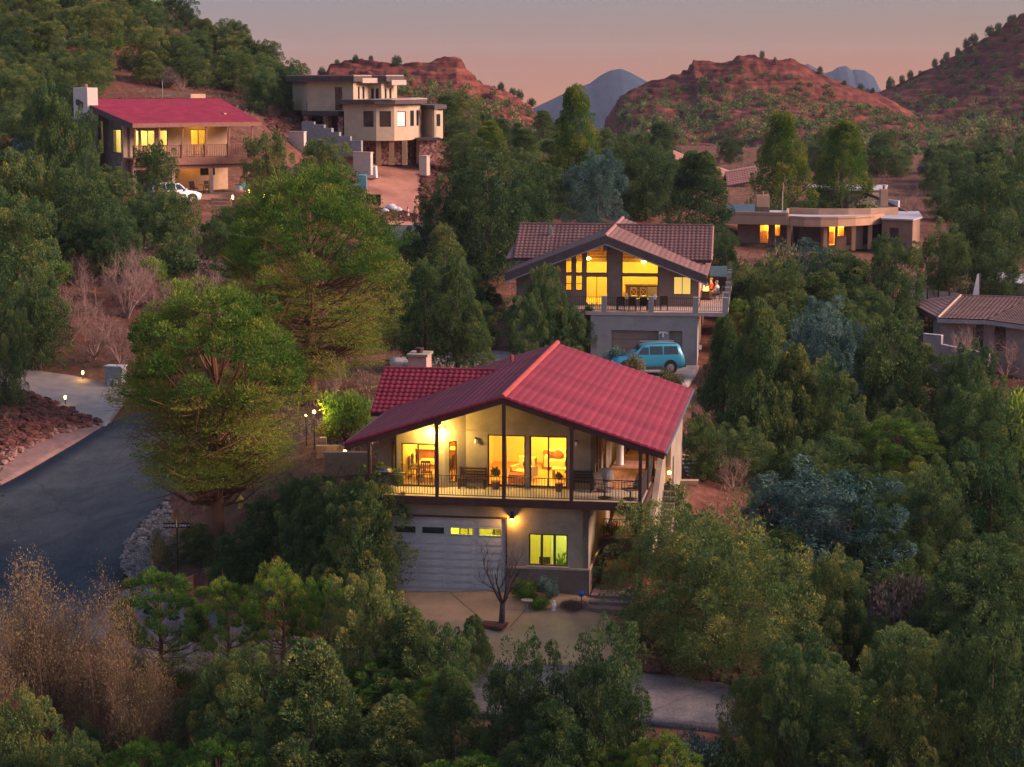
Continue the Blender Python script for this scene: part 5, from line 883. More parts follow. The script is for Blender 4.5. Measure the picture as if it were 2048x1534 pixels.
def juniper(seed, shape='ovoid', npl=185, per=215, H=5.0, W=4.0, leaf=.118, kind='juniper', up=1.0, droop=0.0, low=.0, core=1800):
    """crown of upright feathery plumes over a denser core; returns (crown mesh, trunk mesh)"""
    rng = np.random.default_rng(seed); Vs, Fs, Ts, off = [], [], [], 0; nlb = 1 if shape in ('cone', 'column') else int(rng.integers(4, 7)); lc = [(0, 0, 1.0, 1.0)] if nlb == 1 else [(rng.uniform(.12, .26) * W * math.cos(q), rng.uniform(.12, .26) * W * math.sin(q), rng.uniform(.70, .98), rng.uniform(.52, .66)) for q in np.arange(nlb) * 6.283 / nlb + rng.uniform(0, 6)] + [(0, 0, 1.0, .62)]
    lc = np.array(lc); li = rng.integers(0, len(lc), npl); t = rng.uniform(low, .92, npl) ** .9; a = rng.uniform(0, 6.28, npl); rad = env(t, shape) * W / 2 * lc[li, 3]; rr = rad * np.sqrt(rng.uniform(.45, 1, npl)) * .95
    B = np.stack([lc[li, 0] + rr * np.cos(a), lc[li, 1] + rr * np.sin(a), t * H * lc[li, 2]], 1); rr = np.hypot(B[:, 0], B[:, 1]); a2 = np.arctan2(B[:, 1], B[:, 0]); out = np.stack([np.cos(a2) + .7 * np.cos(a), np.sin(a2) + .7 * np.sin(a), np.zeros(npl)], 1) * .6 * (rr / (W / 2))[:, None]
    AX = out * .75 + np.array([0, 0, up * .8]) + rng.normal(size=(npl, 3)) * .2; AX[:, 2] -= droop * (rr / (W / 2)); AX /= np.linalg.norm(AX, axis=1, keepdims=True)
    LP = H * rng.uniform(.10, .19, npl) * (1.05 - .4 * t); RP = H * rng.uniform(.055, .10, npl) * (1.05 - .3 * t); tn = rng.uniform(.0, .46, npl)
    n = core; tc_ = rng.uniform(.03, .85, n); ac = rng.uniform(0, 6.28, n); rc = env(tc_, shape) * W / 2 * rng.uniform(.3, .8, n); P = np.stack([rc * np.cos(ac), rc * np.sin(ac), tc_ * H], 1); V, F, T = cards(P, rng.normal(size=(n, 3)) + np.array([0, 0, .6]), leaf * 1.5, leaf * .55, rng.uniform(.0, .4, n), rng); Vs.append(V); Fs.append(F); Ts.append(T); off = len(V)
    for i in range(npl):
        m = int(per * rng.uniform(.7, 1.3)); s = rng.uniform(0, 1, m) ** .8; u_ = np.cross(AX[i], [0.3, .5, .1]); u_ /= np.linalg.norm(u_); v_ = np.cross(AX[i], u_); th = rng.uniform(0, 6.28, m); r = RP[i] * np.clip(np.sin(np.pi * (.15 + .85 * s)) * 1.1, .05, 1) * rng.uniform(.6, 1.1, m)
        ro = np.cos(th)[:, None] * u_ + np.sin(th)[:, None] * v_; P = B[i] + AX[i] * (s * LP[i])[:, None] + ro * r[:, None]; D = AX[i] * .8 + ro * .65 + rng.normal(size=(m, 3)) * .4; D[:, 2] -= droop * .4
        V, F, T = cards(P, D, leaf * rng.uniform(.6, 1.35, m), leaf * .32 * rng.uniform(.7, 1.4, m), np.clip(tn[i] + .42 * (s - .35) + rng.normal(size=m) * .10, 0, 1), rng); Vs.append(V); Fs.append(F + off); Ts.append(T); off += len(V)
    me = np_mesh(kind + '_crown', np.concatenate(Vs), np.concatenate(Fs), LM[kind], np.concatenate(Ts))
    mb, _ = branches(rng, H * .5, .07 * H / 5, 4, .4, 1.0, 3, 1)
    mb.tube([(0, 0, -.6), (.03, 0, .2), (.02, .03, H * .4), (0, 0, H * .8)], [.15 * H / 5, .13 * H / 5, .08 * H / 5, .02], 7); return me, mb_mesh(mb, 'juniper_trunk', M_bark)
def mb_mesh(mb, name, material):
    o = mb.build(name, material, fix=False, smooth=True); me = o.data; bpy.data.objects.remove(o); return me
def pine(seed, H=9.0, W=7.5, npad=170, per=210, crown_low=.24, kind='pine', leaf=.20, lowpads=.35, zc=.52):
    """broad umbrella pine: a knobbly dome of needle tufts over looser, thinner lower limbs"""
    rng = np.random.default_rng(seed); Vs, Fs, Ts, off = [], [], [], 0; mb = MB(); mb.tube([(0, 0, -.8), (.08, .05, H * .18), (.05, -.1, H * .4), (.25, .05, H * .62), (.1, .1, H * .85)], [.32 * H / 9, .27 * H / 9, .21 * H / 9, .12 * H / 9, .04], 9)
    nl = int(npad * lowpads); nt_ = npad - nl
    for i in range(npad):
        top = i < nt_
        if top:
            f = (i + .5) / nt_; el = math.asin(1 - f * 1.02) if f < .98 else 0; a = i * 2.39996 + rng.uniform(-.25, .25); q = rng.uniform(.78, 1.05); lob = 1 + .07 * math.sin(3 * a + seed) + .06 * math.sin(5 * a + 4 * el); cz = zc + (1 - zc) * math.sin(el) * q
            if math.sin(3 * a + seed) * math.sin(5 * el + seed) > .62: continue
            cr = W / 2 * math.cos(el) * q * lob * .93
        else: a = rng.uniform(0, 6.28); cz = rng.uniform(crown_low, zc + .04); e = math.sqrt(max(.05, 1 - ((cz - zc) / (zc - crown_low + .12)) ** 2)); cr = W / 2 * e * rng.uniform(.35, .98)
        c = np.array([cr * math.cos(a), cr * math.sin(a), cz * H]); r = math.sqrt(H * W) * rng.uniform(.055, .085) * (1.0 if top else 1.15); m = int(per * rng.uniform(.75, 1.25) * (1.1 if top else .95)); d = unit(rng, m); d[:, 2] = np.where(d[:, 2] < 0, d[:, 2] * .35, d[:, 2])
        P = c + d * (r * rng.uniform(.45, 1.08, m) ** .6)[:, None] * (np.array([1, 1, .95]) if top else np.array([1.35, 1.35, .75])); D = d + np.array([0, 0, .35 if top else .1]) + rng.normal(size=(m, 3)) * .4
        tn = rng.uniform(.04, .34) if top else rng.uniform(.28, .66)
        V, F, T = cards(P, D, leaf * (1 if top else .8) * rng.uniform(.6, 1.3, m), leaf * (.30 if top else .2) * rng.uniform(.7, 1.4, m), np.clip(tn + .20 * d[:, 2] + rng.normal(size=m) * .09, 0, 1), rng); Vs.append(V); Fs.append(F + off); Ts.append(T); off += len(V)
        if i % 3 == 0 or not top:
            s = np.array([.1, 0, max(.20, cz - (.26 if top else .10)) * H]); md = (s + c) / 2 + np.array([0, 0, -.03 * H]); mb.tube([s, md, c], [.05 * H / 9, .035 * H / 9, .012], 4, cap=False)
            for _ in range(2): e2 = c + rng.normal(size=3) * r * 1.2; mb.tube([md + (c - md) * rng.uniform(.2, .8), e2], [.020 * H / 9, .007], 3, cap=False)
    return np_mesh(kind + '_crown', np.concatenate(Vs), np.concatenate(Fs), LM[kind], np.concatenate(Ts)), mb_mesh(mb, 'pine_trunk', M_pbark)
def bush(seed, H=1.6, W=2.0, n=4200, kind='olive', leaf=.11, nb=9):
    rng = np.random.default_rng(seed); nl = 26; a = rng.uniform(0, 6.28, nl); rr = np.sqrt(rng.uniform(0, 1, nl)) * W * .36; C = np.stack([rr * np.cos(a), rr * np.sin(a), rng.uniform(.25, .8, nl) * H * (1.05 - .5 * rr / (W * .5))], 1); rad = rng.uniform(.14, .26, nl) * W; i = rng.integers(0, nl, n); d = unit(rng, n); d[:, 2] = d[:, 2] * .7 + .2
    P = C[i] + d * (rad[i] * rng.uniform(.5, 1.05, n))[:, None]; P[:, 2] = np.clip(P[:, 2], .02, None); tn = rng.uniform(.1, .75, nl)
    V, F, T = cards(P, d + rng.normal(size=(n, 3)) * .6 + np.array([0, 0, .3]), leaf * rng.uniform(.6, 1.3, n), leaf * .5 * rng.uniform(.7, 1.3, n), np.clip(tn[i] + rng.normal(size=n) * .12, 0, 1), rng); mb, _ = branches(rng, H * .6, .03, nb, .7, .8, 3, 1); return np_mesh(kind + '_crown', V, F, LM[kind], T), mb_mesh(mb, 'bush_stems', M_gtwig)
def bare(seed, H=2.5, n1=9, material=None, spread=.55, sub=6, levels=3, leaves=None, nleaf=0, leaf=.1, r0=.035, up=.95):
    rng = np.random.default_rng(seed); mb, tips = branches(rng, H * .62, r0, n1, spread, up, sub, levels, nside=4); tw = mb_mesh(mb, 'bare_twigs', material or M_twig)
    if not leaves: return None, tw
    tp = np.array([tuple(t) for t in tips]); i = rng.integers(0, len(tp), nleaf); P = tp[i] + rng.normal(size=(nleaf, 3)) * H * .045; V, F, T = cards(P, rng.normal(size=(nleaf, 3)) + np.array([0, 0, .4]), leaf * rng.uniform(.6, 1.3, nleaf), leaf * .5, np.clip(rng.uniform(.1, .8, len(tp))[i] + rng.normal(size=nleaf) * .15, 0, 1), rng); return np_mesh(leaves + '_crown', V, F, LM[leaves], T), tw
PRO = {'juniper': [juniper(100 + k, ('ovoid', 'cone', 'round', 'round', 'ovoid')[k], W=(4.6, 3.9, 5.0, 4.6, 4.4)[k]) for k in range(5)],
       'dark': [juniper(200 + k, ('ovoid', 'round', 'ovoid')[k], W=(4.8, 5.0, 4.6)[k], kind='dark') for k in range(3)],
       'column': [juniper(300 + k, 'column', 110, 230, W=2.2, leaf=.10, kind=('juniper', 'dark')[k], core=500) for k in range(2)],
       'pinyon': [pine(400 + k, 4.2, 4.2, 120, 290, .08, leaf=.105, lowpads=.4) for k in range(3)],
       'conifer': [juniper(500 + k, 'cone', 150, 230, H=8, W=4.6, leaf=.16, kind=('pine', 'dark')[k], up=.55, droop=.25) for k in range(2)],
       'giant': [juniper(650, 'round', 420, 270, H=7.5, W=8.0, leaf=.115, core=3500)], 'blue': [juniper(600 + k, ('round', 'ovoid')[k], 150, 220, W=(4.2, 4.6)[k], kind='blue', up=.35, droop=.15) for k in range(2)],
       'bush': [bush(700 + k, 1.6, 2.1, 4200, ('olive', 'dark', 'green', 'grey', 'blue')[k]) for k in range(5)],
       'bare': [bare(800 + k, 2.6, (9, 7)[k], sub=6) for k in range(2)],
       'gold': [bare(900 + k, 4.0, 11, M_gtwig, .5, 6, 3, 'gold', 17000, .075, .05) for k in range(2)]}
def _dims(p):
    m = p[0] or p[1]; a = np.empty(len(m.vertices) * 3, np.float32); m.vertices.foreach_get('co', a); a = a.reshape(-1, 3); return float(np.percentile(a[:, 2], 99.6)), 2 * float(np.percentile(np.hypot(a[:, 0], a[:, 1]), 97))
SIZE = {k: [_dims(p)[0] for p in v] for k, v in PRO.items()}; WID = {k: [_dims(p)[1] for p in v] for k, v in PRO.items()}
OBN = {'giant': 'juniper_tree', 'juniper': 'juniper_tree', 'dark': 'evergreen_tree', 'column': 'cypress_tree', 'pinyon': 'pinyon_pine', 'conifer': 'conifer_tree', 'blue': 'cedar_tree', 'bush': 'shrub', 'bare': 'bare_shrub', 'gold': 'deciduous_tree'}
CATN = {'bush': 'shrub', 'bare': 'shrub'}
_tr = random.Random(5)
def plant(kind, var, loc, h, wdt, label, group=None, rz=None):
    cr, tk = PRO[kind][var]; t = thing(OBN[kind], label, CATN.get(kind, 'tree'), loc, _tr.uniform(0, 6.28) if rz is None else rz, group); sz = h / SIZE[kind][var]; sw = wdt / WID[kind][var]; t.scale = (sw, sw, sz)
    if tk: obj('trunk' if kind not in ('bush', 'bare') else 'stems', tk, t)
    if cr: obj('crown', cr, t)
    return t
def tree(kind, u, vt, vb, wpx, label, group=None, var=None):
    """a tree whose foot stands on the ground at pixel (u, vb), its top at vt, wpx wide"""
    g = gnd(u, vb); z = terr(g[0], g[1]); sc_ = ppm(math.hypot(g[1], 0)); top = at(u, vt, g[1])[2]; h = max(top - z, .4); return plant(kind, _tr.randrange(len(PRO[kind])) if var is None else var, (g[0], g[1], z - .05), h, wpx / sc_ * .97, label, group)
# ---- the two big umbrella pines
for (u, vt, vb, wpx, sd_, lb) in ((432, 583, 1128, 395, 41, 'tall umbrella pine on a bare trunk between the road bend and the red roofed house'), (618, 352, 800, 395, 47, 'broad umbrella pine spreading behind the bare pink thicket')):
    g = gnd(u if sd_ == 47 else 380, vb); z = terr(g[0], g[1]); h = at(u, vt, g[1])[2] - z; wm = wpx / ppm(g[1]); cr, tk = pine(sd_, h, wm * .93, 330, 470, .31 if sd_ == 41 else .12, leaf=.115 * h / 9, lowpads=.58 if sd_ == 41 else .50, zc=.64 if sd_ == 41 else .58, kind='bigpine'); t = thing('pine_tree', lb, 'tree', (at(u, vb, g[1])[0], g[1], z), .4); obj('crown', cr, t); obj('trunk', tk, t)
# ---- trees one by one: kind, x, top, foot, width, words
T_ = [
 ('gold',70,1122,1500,280,'golden brown leafy tree beside the asphalt road, tallest of the dry clump'),('gold',205,1165,1520,230,'golden brown leafy tree between the road junction and the dry clump'),('gold',300,1300,1560,170,'small rusty gold tree at the edge of the dark pinyons'),('gold',10,1200,1560,220,'golden brown leafy tree at the outer end of the dry clump'),
 ('juniper',45,1385,1640,170,'green juniper rising below the dry golden clump'),('juniper',150,1460,1680,150,'short juniper in front of the dry golden clump'),('pinyon',290,1480,1700,230,'low bushy pinyon under the dry golden clump'),('pinyon',440,1475,1720,240,'bushy pinyon with yellow tips below the dark hollow'),
 ('pinyon',320,1140,1400,215,'rounded green pinyon crowding the red monument wall'),('pinyon',455,1160,1400,190,'rounded pinyon just behind the red monument wall'),('pinyon',565,1128,1390,180,'pinyon with yellow green tips between monument wall and garage'),('juniper',470,1290,1520,190,'dark juniper in the hollow below the pinyons'),('pinyon',655,1160,1400,160,'pinyon at the left end of the garage drive'),
 ('juniper',735,1145,1430,190,'yellow green juniper reaching up past the garage door corner'),('juniper',625,1285,1640,310,'large olive pinyon like juniper below the garage drive'),('juniper',815,1215,1450,190,'juniper standing against the concrete driveway edge'),('juniper',890,1245,1430,150,'juniper leaning over the left half of the driveway'),('juniper',948,1228,1350,85,'slim young juniper before the driveway tree pit'),('juniper',905,1335,1580,190,'grey green juniper below the driveway tree pit'),
 ('juniper',790,1395,1640,260,'spreading juniper between the street and the driveway foot'),('dark',1035,1272,1590,190,'dark narrow juniper overlapping the driveway foot'),('dark',1195,1252,1590,235,'tall dark juniper standing where driveway meets street'),('juniper',1110,1400,1650,220,'juniper filling the gap below the street'),
 ('juniper',1580,1285,1580,185,'feathery juniper rising past the street end'),('juniper',1490,1335,1560,130,'slim juniper beside the street shoulder'),('juniper',1790,1270,1600,235,'broad juniper with gold top below the grey brush'),('dark',1975,1215,1620,250,'massive dark juniper at the slope foot'),('column',1700,1150,1340,60,'bright yellow green columnar juniper'),
 ('juniper',1650,1098,1330,160,'pointed juniper next to the bright columnar juniper'),('giant',1412,1004,1335,425,'huge rounded juniper hiding the corner of the side deck'),('bush',1800,1155,1330,150,'rounded grey leaved shrub right of the columnar juniper'),('dark',1950,1075,1350,280,'dark juniper thicket tree above the grey shrub'),
 ('blue',1650,932,1160,360,'silvery blue flat topped cedar beside the giant juniper'),('blue',1540,950,1130,150,'small silvery cedar leaning against the flat topped cedar'),('dark',1340,965,1100,110,'dark shrub like juniper at the stair foot'),('dark',1850,925,1190,190,'dark juniper behind the silvery cedar'),('juniper',1975,890,1180,200,'tall juniper behind the dark thicket'),('dark',1750,990,1200,160,'deep green juniper shading the silvery cedar'),
 ('juniper',1445,632,905,125,'slender juniper beside the taupe house balcony'),('juniper',1515,600,945,160,'tall juniper right of the taupe house'),('juniper',1585,690,960,140,'juniper with pale tips before the feathery cypress'),('juniper',1655,715,965,140,'bushy juniper above the pink thicket'),('dark',1410,830,960,100,'low dark juniper at the roof corner of the red house'),
 ('blue',1650,598,860,210,'feathery blue green cypress behind the tall junipers'),('dark',1780,610,890,195,'tall dense juniper left of the hipped roof house'),('juniper',1930,688,910,150,'juniper before the dusky garden wall'),('juniper',1955,768,990,190,'golden green juniper below the bare orchard shrubs'),('pinyon',1795,838,1000,200,'rounded pinyon on the slope over the silvery cedar'),('bush',2040,780,950,130,'bright green shrub at the edge of the orchard'),
 ('olive1',1550,488,650,150,''),('blue',1600,480,600,170,'teal cypress clump before the adobe house'),('juniper',1690,498,665,180,'olive green juniper before the curved adobe front'),('juniper',1785,470,670,130,'olive juniper beside the adobe corner room'),('pinyon',1472,598,700,85,'bright green young pinyon touching the balcony piers'),('juniper',1545,520,680,170,'brownish juniper behind the bright young pinyon'),('juniper',1640,540,690,170,'dense juniper between teal cypress and feathery cypress'),
 ('juniper',1090,528,722,100,'pointed juniper before the taupe gable'),('juniper',1135,598,725,95,'short juniper left of the grey garage'),('juniper',1048,588,725,95,'bushy juniper left of the pointed juniper'),('column',1178,606,725,45,'thin juniper against the garage corner'),
 ('column',825,462,640,110,'feathery cypress like juniper beside the umbrella pine'),('column',890,448,650,120,'tallest of the feathery junipers below the dark grove'),('column',850,518,735,110,'feathery juniper behind the chimney'),('column',915,515,740,110,'feathery juniper nearest the red ridge end'),('juniper',945,600,740,90,'drooping juniper above the red ridge end'),('juniper',790,500,700,90,'juniper tucked under the umbrella pine'),
 ('dark',890,355,545,150,'dark round juniper right of the dirt driveway'),('dark',975,300,560,200,'massive dark tree behind the brown tiled ridge'),('dark',1050,325,530,130,'dark tree between the dark grove and the blue cedar'),('conifer',1152,172,430,130,'tall pale green pine standing before the blue mountain'),('blue',1195,298,470,150,'bluish cedar behind the brown tiled ridge'),('dark',1292,268,440,145,'dense dark oak like tree left of the spruce'),
 ('conifer',1392,305,520,170,'dark spruce in front of the adobe roof'),('conifer',1562,225,440,140,'tall green pine behind the solar panels'),('conifer',1682,240,440,145,'tall green pine behind the arched window house'),('juniper',1962,325,570,190,'large juniper right of the adobe house'),('dark',2030,300,520,110,'dark tree behind the large juniper'),('dark',1992,498,610,120,'round dark shrub tree behind the tan fence'),('column',1661,358,430,36,'little cypress poking over the adobe roof'),('dark',1445,470,580,75,'dark tree in the gap between taupe house and adobe house'),('dark',1890,440,600,120,'dark tree behind the adobe corner room'),
 ('juniper',40,385,650,190,'tall juniper left of the pink thicket'),('juniper',110,160,440,110,'slim tall juniper left of the white chimney'),('juniper',60,300,540,150,'juniper below the slim tall one'),('dark',165,330,540,170,'dark juniper under the magenta roofed house'),('juniper',312,285,440,100,'juniper in front of the timber balcony'),('juniper',345,380,550,130,'rounded juniper below the parked white car'),('juniper',650,275,395,120,'grey green juniper before the stepped block wall'),('juniper',535,262,410,110,'juniper at the right end of the timber balcony'),('dark',590,330,450,110,'dark juniper between balcony and stepped wall'),
 ('juniper',162,218,440,95,'juniper crowding the foot of the white chimney'),
 ('juniper',15,600,820,100,'narrow juniper beside the pale concrete driveway'),('dark',80,540,745,150,'dark juniper above the pale concrete driveway'),('juniper',230,420,560,120,'juniper over the pink thicket'),('dark',470,440,560,130,'dark juniper under the umbrella pine'),
 ('juniper',640,950,1165,190,'juniper spreading over the left end of the deck'),('juniper',732,942,1205,205,'juniper brushing the deck beam'),('dark',560,960,1140,180,'dark juniper left of the deck'),('dark',620,1010,1180,150,'dark juniper in the bed beside the garage'),('dark',480,1040,1180,140,'low dark juniper behind the hydrant'),('bush',320,1060,1150,55,'young leafy shrub in the rock bed by the street sign'),
 ('bush',690,780,885,110,'rounded shrub lit yellow by the garden lamp'),('olive1',660,830,890,60,''),('bush',1380,1465,1570,130,'blue green shrub below the street'),('bush',1450,1480,1580,130,'dark shrub at the street end'),('bush',1310,1490,1590,120,'pale flecked shrub below the street'),('bush',1232,694,748,52,'leafy shrub before the nose of the turquoise car'),('bush',1268,704,766,48,'brownish shrub hiding the door of the turquoise car'),('bush',1338,735,782,60,'low olive shrub on the forecourt edge'),('bush',1240,1480,1600,110,'leafy shrub beneath the tall dark juniper'),
 ('bare',1465,880,985,110,'bare pinkish shrub beside the stepping stones'),('bare',1925,650,760,110,'bare spreading shrub before the hipped roof house'),('bare',2010,640,760,130,'bare pale branched shrub by the garden wall'),('bare',1780,370,430,60,'bare pale shrub by the tall stucco chimney'),('bare',1818,370,440,60,'bare shrub at the lean to roof'),
 ('bare',255,490,640,170,'bare pale tree rising from the pink thicket'),('bare',190,600,720,150,'bare pink brush over the red bank'),('bare',330,560,680,150,'bare pink brush above the umbrella pine crown'),('bare',420,570,690,120,'bare pink brush between the two umbrella pines'),('bare',490,590,720,130,'bare pink brush beside the leaning trunk'),('bare',560,640,770,120,'bare pale brush under the broad umbrella pine'),('bare',140,560,690,130,'bare grey brush above the pale driveway'),('bare',60,650,740,110,'bare grey brush at the end of the pale driveway'),('bare',670,700,800,90,'bare pink brush above the yellow lit shrub'),('bare',240,610,735,110,'bare pink brush over the utility box'),
]
for k, (kd, u, vt, vb, wpx, lb) in enumerate(T_):
    var = {('conifer', 1152): 0, ('conifer', 1562): 0, ('conifer', 1682): 0, ('conifer', 1392): 1}.get((kd, u))
    if kd == 'olive1': kd, var, lb = 'bush', 0, 'olive brush clump ' + ('left of the teal cypress' if u > 1000 else 'below the lit garden shrub')
    if kd == 'bush' and var is None: var = {690: 2, 1800: 3, 2040: 2, 320: 0, 1380: 4, 1450: 1, 1310: 4, 1240: 1, 1232: 4, 1268: 0, 1338: 0}.get(u, 0)
    tree(kd, u, vt, vb, wpx, lb, var=var)
# ---- stands of look-alikes on the slopes
def inpoly(x, y, P):
    c = False; n = len(P)
    for i in range(n):
        (x1, y1), (x2, y2) = P[i], P[(i + 1) % n]
        if (y1 > y) != (y2 > y) and x < (x2 - x1) * (y - y1) / (y2 - y1) + x1: c = not c
    return c
def keep_off(p):
    for (ox, oy, a_, x0, x1, y0, y1) in OFF:
        lx = (p[0] - ox) * math.cos(a_) - (p[1] - oy) * math.sin(a_); ly = (p[0] - ox) * math.sin(a_) + (p[1] - oy) * math.cos(a_)
        if x0 < lx < x1 and y0 < ly < y1: return True
    return False
OFF = [(H1O[0], H1O[1], H1A, -8.5, 8, -2, 18), (L2.o[0], L2.o[1], L2.a, -7.5, 9.5, -5, 18), (L3.o[0], L3.o[1], L3.a, -2.5, 14, -3, 17), (*plan([(740, 205)])[0], 0, -9, 9, -4, 14), (*plan([(1650, 205)])[0], 0, -12, 12, -16, 12), (*plan([(1700, 228)])[0], 0, -5, 7, -3, 9), (*plan([(1960, 145)])[0], 0, -6, 9, -4, 14)]
KW = {'juniper': 'olive green juniper', 'dark': 'dark green evergreen', 'pinyon': 'bushy green pinyon', 'conifer': 'pointed conifer', 'bare': 'leafless pinkish shrub'}
BW = ('olive', 'dark green', 'bright green', 'grey brown', 'blue green')
def scatter(poly, n, kinds, hr, mind, place, seed, wf=(.85, 1.25), y1=420):
    rg = random.Random(seed); us = [p[0] for p in poly]; vs_ = [p[1] for p in poly]; done = []; tries = 0
    while len(done) < n and tries < n * 14:
        tries += 1; u, v = rg.uniform(min(us), max(us)), rg.uniform(min(vs_), max(vs_))
        if not inpoly(u, v, poly): continue
        g = gnd(u, v, y1=y1)
        if keep_off(g) or any((g[0] - q[0]) ** 2 + (g[1] - q[1]) ** 2 < mind ** 2 for q in done): continue
        done.append(g); kd = rg.choice(kinds); var = rg.randrange(len(PRO[kd])); h = rg.uniform(*hr) * (1 if kd not in ('bush', 'bare') else .55); wd = KW.get(kd) or '%s shrub' % BW[var]; q_ = (h / (1 if kd not in ('bush', 'bare') else .55) - hr[0]) / (hr[1] - hr[0]); wd = ('small ' if q_ < .34 else 'tall ' if q_ > .67 else 'middle sized ') + wd
        plant(kd, var, (g[0], g[1], terr(g[0], g[1]) - .05), h, h * rg.uniform(*wf) * (1.25 if kd in ('bush', 'bare') else 1), wd + ' ' + place, wd + 's ' + place)
    return done
scatter([(-60,30),(60,-60),(230,-40),(300,60),(340,130),(420,140),(560,180),(600,230),(540,240),(430,190),(300,180),(190,190),(120,250),(-60,330)], 62, ['juniper', 'juniper', 'dark', 'juniper'], (2.8, 5.0), 3.0, 'on the slope above the magenta roofed house', 1)
scatter([(-60,30),(60,-60),(230,-40),(300,60),(340,130),(420,140),(560,180),(600,230),(540,240),(430,190),(300,180),(190,190),(120,250),(-60,330)], 85, ['bush', 'bare'], (2.0, 3.8), 1.5, 'between junipers on the slope above the magenta roofed house', 2)
scatter([(-60,330),(120,300),(180,400),(320,480),(460,500),(560,490),(700,430),(720,450),(600,500),(420,520),(300,520),(150,560),(-60,620)], 46, ['juniper', 'dark', 'juniper', 'bush'], (2.6, 4.4), 2.4, 'on the bank below the magenta roofed house', 3)
scatter([(300,520),(480,560),(600,640),(640,760),(560,740),(380,640),(130,600),(60,700),(60,600)], 44, ['bare', 'bare', 'bush'], (3.0, 4.6), 1.7, 'in the thicket around the umbrella pines', 4)
scatter([(860,260),(960,250),(1100,290),(1240,310),(1400,320),(1500,330),(1350,420),(1240,440),(1100,440),(960,440),(880,350)], 60, ['juniper', 'dark', 'conifer', 'bush'], (3.0, 5.5), 3.0, 'in the wooded dip behind the brown tiled roof', 5)
scatter([(1500,320),(1750,300),(2080,320),(2080,470),(1900,500),(1880,430),(1830,370),(1600,352)], 60, ['juniper', 'dark', 'juniper', 'bush'], (2.8, 5.2), 3.0, 'on the flat below the steep red hillside', 6)
scatter([(1440,700),(1700,720),(1850,800),(2060,830),(2060,1180),(1800,1130),(1560,1050),(1440,960)], 46, ['juniper', 'dark', 'dark', 'bush'], (2.4, 4.0), 2.3, 'in the dense belt beside the crimson roofed house', 7)
scatter([(1560,1180),(2060,1180),(2060,1640),(1600,1640),(1550,1480),(1620,1330)], 34, ['juniper', 'dark', 'bush'], (2.0, 3.6), 2.0, 'on the slope past the street end', 8)
scatter([(420,1420),(900,1460),(1200,1500),(1300,1600),(1400,1750),(-40,1750),(-40,1600),(330,1500)], 40, ['juniper', 'dark', 'pinyon', 'bush'], (2.0, 3.4), 2.0, 'in the thick growth below the street', 9)
scatter([(380,1130),(700,1090),(760,1160),(700,1220),(520,1230),(420,1200)], 16, ['dark', 'bush', 'juniper'], (1.4, 2.4), 1.4, 'in the planted bed beside the garage', 10)
scatter([(1700,640),(1850,660),(1850,700),(1560,690),(1440,660),(1440,620)], 14, ['juniper', 'dark'], (2.6, 4.2), 2.4, 'in the grove below the adobe house', 12)
scatter([(640,560),(830,480),(1000,560),(1020,700),(860,700),(700,720)], 20, ['dark', 'juniper', 'bush'], (2.4, 4.0), 2.2, 'in the shaded grove behind the chimney', 13)
scatter([(250,-30),(330,30),(480,100),(560,150),(480,150),(380,110),(290,70)], 40, ['juniper', 'bush', 'bush', 'dark'], (2.0, 4.2), 1.6, 'along the skyline above the magenta roofed house', 21)
# ---- skyline trees and scrub on the rock hills
def hill_pt(i, fx, fd):
    X, Y, Z = HILLS[i]; r, c = int(23 + fd * (X.shape[0] - 26)), int(fx * (X.shape[1] - 1)); return X[r, c], Y[r, c], Z[r, c]
def scrub(i, n, seed, label, dmin=.03, size=(.9, 2.4), fx=(0, 1)):
    rng = np.random.default_rng(seed); Vs, Fs, Ts, off = [], [], [], 0; m = 84
    for _ in range(n):
        fd = dmin + (1 - dmin) * rng.uniform(0, 1) ** 1.25; x, y, z = hill_pt(i, rng.uniform(*fx), min(fd, .98)); s = rng.uniform(*size) * (.7 + .6 * fd); d = unit(rng, m); d[:, 2] = np.abs(d[:, 2]); P = np.array([x, y, z - .1]) + d * s * np.array([.62, .62, .9]) * rng.uniform(.3, 1, m)[:, None]
        V, F, T = cards(P, d + rng.normal(size=(m, 3)) * .5, s * .26 * rng.uniform(.6, 1.2, m), s * .15, np.clip(rng.uniform(.1, .7) + rng.normal(size=m) * .1, 0, 1), rng); Vs.append(V); Fs.append(F + off); Ts.append(T); off += len(V)
    o = obj('scrub', np_mesh('scrub', np.concatenate(Vs), np.concatenate(Fs), LM['dark'] if seed % 2 else LM['olive'], np.concatenate(Ts))); tag(o, label, 'scrub', kind='stuff')
scrub(0, 1500, 51, 'dark scrub dotting the red butte', .12); scrub(0, 600, 52, 'olive scrub around the foot of the red butte', .3)
scrub(1, 420, 53, 'dark scrub on the red ridge behind the modern house', .14); scrub(1, 380, 54, 'olive scrub low on the red ridge', .3)
scrub(2, 800, 55, 'dark scrub on the steep red hillside', .06, (1.4, 3.2)); scrub(2, 450, 56, 'olive scrub on the lower red hillside', .3, (1.2, 3.0))
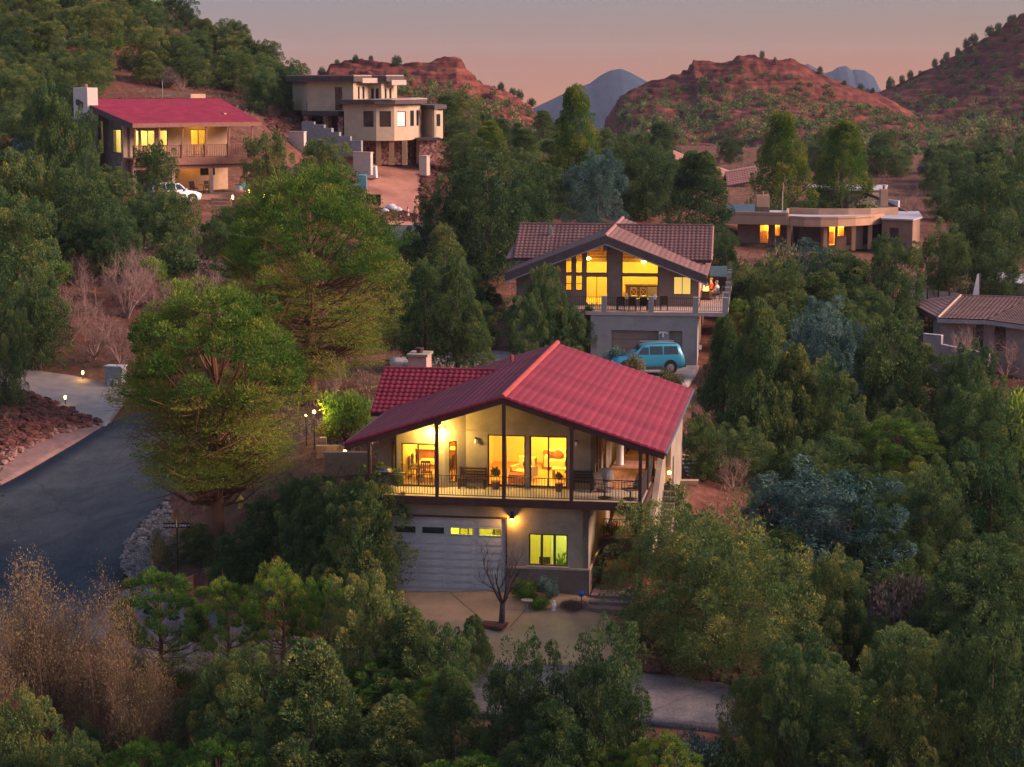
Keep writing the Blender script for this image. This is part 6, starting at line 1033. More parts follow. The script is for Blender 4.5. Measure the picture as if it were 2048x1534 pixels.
def ground_cover(n, seed, box, size, lm, label):
    rng = np.random.default_rng(seed); y = np.exp(rng.uniform(math.log(box[2]), math.log(box[3]), n)); x = rng.uniform(box[0], box[1], n) * y; z = terr0(x, y); pav = np.concatenate([g.reshape(-1, 2) for g in STRIPS]); keep = np.ones(n, bool)
    for i in range(0, n, 4000): d = ((np.stack([x[i:i + 4000], y[i:i + 4000]], 1)[:, None] - pav[None]) ** 2).sum(-1).min(1); keep[i:i + 4000] = d > 1.3
    keep &= np.array([not keep_off((a, b)) for a, b in zip(x, y)]); x, y, z = x[keep], y[keep], z[keep]; k = 16; P = np.repeat(np.stack([x, y, z], 1), k, 0); m = len(P); s = np.repeat(rng.uniform(*size, len(x)), k); P = P + rng.normal(size=(m, 3)) * np.array([.35, .35, .12]) * s[:, None] + np.array([0, 0, .22]) * s[:, None]
    V, F, T = cards(P, rng.normal(size=(m, 3)) * .6 + np.array([0, 0, 1.0]), s * .34, s * .05, np.clip(np.repeat(rng.uniform(.1, .9, len(x)), k), 0, 1), rng); o = obj('ground_cover', np_mesh('ground_cover', V, F, LM[lm], T)); tag(o, label, 'ground cover', kind='stuff')
ground_cover(9000, 61, (-.30, .30, 62, 330), (.4, 1.2), 'grey', 'dry grass and low brush on the red soil'); ground_cover(7000, 62, (-.30, .30, 62, 330), (.4, 1.3), 'olive', 'low olive weeds on the red soil')
_sk = random.Random(77)
def sky_tree(i, fx, h, label, group, kd='dark'): x, y, z = hill_pt(i, fx, .02); plant(kd, _sk.randrange(len(PRO[kd])), (x, y, z - .1), h, h * _sk.uniform(.7, 1.1), label, group)
for fx in (.46, .49, .60, .66, .70, .73): sky_tree(0, fx, _sk.uniform(.9, 2.2), 'small lone tree on the rim of the red butte', 'trees on the butte rim')
for fx in (.20, .24, .29, .33, .40, .62, .68, .71, .73, .76, .78, .80): sky_tree(1, fx, _sk.uniform(.9, 2.4), 'small tree on the crest of the red ridge', 'trees on the ridge crest')
for fx in np.linspace(.10, .62, 26): sky_tree(2, fx + _sk.uniform(-.01, .01), _sk.uniform(1.4, 3.6), 'small tree on the crest of the steep red hillside', 'trees on the hillside crest')
def margin_wood(u0, u1, n, seed, label):
    """the wood goes on past the edge of the view: one mass of simpler crowns"""
    rng = np.random.default_rng(seed); Vs, Fs, Ts, off = [], [], [], 0
    for _ in range(n):
        u, v = rng.uniform(u0, u1), 380 + 1250 * rng.uniform(0, 1) ** 1.2; g = gnd(u, v); h = rng.uniform(2.6, 5.0); m = 1500; d = unit(rng, m); d[:, 2] = np.abs(d[:, 2]) * 1.0 - .15; c = np.array([g[0], g[1], terr(g[0], g[1]) + h * .3]); P = c + d * (rng.uniform(.55, 1.05, m))[:, None] * np.array([.5, .5, .72]) * h + np.sin(d * 7 + rng.uniform(0, 6, 3)) * .12 * h
        V, F, T = cards(P, d + np.array([0, 0, .7]) + rng.normal(size=(m, 3)) * .4, .26 * rng.uniform(.6, 1.3, m), .10, np.clip(rng.uniform(.05, .5) + rng.normal(size=m) * .12, 0, 1), rng); Vs.append(V); Fs.append(F + off); Ts.append(T); off += len(V)
    o = obj('woodland', np_mesh('woodland', np.concatenate(Vs), np.concatenate(Fs), LM['juniper'], np.concatenate(Ts))); tag(o, label, 'woodland', kind='stuff')
margin_wood(2120, 2480, 62, 71, 'juniper wood continuing beyond the hipped roof house'); margin_wood(-420, -75, 46, 72, 'juniper wood continuing beyond the pale driveway')
# ================================================================ VEHICLES
def car(name, label, cat, loc, rz, paint, Lg=4.95, Wd=1.95, Ht=1.78, suv=True):
    t = thing(name, label, cat, loc, rz); w2 = Wd / 2
    # stations from the nose (x=0) to the tail (x=Lg): x, half width, belt height, roof height, roof half width, underside
    st = [(0.0, .80, .62, .64, .74, .38), (.12, .92, .84, .86, .80, .28), (.55, .97, .98, 1.0, .86, .24), (1.15, 1.0, 1.06, 1.08, .90, .24), (1.45, 1.0, 1.09, 1.16, .88, .24), (2.05, 1.0, 1.10, 1.66, .77, .24), (2.5, 1.0, 1.11, 1.74, .76, .24), (3.5, 1.0, 1.12, Ht, .76, .24), (4.35, 1.0, 1.13, 1.75, .75, .26), (4.62, .98, 1.12, 1.66, .74, .30), (4.88, .93, 1.02, 1.08, .82, .36), (4.95, .88, .72, .76, .80, .42)]
    st = [(x * Lg / 4.95, a, b, c, d, e) for x, a, b, c, d, e in st]; mb = MB()
    for x, hw, zb, zr, rw, zu in st:
        h = hw * w2; r = rw * w2 / .975 if zr - zb > .1 else h * .93; mb.v += [(x, -h * .86, zu), (x, -h, zu + .16), (x, -h * 1.0, (zu + zb) / 2), (x, -h * .975, zb), (x, -r, zr - .03), (x, -r * .8, zr), (x, 0, zr + .02), (x, r * .8, zr), (x, r, zr - .03), (x, h * .975, zb), (x, h, (zu + zb) / 2), (x, h, zu + .16), (x, h * .86, zu)]
    n = 13
    for k in range(len(st) - 1):
        for j in range(n - 1): q = k * n; mb.f.append((q + j, q + j + 1, q + n + j + 1, q + n + j))
        q = k * n; mb.f.append((q + n - 1, q, q + n, q + 2 * n - 1))
    mb.f.append(tuple(range(n))); mb.f.append(tuple(range((len(st) - 1) * n, len(st) * n)))
    body = mb.build('body', paint, t, smooth=True)
    def side(s, x0, x1, x2, x3, z0, z1):
        def yz(x, z):
            k = max(i for i in range(len(st) - 1) if st[i][0] <= x); a, b = st[k], st[k + 1]; f = (x - a[0]) / (b[0] - a[0]); g = [a[i] + (b[i] - a[i]) * f for i in range(6)]; hb = g[1] * w2 * .975; hr = g[4] * w2 / .975; q = (z - g[2]) / max(g[3] - .03 - g[2], .05); return s * (hb + (hr - hb) * q + .012)
        p = [(x0, z0), (x1, z0), (x2, z1), (x3, z1)]; o = [(x, yz(x, z), z) for x, z in p]; i = [(x, y - s * .02, z) for x, y, z in o]; MB().hexa(i, o).build('window', M_dglass, t)
    k = Lg / 4.95
    for s in (-1, 1):
        side(s, 1.68 * k, 2.48 * k, 2.48 * k, 2.10 * k, 1.17, 1.60); side(s, 2.56 * k, 3.42 * k, 3.42 * k, 2.56 * k, 1.17, 1.66); side(s, 3.52 * k, 4.5 * k, 4.40 * k, 3.52 * k, 1.17, 1.66)
        MB().bar((2.1 * k, s * .62 * w2 / .975, Ht + .03), (4.4 * k, s * .62 * w2 / .975, Ht + .03), .05).build('roof_rail', M_steel, t)
        MB().box(4.80 * k, 4.92 * k, s * .62 - .16, s * .62 + .16, .92, 1.10).build('taillight', mat('tail_lamp_red', (.35, .01, .015), .3), t); MB().box(.02 * k, .2 * k, s * .62 - .18, s * .62 + .18, .66, .80).build('headlight', mat('head_lamp', (.7, .72, .74), .2), t)
        MB().box(1.42 * k, 3.48 * k, s * w2 * .97, s * (w2 + .012), .30, .46).build('sill', mat('bumper_plastic', (.05, .05, .055), .7), t); MB().box(1.55 * k, 1.72 * k, s * w2, s * (w2 + .16), 1.12, 1.26).build('mirror', paint, t)
        for x in (.98 * k, 3.95 * k):
            MB().tube([(x, s * (w2 - .20), .40), (x, s * (w2 + .003), .40)], .46, 20).build('wheel_arch', M_iron, t)
            wh = MB().tube([(x, s * (w2 - .23), .37), (x, s * (w2 + .012), .37)], .37, 20).build('wheel', mat('tyre_rubber', (.02, .02, .02), .9), t); MB().tube([(x, s * (w2 + .002), .37), (x, s * (w2 + .03), .37)], .24, 12).build('rim', M_steel, wh)
    MB().hexa([(1.52 * k, -.72, 1.16), (1.52 * k, .72, 1.16), (1.50 * k, .72, 1.17), (1.50 * k, -.72, 1.17)], [(2.0 * k, -.64, 1.66), (2.0 * k, .64, 1.66), (1.98 * k, .64, 1.67), (1.98 * k, -.64, 1.67)]).build('windscreen', M_dglass, t)
    MB().hexa([(4.90 * k, -.66, 1.16), (4.90 * k, .66, 1.16), (4.92 * k, .66, 1.16), (4.92 * k, -.66, 1.16)], [(4.66 * k, -.6, 1.60), (4.66 * k, .6, 1.60), (4.68 * k, .6, 1.60), (4.68 * k, -.6, 1.60)]).build('rear_window', M_dglass, t)
    MB().box(4.86 * k, 5.0 * k, -.86, .86, .38, .58).build('bumper', mat('bumper_plastic', (.05, .05, .055), .7), t); MB().box(4.95 * k, 4.97 * k, -.25, .25, .72, .86).build('number_plate', M_white, t); return t
_s = at(1220, 748, 126.3); _c = car('parked_car', 'turquoise sport utility car parked before the grey garage', 'car', (_s[0], _s[1], terr(_s[0], _s[1]) + .09), R(5), mat('turquoise_paint', (.030, .25, .37), .35, spec=.5)); _c.scale = (.95, .95, 1.05)
_s = at(400, 398, 163.5); car('parked_car', 'white sport utility car parked below the timber balcony', 'car', (_s[0] - .2, _s[1], terr(_s[0], _s[1]) + .05), R(215), mat('white_paint_car', (.60, .60, .66), .3, spec=.6), 4.5, 1.85, 1.66)
# ================================================================ DECK AND PATIO THINGS (house 1)
t = h1t('barbecue_grill', 'domed dark barbecue grill at the left end of the deck', 'grill', -5.35, 1.0, FZ); MB().lathe([(.02, 1.02), (.32, 1.0), (.40, .86), (.40, .80)][::-1], (0, 0, 0), 14).build('lid', mat('charcoal_enamel', (.05, .055, .075), .35), t); MB().lathe([(.40, .79), (.36, .62), (.2, .55)][::-1], (0, 0, 0), 14).build('bowl', M_iron, t)
for a in range(4): MB().bar((.3 * math.cos(a * 1.57 + .78), .3 * math.sin(a * 1.57 + .78), 0), (.22 * math.cos(a * 1.57 + .78), .22 * math.sin(a * 1.57 + .78), .6), .04).build('leg', M_steel, t)
MB().box(.42, .85, -.25, .25, .74, .78).build('side_shelf', M_steel, t); MB().tube([(-.3, -.36, .9), (.3, -.36, .9)], .02, 6).build('handle', M_steel, t)
def bench(x, y, label, w_=1.2, m=M_dkwood):
    t = h1t('patio_bench', label, 'bench', x, y, FZ)
    for i in range(4): MB().box(-w_ / 2, w_ / 2, -.22 + i * .12, -.13 + i * .12, .42, .45).build('slat', m, t)
    for i in range(3): MB().box(-w_ / 2, w_ / 2, .24, .27, .52 + i * .13, .61 + i * .13).build('back_slat', m, t)
    for sx_ in (-w_ / 2 + .04, w_ / 2 - .04):
        for yy in (-.2, .22): MB().box(sx_ - .03, sx_ + .03, yy - .03, yy + .03, 0, .9 if yy > 0 else .42).build('leg', m, t)
bench(-1.65, 2.0, 'dark slatted bench against the deck wall below the narrow window'); bench(3.15, 2.0, 'dark console bench right of the living room sliders', .85, M_iron)
def pot_plant(x, y, z, label, hgt=.6, kind='green', r=.2, sd=0):
    t = h1t('potted_plant', label, 'plant', x, y, z); MB().lathe([(r * .7, 0), (r, .3), (r * 1.08, .32), (r * 1.08, .36)], (0, 0, 0), 12).build('pot', mat('terracotta_pot', (.12, .055, .04), .85, (.16, .08, .055), 6), t); rg = np.random.default_rng(sd + 90); n = 320; d = unit(rg, n); d[:, 2] = np.abs(d[:, 2]); V, F, T = cards(np.array([0, 0, .36 + hgt * .35]) + d * rg.uniform(.1, 1, n)[:, None] * np.array([.34, .34, .55]) * hgt, d + np.array([0, 0, .8]), .16, .05, rg.uniform(.1, .8, n), rg); obj('foliage', np_mesh('plant_leaves', V, F, LM[kind], T), t); return t
SMALL = []
pot_plant(-.62, 1.95, FZ, 'potted plant left of the living room sliding door', .7, 'olive', .2, 1); pot_plant(2.15, 1.9, FZ, 'potted plant at the right end of the living room sliders', .55, 'olive', .18, 2); pot_plant(3.95, 2.1, FZ, 'reddish potted plant at the house corner on the deck', .5, 'grey', .22, 3)
def swivel_chair(x, y, rz, label):
    t = h1t('patio_chair', label, 'chair', x, y, FZ, rz); b = MB()
    MB().lathe([(.30, .0), (.30, .03), (.05, .06), (.04, .36)], (0, 0, 0), 12).build('swivel_base', M_iron, t); MB().box(-.28, .28, -.28, .28, .38, .44).build('seat', mat('brown_sling', (.12, .085, .07), .9), t)
    MB().hexa([(-.27, .24, .45), (.27, .24, .45), (.27, .28, .45), (-.27, .28, .45)], [(-.25, .42, 1.05), (.25, .42, 1.05), (.25, .46, 1.05), (-.25, .46, 1.05)]).build('backrest', MATS['brown_sling'], t)
    for s in (-1, 1): MB().tube([(s * .32, .3, .45), (s * .33, .3, .66), (s * .33, -.25, .66), (s * .31, -.26, .42)], .018, 6).build('armrest', M_iron, t)
swivel_chair(4.25, .85, R(60), 'brown swivel patio chair beside the round fire bowl'); swivel_chair(5.35, .85, R(-60), 'brown swivel patio chair against the corner post of the deck')
t = h1t('fire_bowl', 'covered round grey grill between the swivel chairs', 'grill', 4.15, 2.15, FZ); MB().lathe([(.2, .0), (.16, .5), (.34, .55), (.36, .75), (.28, .98), (.08, 1.06)], (0, 0, 0), 14).build('cover', mat('grey_cover', (.16, .15, .16), .9, (.21, .20, .21), 6), t); MB().lathe([(.24, 0), (.24, .04)], (0, 0, 0), 12).build('foot', M_iron, t)
t = h1t('patio_heater', 'tall white cylinder standing on the side deck', 'heater', 4.15, 8.2, FZ); MB().lathe([(.17, .03), (.17, 1.45), (.13, 1.5)], (0, 0, 0), 16).build('column', M_white, t); MB().lathe([(.22, 0), (.22, .03)], (0, 0, 0), 16).build('base', M_steel, t)
t = h1t('patio_table', 'dark table at the far end of the side deck', 'table', 4.9, 11.3, FZ); MB().box(-.8, .8, -.4, .4, .70, .75).build('table_top', M_dkwood, t)
for x in (-.7, .7):
    for y in (-.32, .32): MB().box(x - .03, x + .03, y - .03, y + .03, 0, .70).build('leg', M_dkwood, t)
# lower patio beside the garage room
pt = h1t('patio', 'raised brick patio with an amber glow under the side deck', 'patio', 0, 0, 0); MB().box(3.72, 6.9, 4.6, 16, -1.4, .98).build('retaining_wall', M_stucco_d, pt); pv = MB().box(0, .58, 0, .58, 0, .04).build('paver', mat('warm_paver', (.30, .19, .12), .85, (.38, .25, .17), 3, .1, 20, objrand=.15), pt); pv.location = (3.76, 4.65, .98)
for i in range(5):
    for j in range(10):
        if i or j: o = pv.copy(); COL.objects.link(o); o.location = (3.76 + i * .6, 4.65 + j * .6, .98)
railing(pt, (3.8, 4.75, 1.02), (6.4, 4.75, 1.02), h=.85)
for sx_ in (4.1, 5.2):
    hd = bush(950 + int(sx_ * 10), .8, 1.15, 1500, 'dark', .07); tt = h1t('hedge_shrub', 'dark clipped shrub on the raised patio edge', 'shrub', sx_, 5.2, 1.02, 0, 'clipped shrubs on the patio edge'); obj('crown', hd[0], tt); obj('stems', hd[1], tt)
pot_plant(5.7, 6.8, 1.02, 'big pot glowing amber on the raised patio', .5, 'olive', .34, 5)
wk = h1t('steps', 'purplish concrete steps and path right of the garage room', 'steps', 0, 0, 0)
for i in range(3): MB().box(3.75, 5.6, -.9 + i * .55, 4.59, -1.5, -.72 + i * .14).build('step', mat('plum_concrete', (.15, .10, .105), .9, (.20, .14, .14), 2, .1, 20), wk)
# garden bits before the ground floor window
def yard(kind, x, y, label, h, w_, var=0):
    p = h1w(x, y, 0); return plant(kind, var, (p[0], p[1], terr(p[0], p[1]) - .03), h, w_, label)
def dozen():
    p = lambda x, y: (h1w(x, y, 0)[0], h1w(x, y, 0)[1], terr(*h1w(x, y, 0)[:2]) + .02)
    yard('bush', 1.0, -.25, 'rounded green shrub under the ground floor window', .95, 1.15, 2); yard('bush', 2.05, -.15, 'pale flowering shrub beneath the window sill', 1.05, .9, 4); yard('bush', 1.75, -.85, 'small bright yellow green mound of foliage', .5, .95, 2); yard('bush', 3.0, -.75, 'reddish brown mound of ground plants', .45, 1.3, 3)
    t = thing('bird_bath', 'small stone bird bath beside the yellow green mound', 'bird bath', p(1.2, -1.0)); MB().lathe([(.13, 0), (.08, .08), (.06, .32), (.10, .36)], (0, 0, 0), 10).build('pedestal', M_conc, t); MB().lathe([(.1, .36), (.25, .42), (.25, .46), (.2, .44)], (0, 0, 0), 14).build('basin', M_conc, t)
    t = thing('garden_statue', 'small pale garden statue by the reddish mound', 'statue', p(2.35, -1.0)); MB().lathe([(.11, 0), (.11, .06), (.09, .12), (.10, .25), (.07, .34), (.04, .38)], (0, 0, 0), 10).build('figure', M_white, t); MB().blob((0, 0, .43), .06, .05, 8, 6).build('head', M_white, t, smooth=True)
    t = thing('yard_sign', 'little blue sign on a stake at the garden corner', 'sign', p(3.45, -.55)); MB().box(-.02, .02, -.01, .01, 0, .5).build('stake', M_iron, t); MB().lathe([(.11, .5), (.13, .62), (.08, .74)], (0, 0, 0), 6).build('sign_plate', mat('blue_sign', (.03, .08, .35), .5), t)
    q = gnd(1003, 1252); t = thing('bare_tree', 'small dark leafless tree in the driveway planting pit', 'tree', (q[0], q[1], terr(q[0], q[1]))); rng = np.random.default_rng(5); mb = MB(); mb.tube([(0, 0, -.3), (.02, 0, .3), (.05, .02, .95)], [.16, .13, .11], 8)
    def gr(p_, d, L, r, lev):
        q_ = [Vector(p_)]; dd = Vector(d).normalized()
        for i in range(4): dd = (dd + Vector(rng.normal(size=3)) * .13 + Vector((0, 0, .16))).normalized(); q_.append(q_[-1] + dd * L / 4)
        mb.tube(q_, [r * (1 - .7 * i / 4) for i in range(5)], 5 if lev < 1 else 3, cap=False)
        if lev < 3:
            for _ in range(4 if lev else 3): i = rng.integers(2, 5); gr(q_[i], (dd + Vector(rng.normal(size=3)) * .5).normalized(), L * rng.uniform(.45, .7), r * .42, lev + 1)
    for a in range(6): gr((.05, .02, .9), (math.cos(a * 1.05) * .7, math.sin(a * 1.05) * .7, 1.0), 1.5, .07, 0)
    obj('trunk', mb_mesh(mb, 'bare_trunk', M_dtwig), t)
    z = terr(q[0], q[1]) + .11; pit = MB().hexa([(q[0] + a, q[1] + b, z - .1) for a, b in ((-.5, .75), (-.95, -.2), (.0, -.85), (.55, .65))], [(q[0] + a, q[1] + b, z + .02) for a, b in ((-.5, .75), (-.95, -.2), (.0, -.85), (.55, .65))]).build('planting_pit', M_soil); tag(pit, 'diamond of red soil around the leafless driveway tree', kind='structure')
    jt = MB()
    for a_, b_ in (((900, 1190), (985, 1262)), ((1075, 1200), (1020, 1262)), ((1020, 1265), (1262, 1300))): pa_, pb_ = gnd(*a_), gnd(*b_); jt.bar((pa_[0], pa_[1], terr(pa_[0], pa_[1]) + .103), (pb_[0], pb_[1], terr(pb_[0], pb_[1]) + .103), .03, .012)
    jt = jt.build('driveway_joint', mat('dark_joint', (.08, .06, .05), .9)); tag(jt, 'dark joints across the concrete driveway', kind='structure')
    # stepping stones at the right of the house
    t = thing('stone_steps', 'flagstone steps climbing beside the red roofed house', 'steps'); m = mat('lit_flagstone', (.36, .25, .17), .9, (.44, .32, .22), 4, .2, 20)
    for i, (u, v) in enumerate(((1360, 905), (1368, 915), (1376, 924), (1382, 932), (1388, 940), (1392, 948), (1394, 956), (1376, 966))): g = gnd(u, v); z = terr(g[0], g[1]); rr = random.Random(i); MB().hexa([(g[0] + a * rr.uniform(.8, 1.1), g[1] + b * rr.uniform(.8, 1.1), z - .1) for a, b in ((-.5, .25), (-.55, -.2), (.5, -.25), (.55, .2))], [(g[0] + a, g[1] + b, z + .13) for a, b in ((-.5, .25), (-.55, -.2), (.5, -.25), (.55, .2))]).build('stone', m, t)
    g = gnd(1352, 955); t = thing('garden_lamp', 'low amber garden lamp by the flagstone steps', 'lamp', (g[0], g[1], terr(g[0], g[1]))); MB().tube([(0, 0, 0), (0, 0, .5)], .02, 6).build('stake', M_iron, t); MB().lathe([(.06, .5), (.1, .56), (.02, .66)], (0, 0, 0), 10).build('lamp_head', M_bulb, t); lamp_light('lamp_light', t, (0, -.1, .8), 22, AMB, .06)
# ================================================================ STREET THINGS
def text_mesh(s, size, material, parent, loc, rot=(R(90), 0, 0), name='lettering', ext=.006):
    cu = bpy.data.curves.new(name, 'FONT'); cu.body = s; cu.size = size; cu.extrude = ext; cu.align_x = 'CENTER'; o = bpy.data.objects.new(name, cu); COL.objects.link(o); bpy.context.view_layer.update(); me = bpy.data.meshes.new_from_object(o.evaluated_get(bpy.context.evaluated_depsgraph_get())); bpy.data.objects.remove(o); me.materials.clear(); me.materials.append(material); q = obj(name, me, parent, loc); q.rotation_euler = rot; return q
def street():
    g = gnd(350, 1150); Y = g[1]; z = terr(g[0], Y); zt = at(356, 1054, Y)[2]; t = thing('street_sign', 'dark street name sign reading CHIMNEY SPIRE on a post by the rock bed', 'sign', (at(356, 1150, Y)[0], Y, z)); hh = zt - z
    MB().tube([(0, .05, -.2), (0, .05, hh + .1)], .035, 8).build('post', M_iron, t); MB().box(-.62, .62, -.015, .015, hh - .04, hh + .2).build('sign_board', mat('dark_brown_sign', (.03, .018, .015), .8), t)
    text_mesh('CHIMNEY', .155, M_white, t, (-.30, -.02, hh + .02)); text_mesh('SPIRE', .155, M_white, t, (.27, -.02, hh + .02)); text_mesh('RD', .08, M_white, t, (.55, -.02, hh + .06)); MB().hexa([(-.035, -.025, hh + .0), (.035, -.025, hh + .0), (.035, -.017, hh + .0), (-.035, -.017, hh + .0)], [(.0, -.025, hh + .36), (.012, -.025, hh + .36), (.012, -.017, hh + .36), (.0, -.017, hh + .36)]).build('spire_emblem', mat('pale_yellow_emblem', (.7, .62, .3), .7), t)
    g = gnd(377, 1192); z = terr(g[0], g[1]); t = thing('monument_wall', 'short red stucco wall with a slanted top among pinyons', 'wall', (g[0], g[1], z), R(-20)); MB().hexa([(-.33, -.12, -.3), (.33, -.12, -.3), (.33, .25, -.3), (-.33, .25, -.3)], [(-.33, -.12, .55), (.33, -.12, .92), (.33, .25, .92), (-.33, .25, .55)]).build('wall_face', mat('red_stucco', (.42, .10, .06), .9, (.50, .13, .08), 3, .3, 20), t); MB().hexa([(-.36, -.15, .552), (.36, -.15, .922), (.36, .28, .922), (-.36, .28, .552)], [(-.36, -.15, .60), (.36, -.15, .97), (.36, .28, .97), (-.36, .28, .60)]).build('coping', mat('pink_coping', (.45, .24, .2), .9), t)
    g = gnd(482, 1018); z = terr(g[0], g[1]); t = thing('fire_hydrant', 'yellow fire hydrant under the tall umbrella pine', 'hydrant', (g[0], g[1], z)); m = mat('hydrant_yellow', (.55, .36, .05), .6, (.6, .42, .08), 6); MB().lathe([(.17, 0), (.17, .05), (.11, .07), (.11, .42), (.15, .44), (.15, .48), (.10, .52), (.05, .60)], (0, 0, 0), 12).build('barrel', m, t)
    for s in (-1, 1): MB().tube([(s * .1, 0, .34), (s * .21, 0, .34)], .055, 8).build('nozzle', m, t)
    MB().lathe([(.04, .60), (.04, .66)], (0, 0, 0), 6).build('top_nut', m, t)
    g = gnd(232, 770); z = terr(g[0], g[1]); t = thing('utility_box', 'grey metal utility box at the edge of the pale driveway', 'utility box', (g[0], g[1], z), R(-15)); MB().box(-.55, .55, -.35, .35, 0, 1.15).build('cabinet', mat('grey_green_metal', (.20, .22, .22), .6, (.25, .27, .27), 3), t); MB().box(-.6, .6, -.4, .4, 1.15, 1.22).build('lid', mat('light_grey_metal', (.36, .38, .42), .6), t)
    for x in (-.3, .1): MB().box(x, x + .22, -.56, -.36, 0, .42).build('bollard', mat('light_grey_metal', (.36, .38, .42), .6), t)
    for u, v, lb, pw in ((166, 764, 'short bollard lamp glowing yellow at the driveway edge', 16), (131, 812, 'tiny path lamp on the rock bank', 3), (498, 402, 'path lamp at the patio corner under the timber balcony', 5), (528, 412, 'path lamp in front of the umbrella pine crown', 5), (466, 415, 'path lamp beside the steps below the timber balcony', 5), (77, 352, 'lamp glowing among junipers left of the magenta roofed house', 8), (55, 360, 'second lamp glowing among junipers left of the magenta roofed house', 8)):
        g = gnd(u, v); z = terr(g[0], g[1]); t = thing('path_lamp', lb, 'lamp', (g[0], g[1], z)); k = 1.0 if v > 700 else 1.6; MB().tube([(0, 0, -.1), (0, 0, .42 * k)], .03, 6).build('stake', M_iron, t); MB().lathe([(.05, .42 * k), (.08, .5 * k), (.07, .6 * k), (.02, .64 * k)], (0, 0, 0), 10).build('lamp_head', M_bulb, t); lamp_light('lamp_light', t, (0, -.18, .5 * k), pw, AMB, .05)
    for (u, v, Y) in ((628, 826, 101), (612, 833, 102)):
        p = at(u, v, Y); z = terr(p[0], p[1]); t = thing('garden_lamp', 'tall lamp lighting the round shrub yellow' if u == 628 else 'smaller lamp beside the tall garden lamp', 'lamp', (p[0], p[1], z)); MB().tube([(0, 0, -.2), (0, 0, p[2] - z)], .03, 6).build('post', M_iron, t); MB().blob((0, 0, p[2] - z + .06), .09 if u == 628 else .06, 0, 10, 6).build('globe', M_bulb, t, smooth=True); lamp_light('lamp_light', t, (.25, -.15, p[2] - z + .1), 60 if u == 628 else 12, (1, .72, .10), .09)
    # terrace left of the house
    t = thing('terrace', 'low stone terrace walls and seats left of the red roofed house', 'terrace'); m = mat('amber_lit_block', (.30, .20, .12), .9, (.38, .26, .17), 3, .3, 15)  # amber glow of the lamps is put into the block colour
    for (u0, u1, v0, v1, Y, nm) in ((632, 690, 892, 912, 99, 'wall_face'), (648, 735, 905, 925, 96, 'bench_wall'), (640, 652, 876, 900, 100, 'pillar'), (700, 735, 878, 892, 102, 'wall_back')):
        a, b = at(u0, v1, Y), at(u1, v0, Y); MB().box(a[0], b[0], Y, Y + .35, terr(a[0], Y) - .4, b[2]).build(nm, m, t)
    a = at(690, 905, 98); l = thing('patio_lamp', 'amber patio lamp on the left terrace', 'lamp', (a[0], a[1], a[2])); MB().lathe([(.06, 0), (.09, .08), (.02, .16)], (0, 0, 0), 10).build('lamp_head', M_bulb, l); MB().tube([(0, 0, -1.2), (0, 0, 0)], .025, 6).build('post', M_iron, l); lamp_light('lamp_light', l, (0, -.2, .15), 28, AMB, .06)
# ================================================================ ROCKS
def rocks(name, n, poly, size, material, label, seed, sink=.25, indiv=0):
    rng = random.Random(seed); us = [p[0] for p in poly]; vs_ = [p[1] for p in poly]; mb = MB(); k = 0; tr = 0; par = thing('rock_wall', label, 'rocks') if indiv else None
    while k < n and tr < n * 10:
        tr += 1; u, v = rng.uniform(min(us), max(us)), rng.uniform(min(vs_), max(vs_))
        if not inpoly(u, v, poly): continue
        g = gnd(u, v); s = rng.uniform(*size); z = terr(g[0], g[1]); k += 1
        if indiv and k <= indiv: q = MB(); q.blob((0, 0, 0), (s * 1.2, s, s * .8), .28, 6, 4, rng); o = q.build('stone', material, par); o.location = (g[0], g[1], z + s * .3)
        else: mb.blob((g[0], g[1], z + s * (.45 - sink)), (s * rng.uniform(.8, 1.4), s, s * rng.uniform(.55, .9)), .28, 6, 4, rng)
    if mb.v:
        o = mb.build(name, material, fix=False); tag(o, label, 'rocks', kind='stuff')
M_rockp = mat('river_rock', (.06, .06, .068), .9, (.22, .20, .20), 2.2, .3, 10); M_rockr = mat('red_rock', (.05, .018, .014), .95, (.14, .05, .036), 1.2, .5, 8)
rocks('rock_bed', 1100, [(250,1090),(300,1035),(335,1000),(345,1050),(350,1120),(330,1150),(280,1165),(250,1150),(244,1120)], (.05, .15), M_rockp, 'bed of pale river rocks inside the road bend', 1)
rocks('rock_bank', 620, [(0,800),(40,785),(120,815),(205,850),(150,858),(60,890),(0,930)], (.10, .34), M_rockr, 'bank of broken red rock beside the pale driveway', 2)
rocks('rock_row', 120, [(0,912),(90,862),(190,846),(195,852),(95,874),(0,935)], (.10, .24), mat('pink_rock', (.14, .075, .065), .9, (.22, .13, .11), 2), 'row of pinkish rocks along the gravel shoulder', 3)
rocks('rock_bank', 330, [(1268,1290),(1400,1310),(1530,1345),(1535,1385),(1400,1362),(1275,1345)], (.12, .36), M_rockr, 'red rubble bank between driveway and street', 4)
rocks('rock_bank', 200, [(1560,880),(1700,870),(1900,900),(1880,930),(1700,900)], (.08, .26), M_rockr, 'scattered red stones under the juniper belt', 6)
rocks('rock_bank', 260, [(725,400),(740,440),(830,445),(830,430),(760,420)], (.12, .4), M_rockr, 'red rubble at the foot of the dirt driveway', 7); rocks('rock_bank', 260, [(850,330),(900,350),(880,380),(840,400)], (.15, .5), M_rockr, 'red dirt clods right of the dirt driveway', 8); rocks('rock_bank', 200, [(530,235),(600,245),(600,290),(540,260)], (.15, .45), M_rockr, 'red cut bank above the stepped block wall', 9)
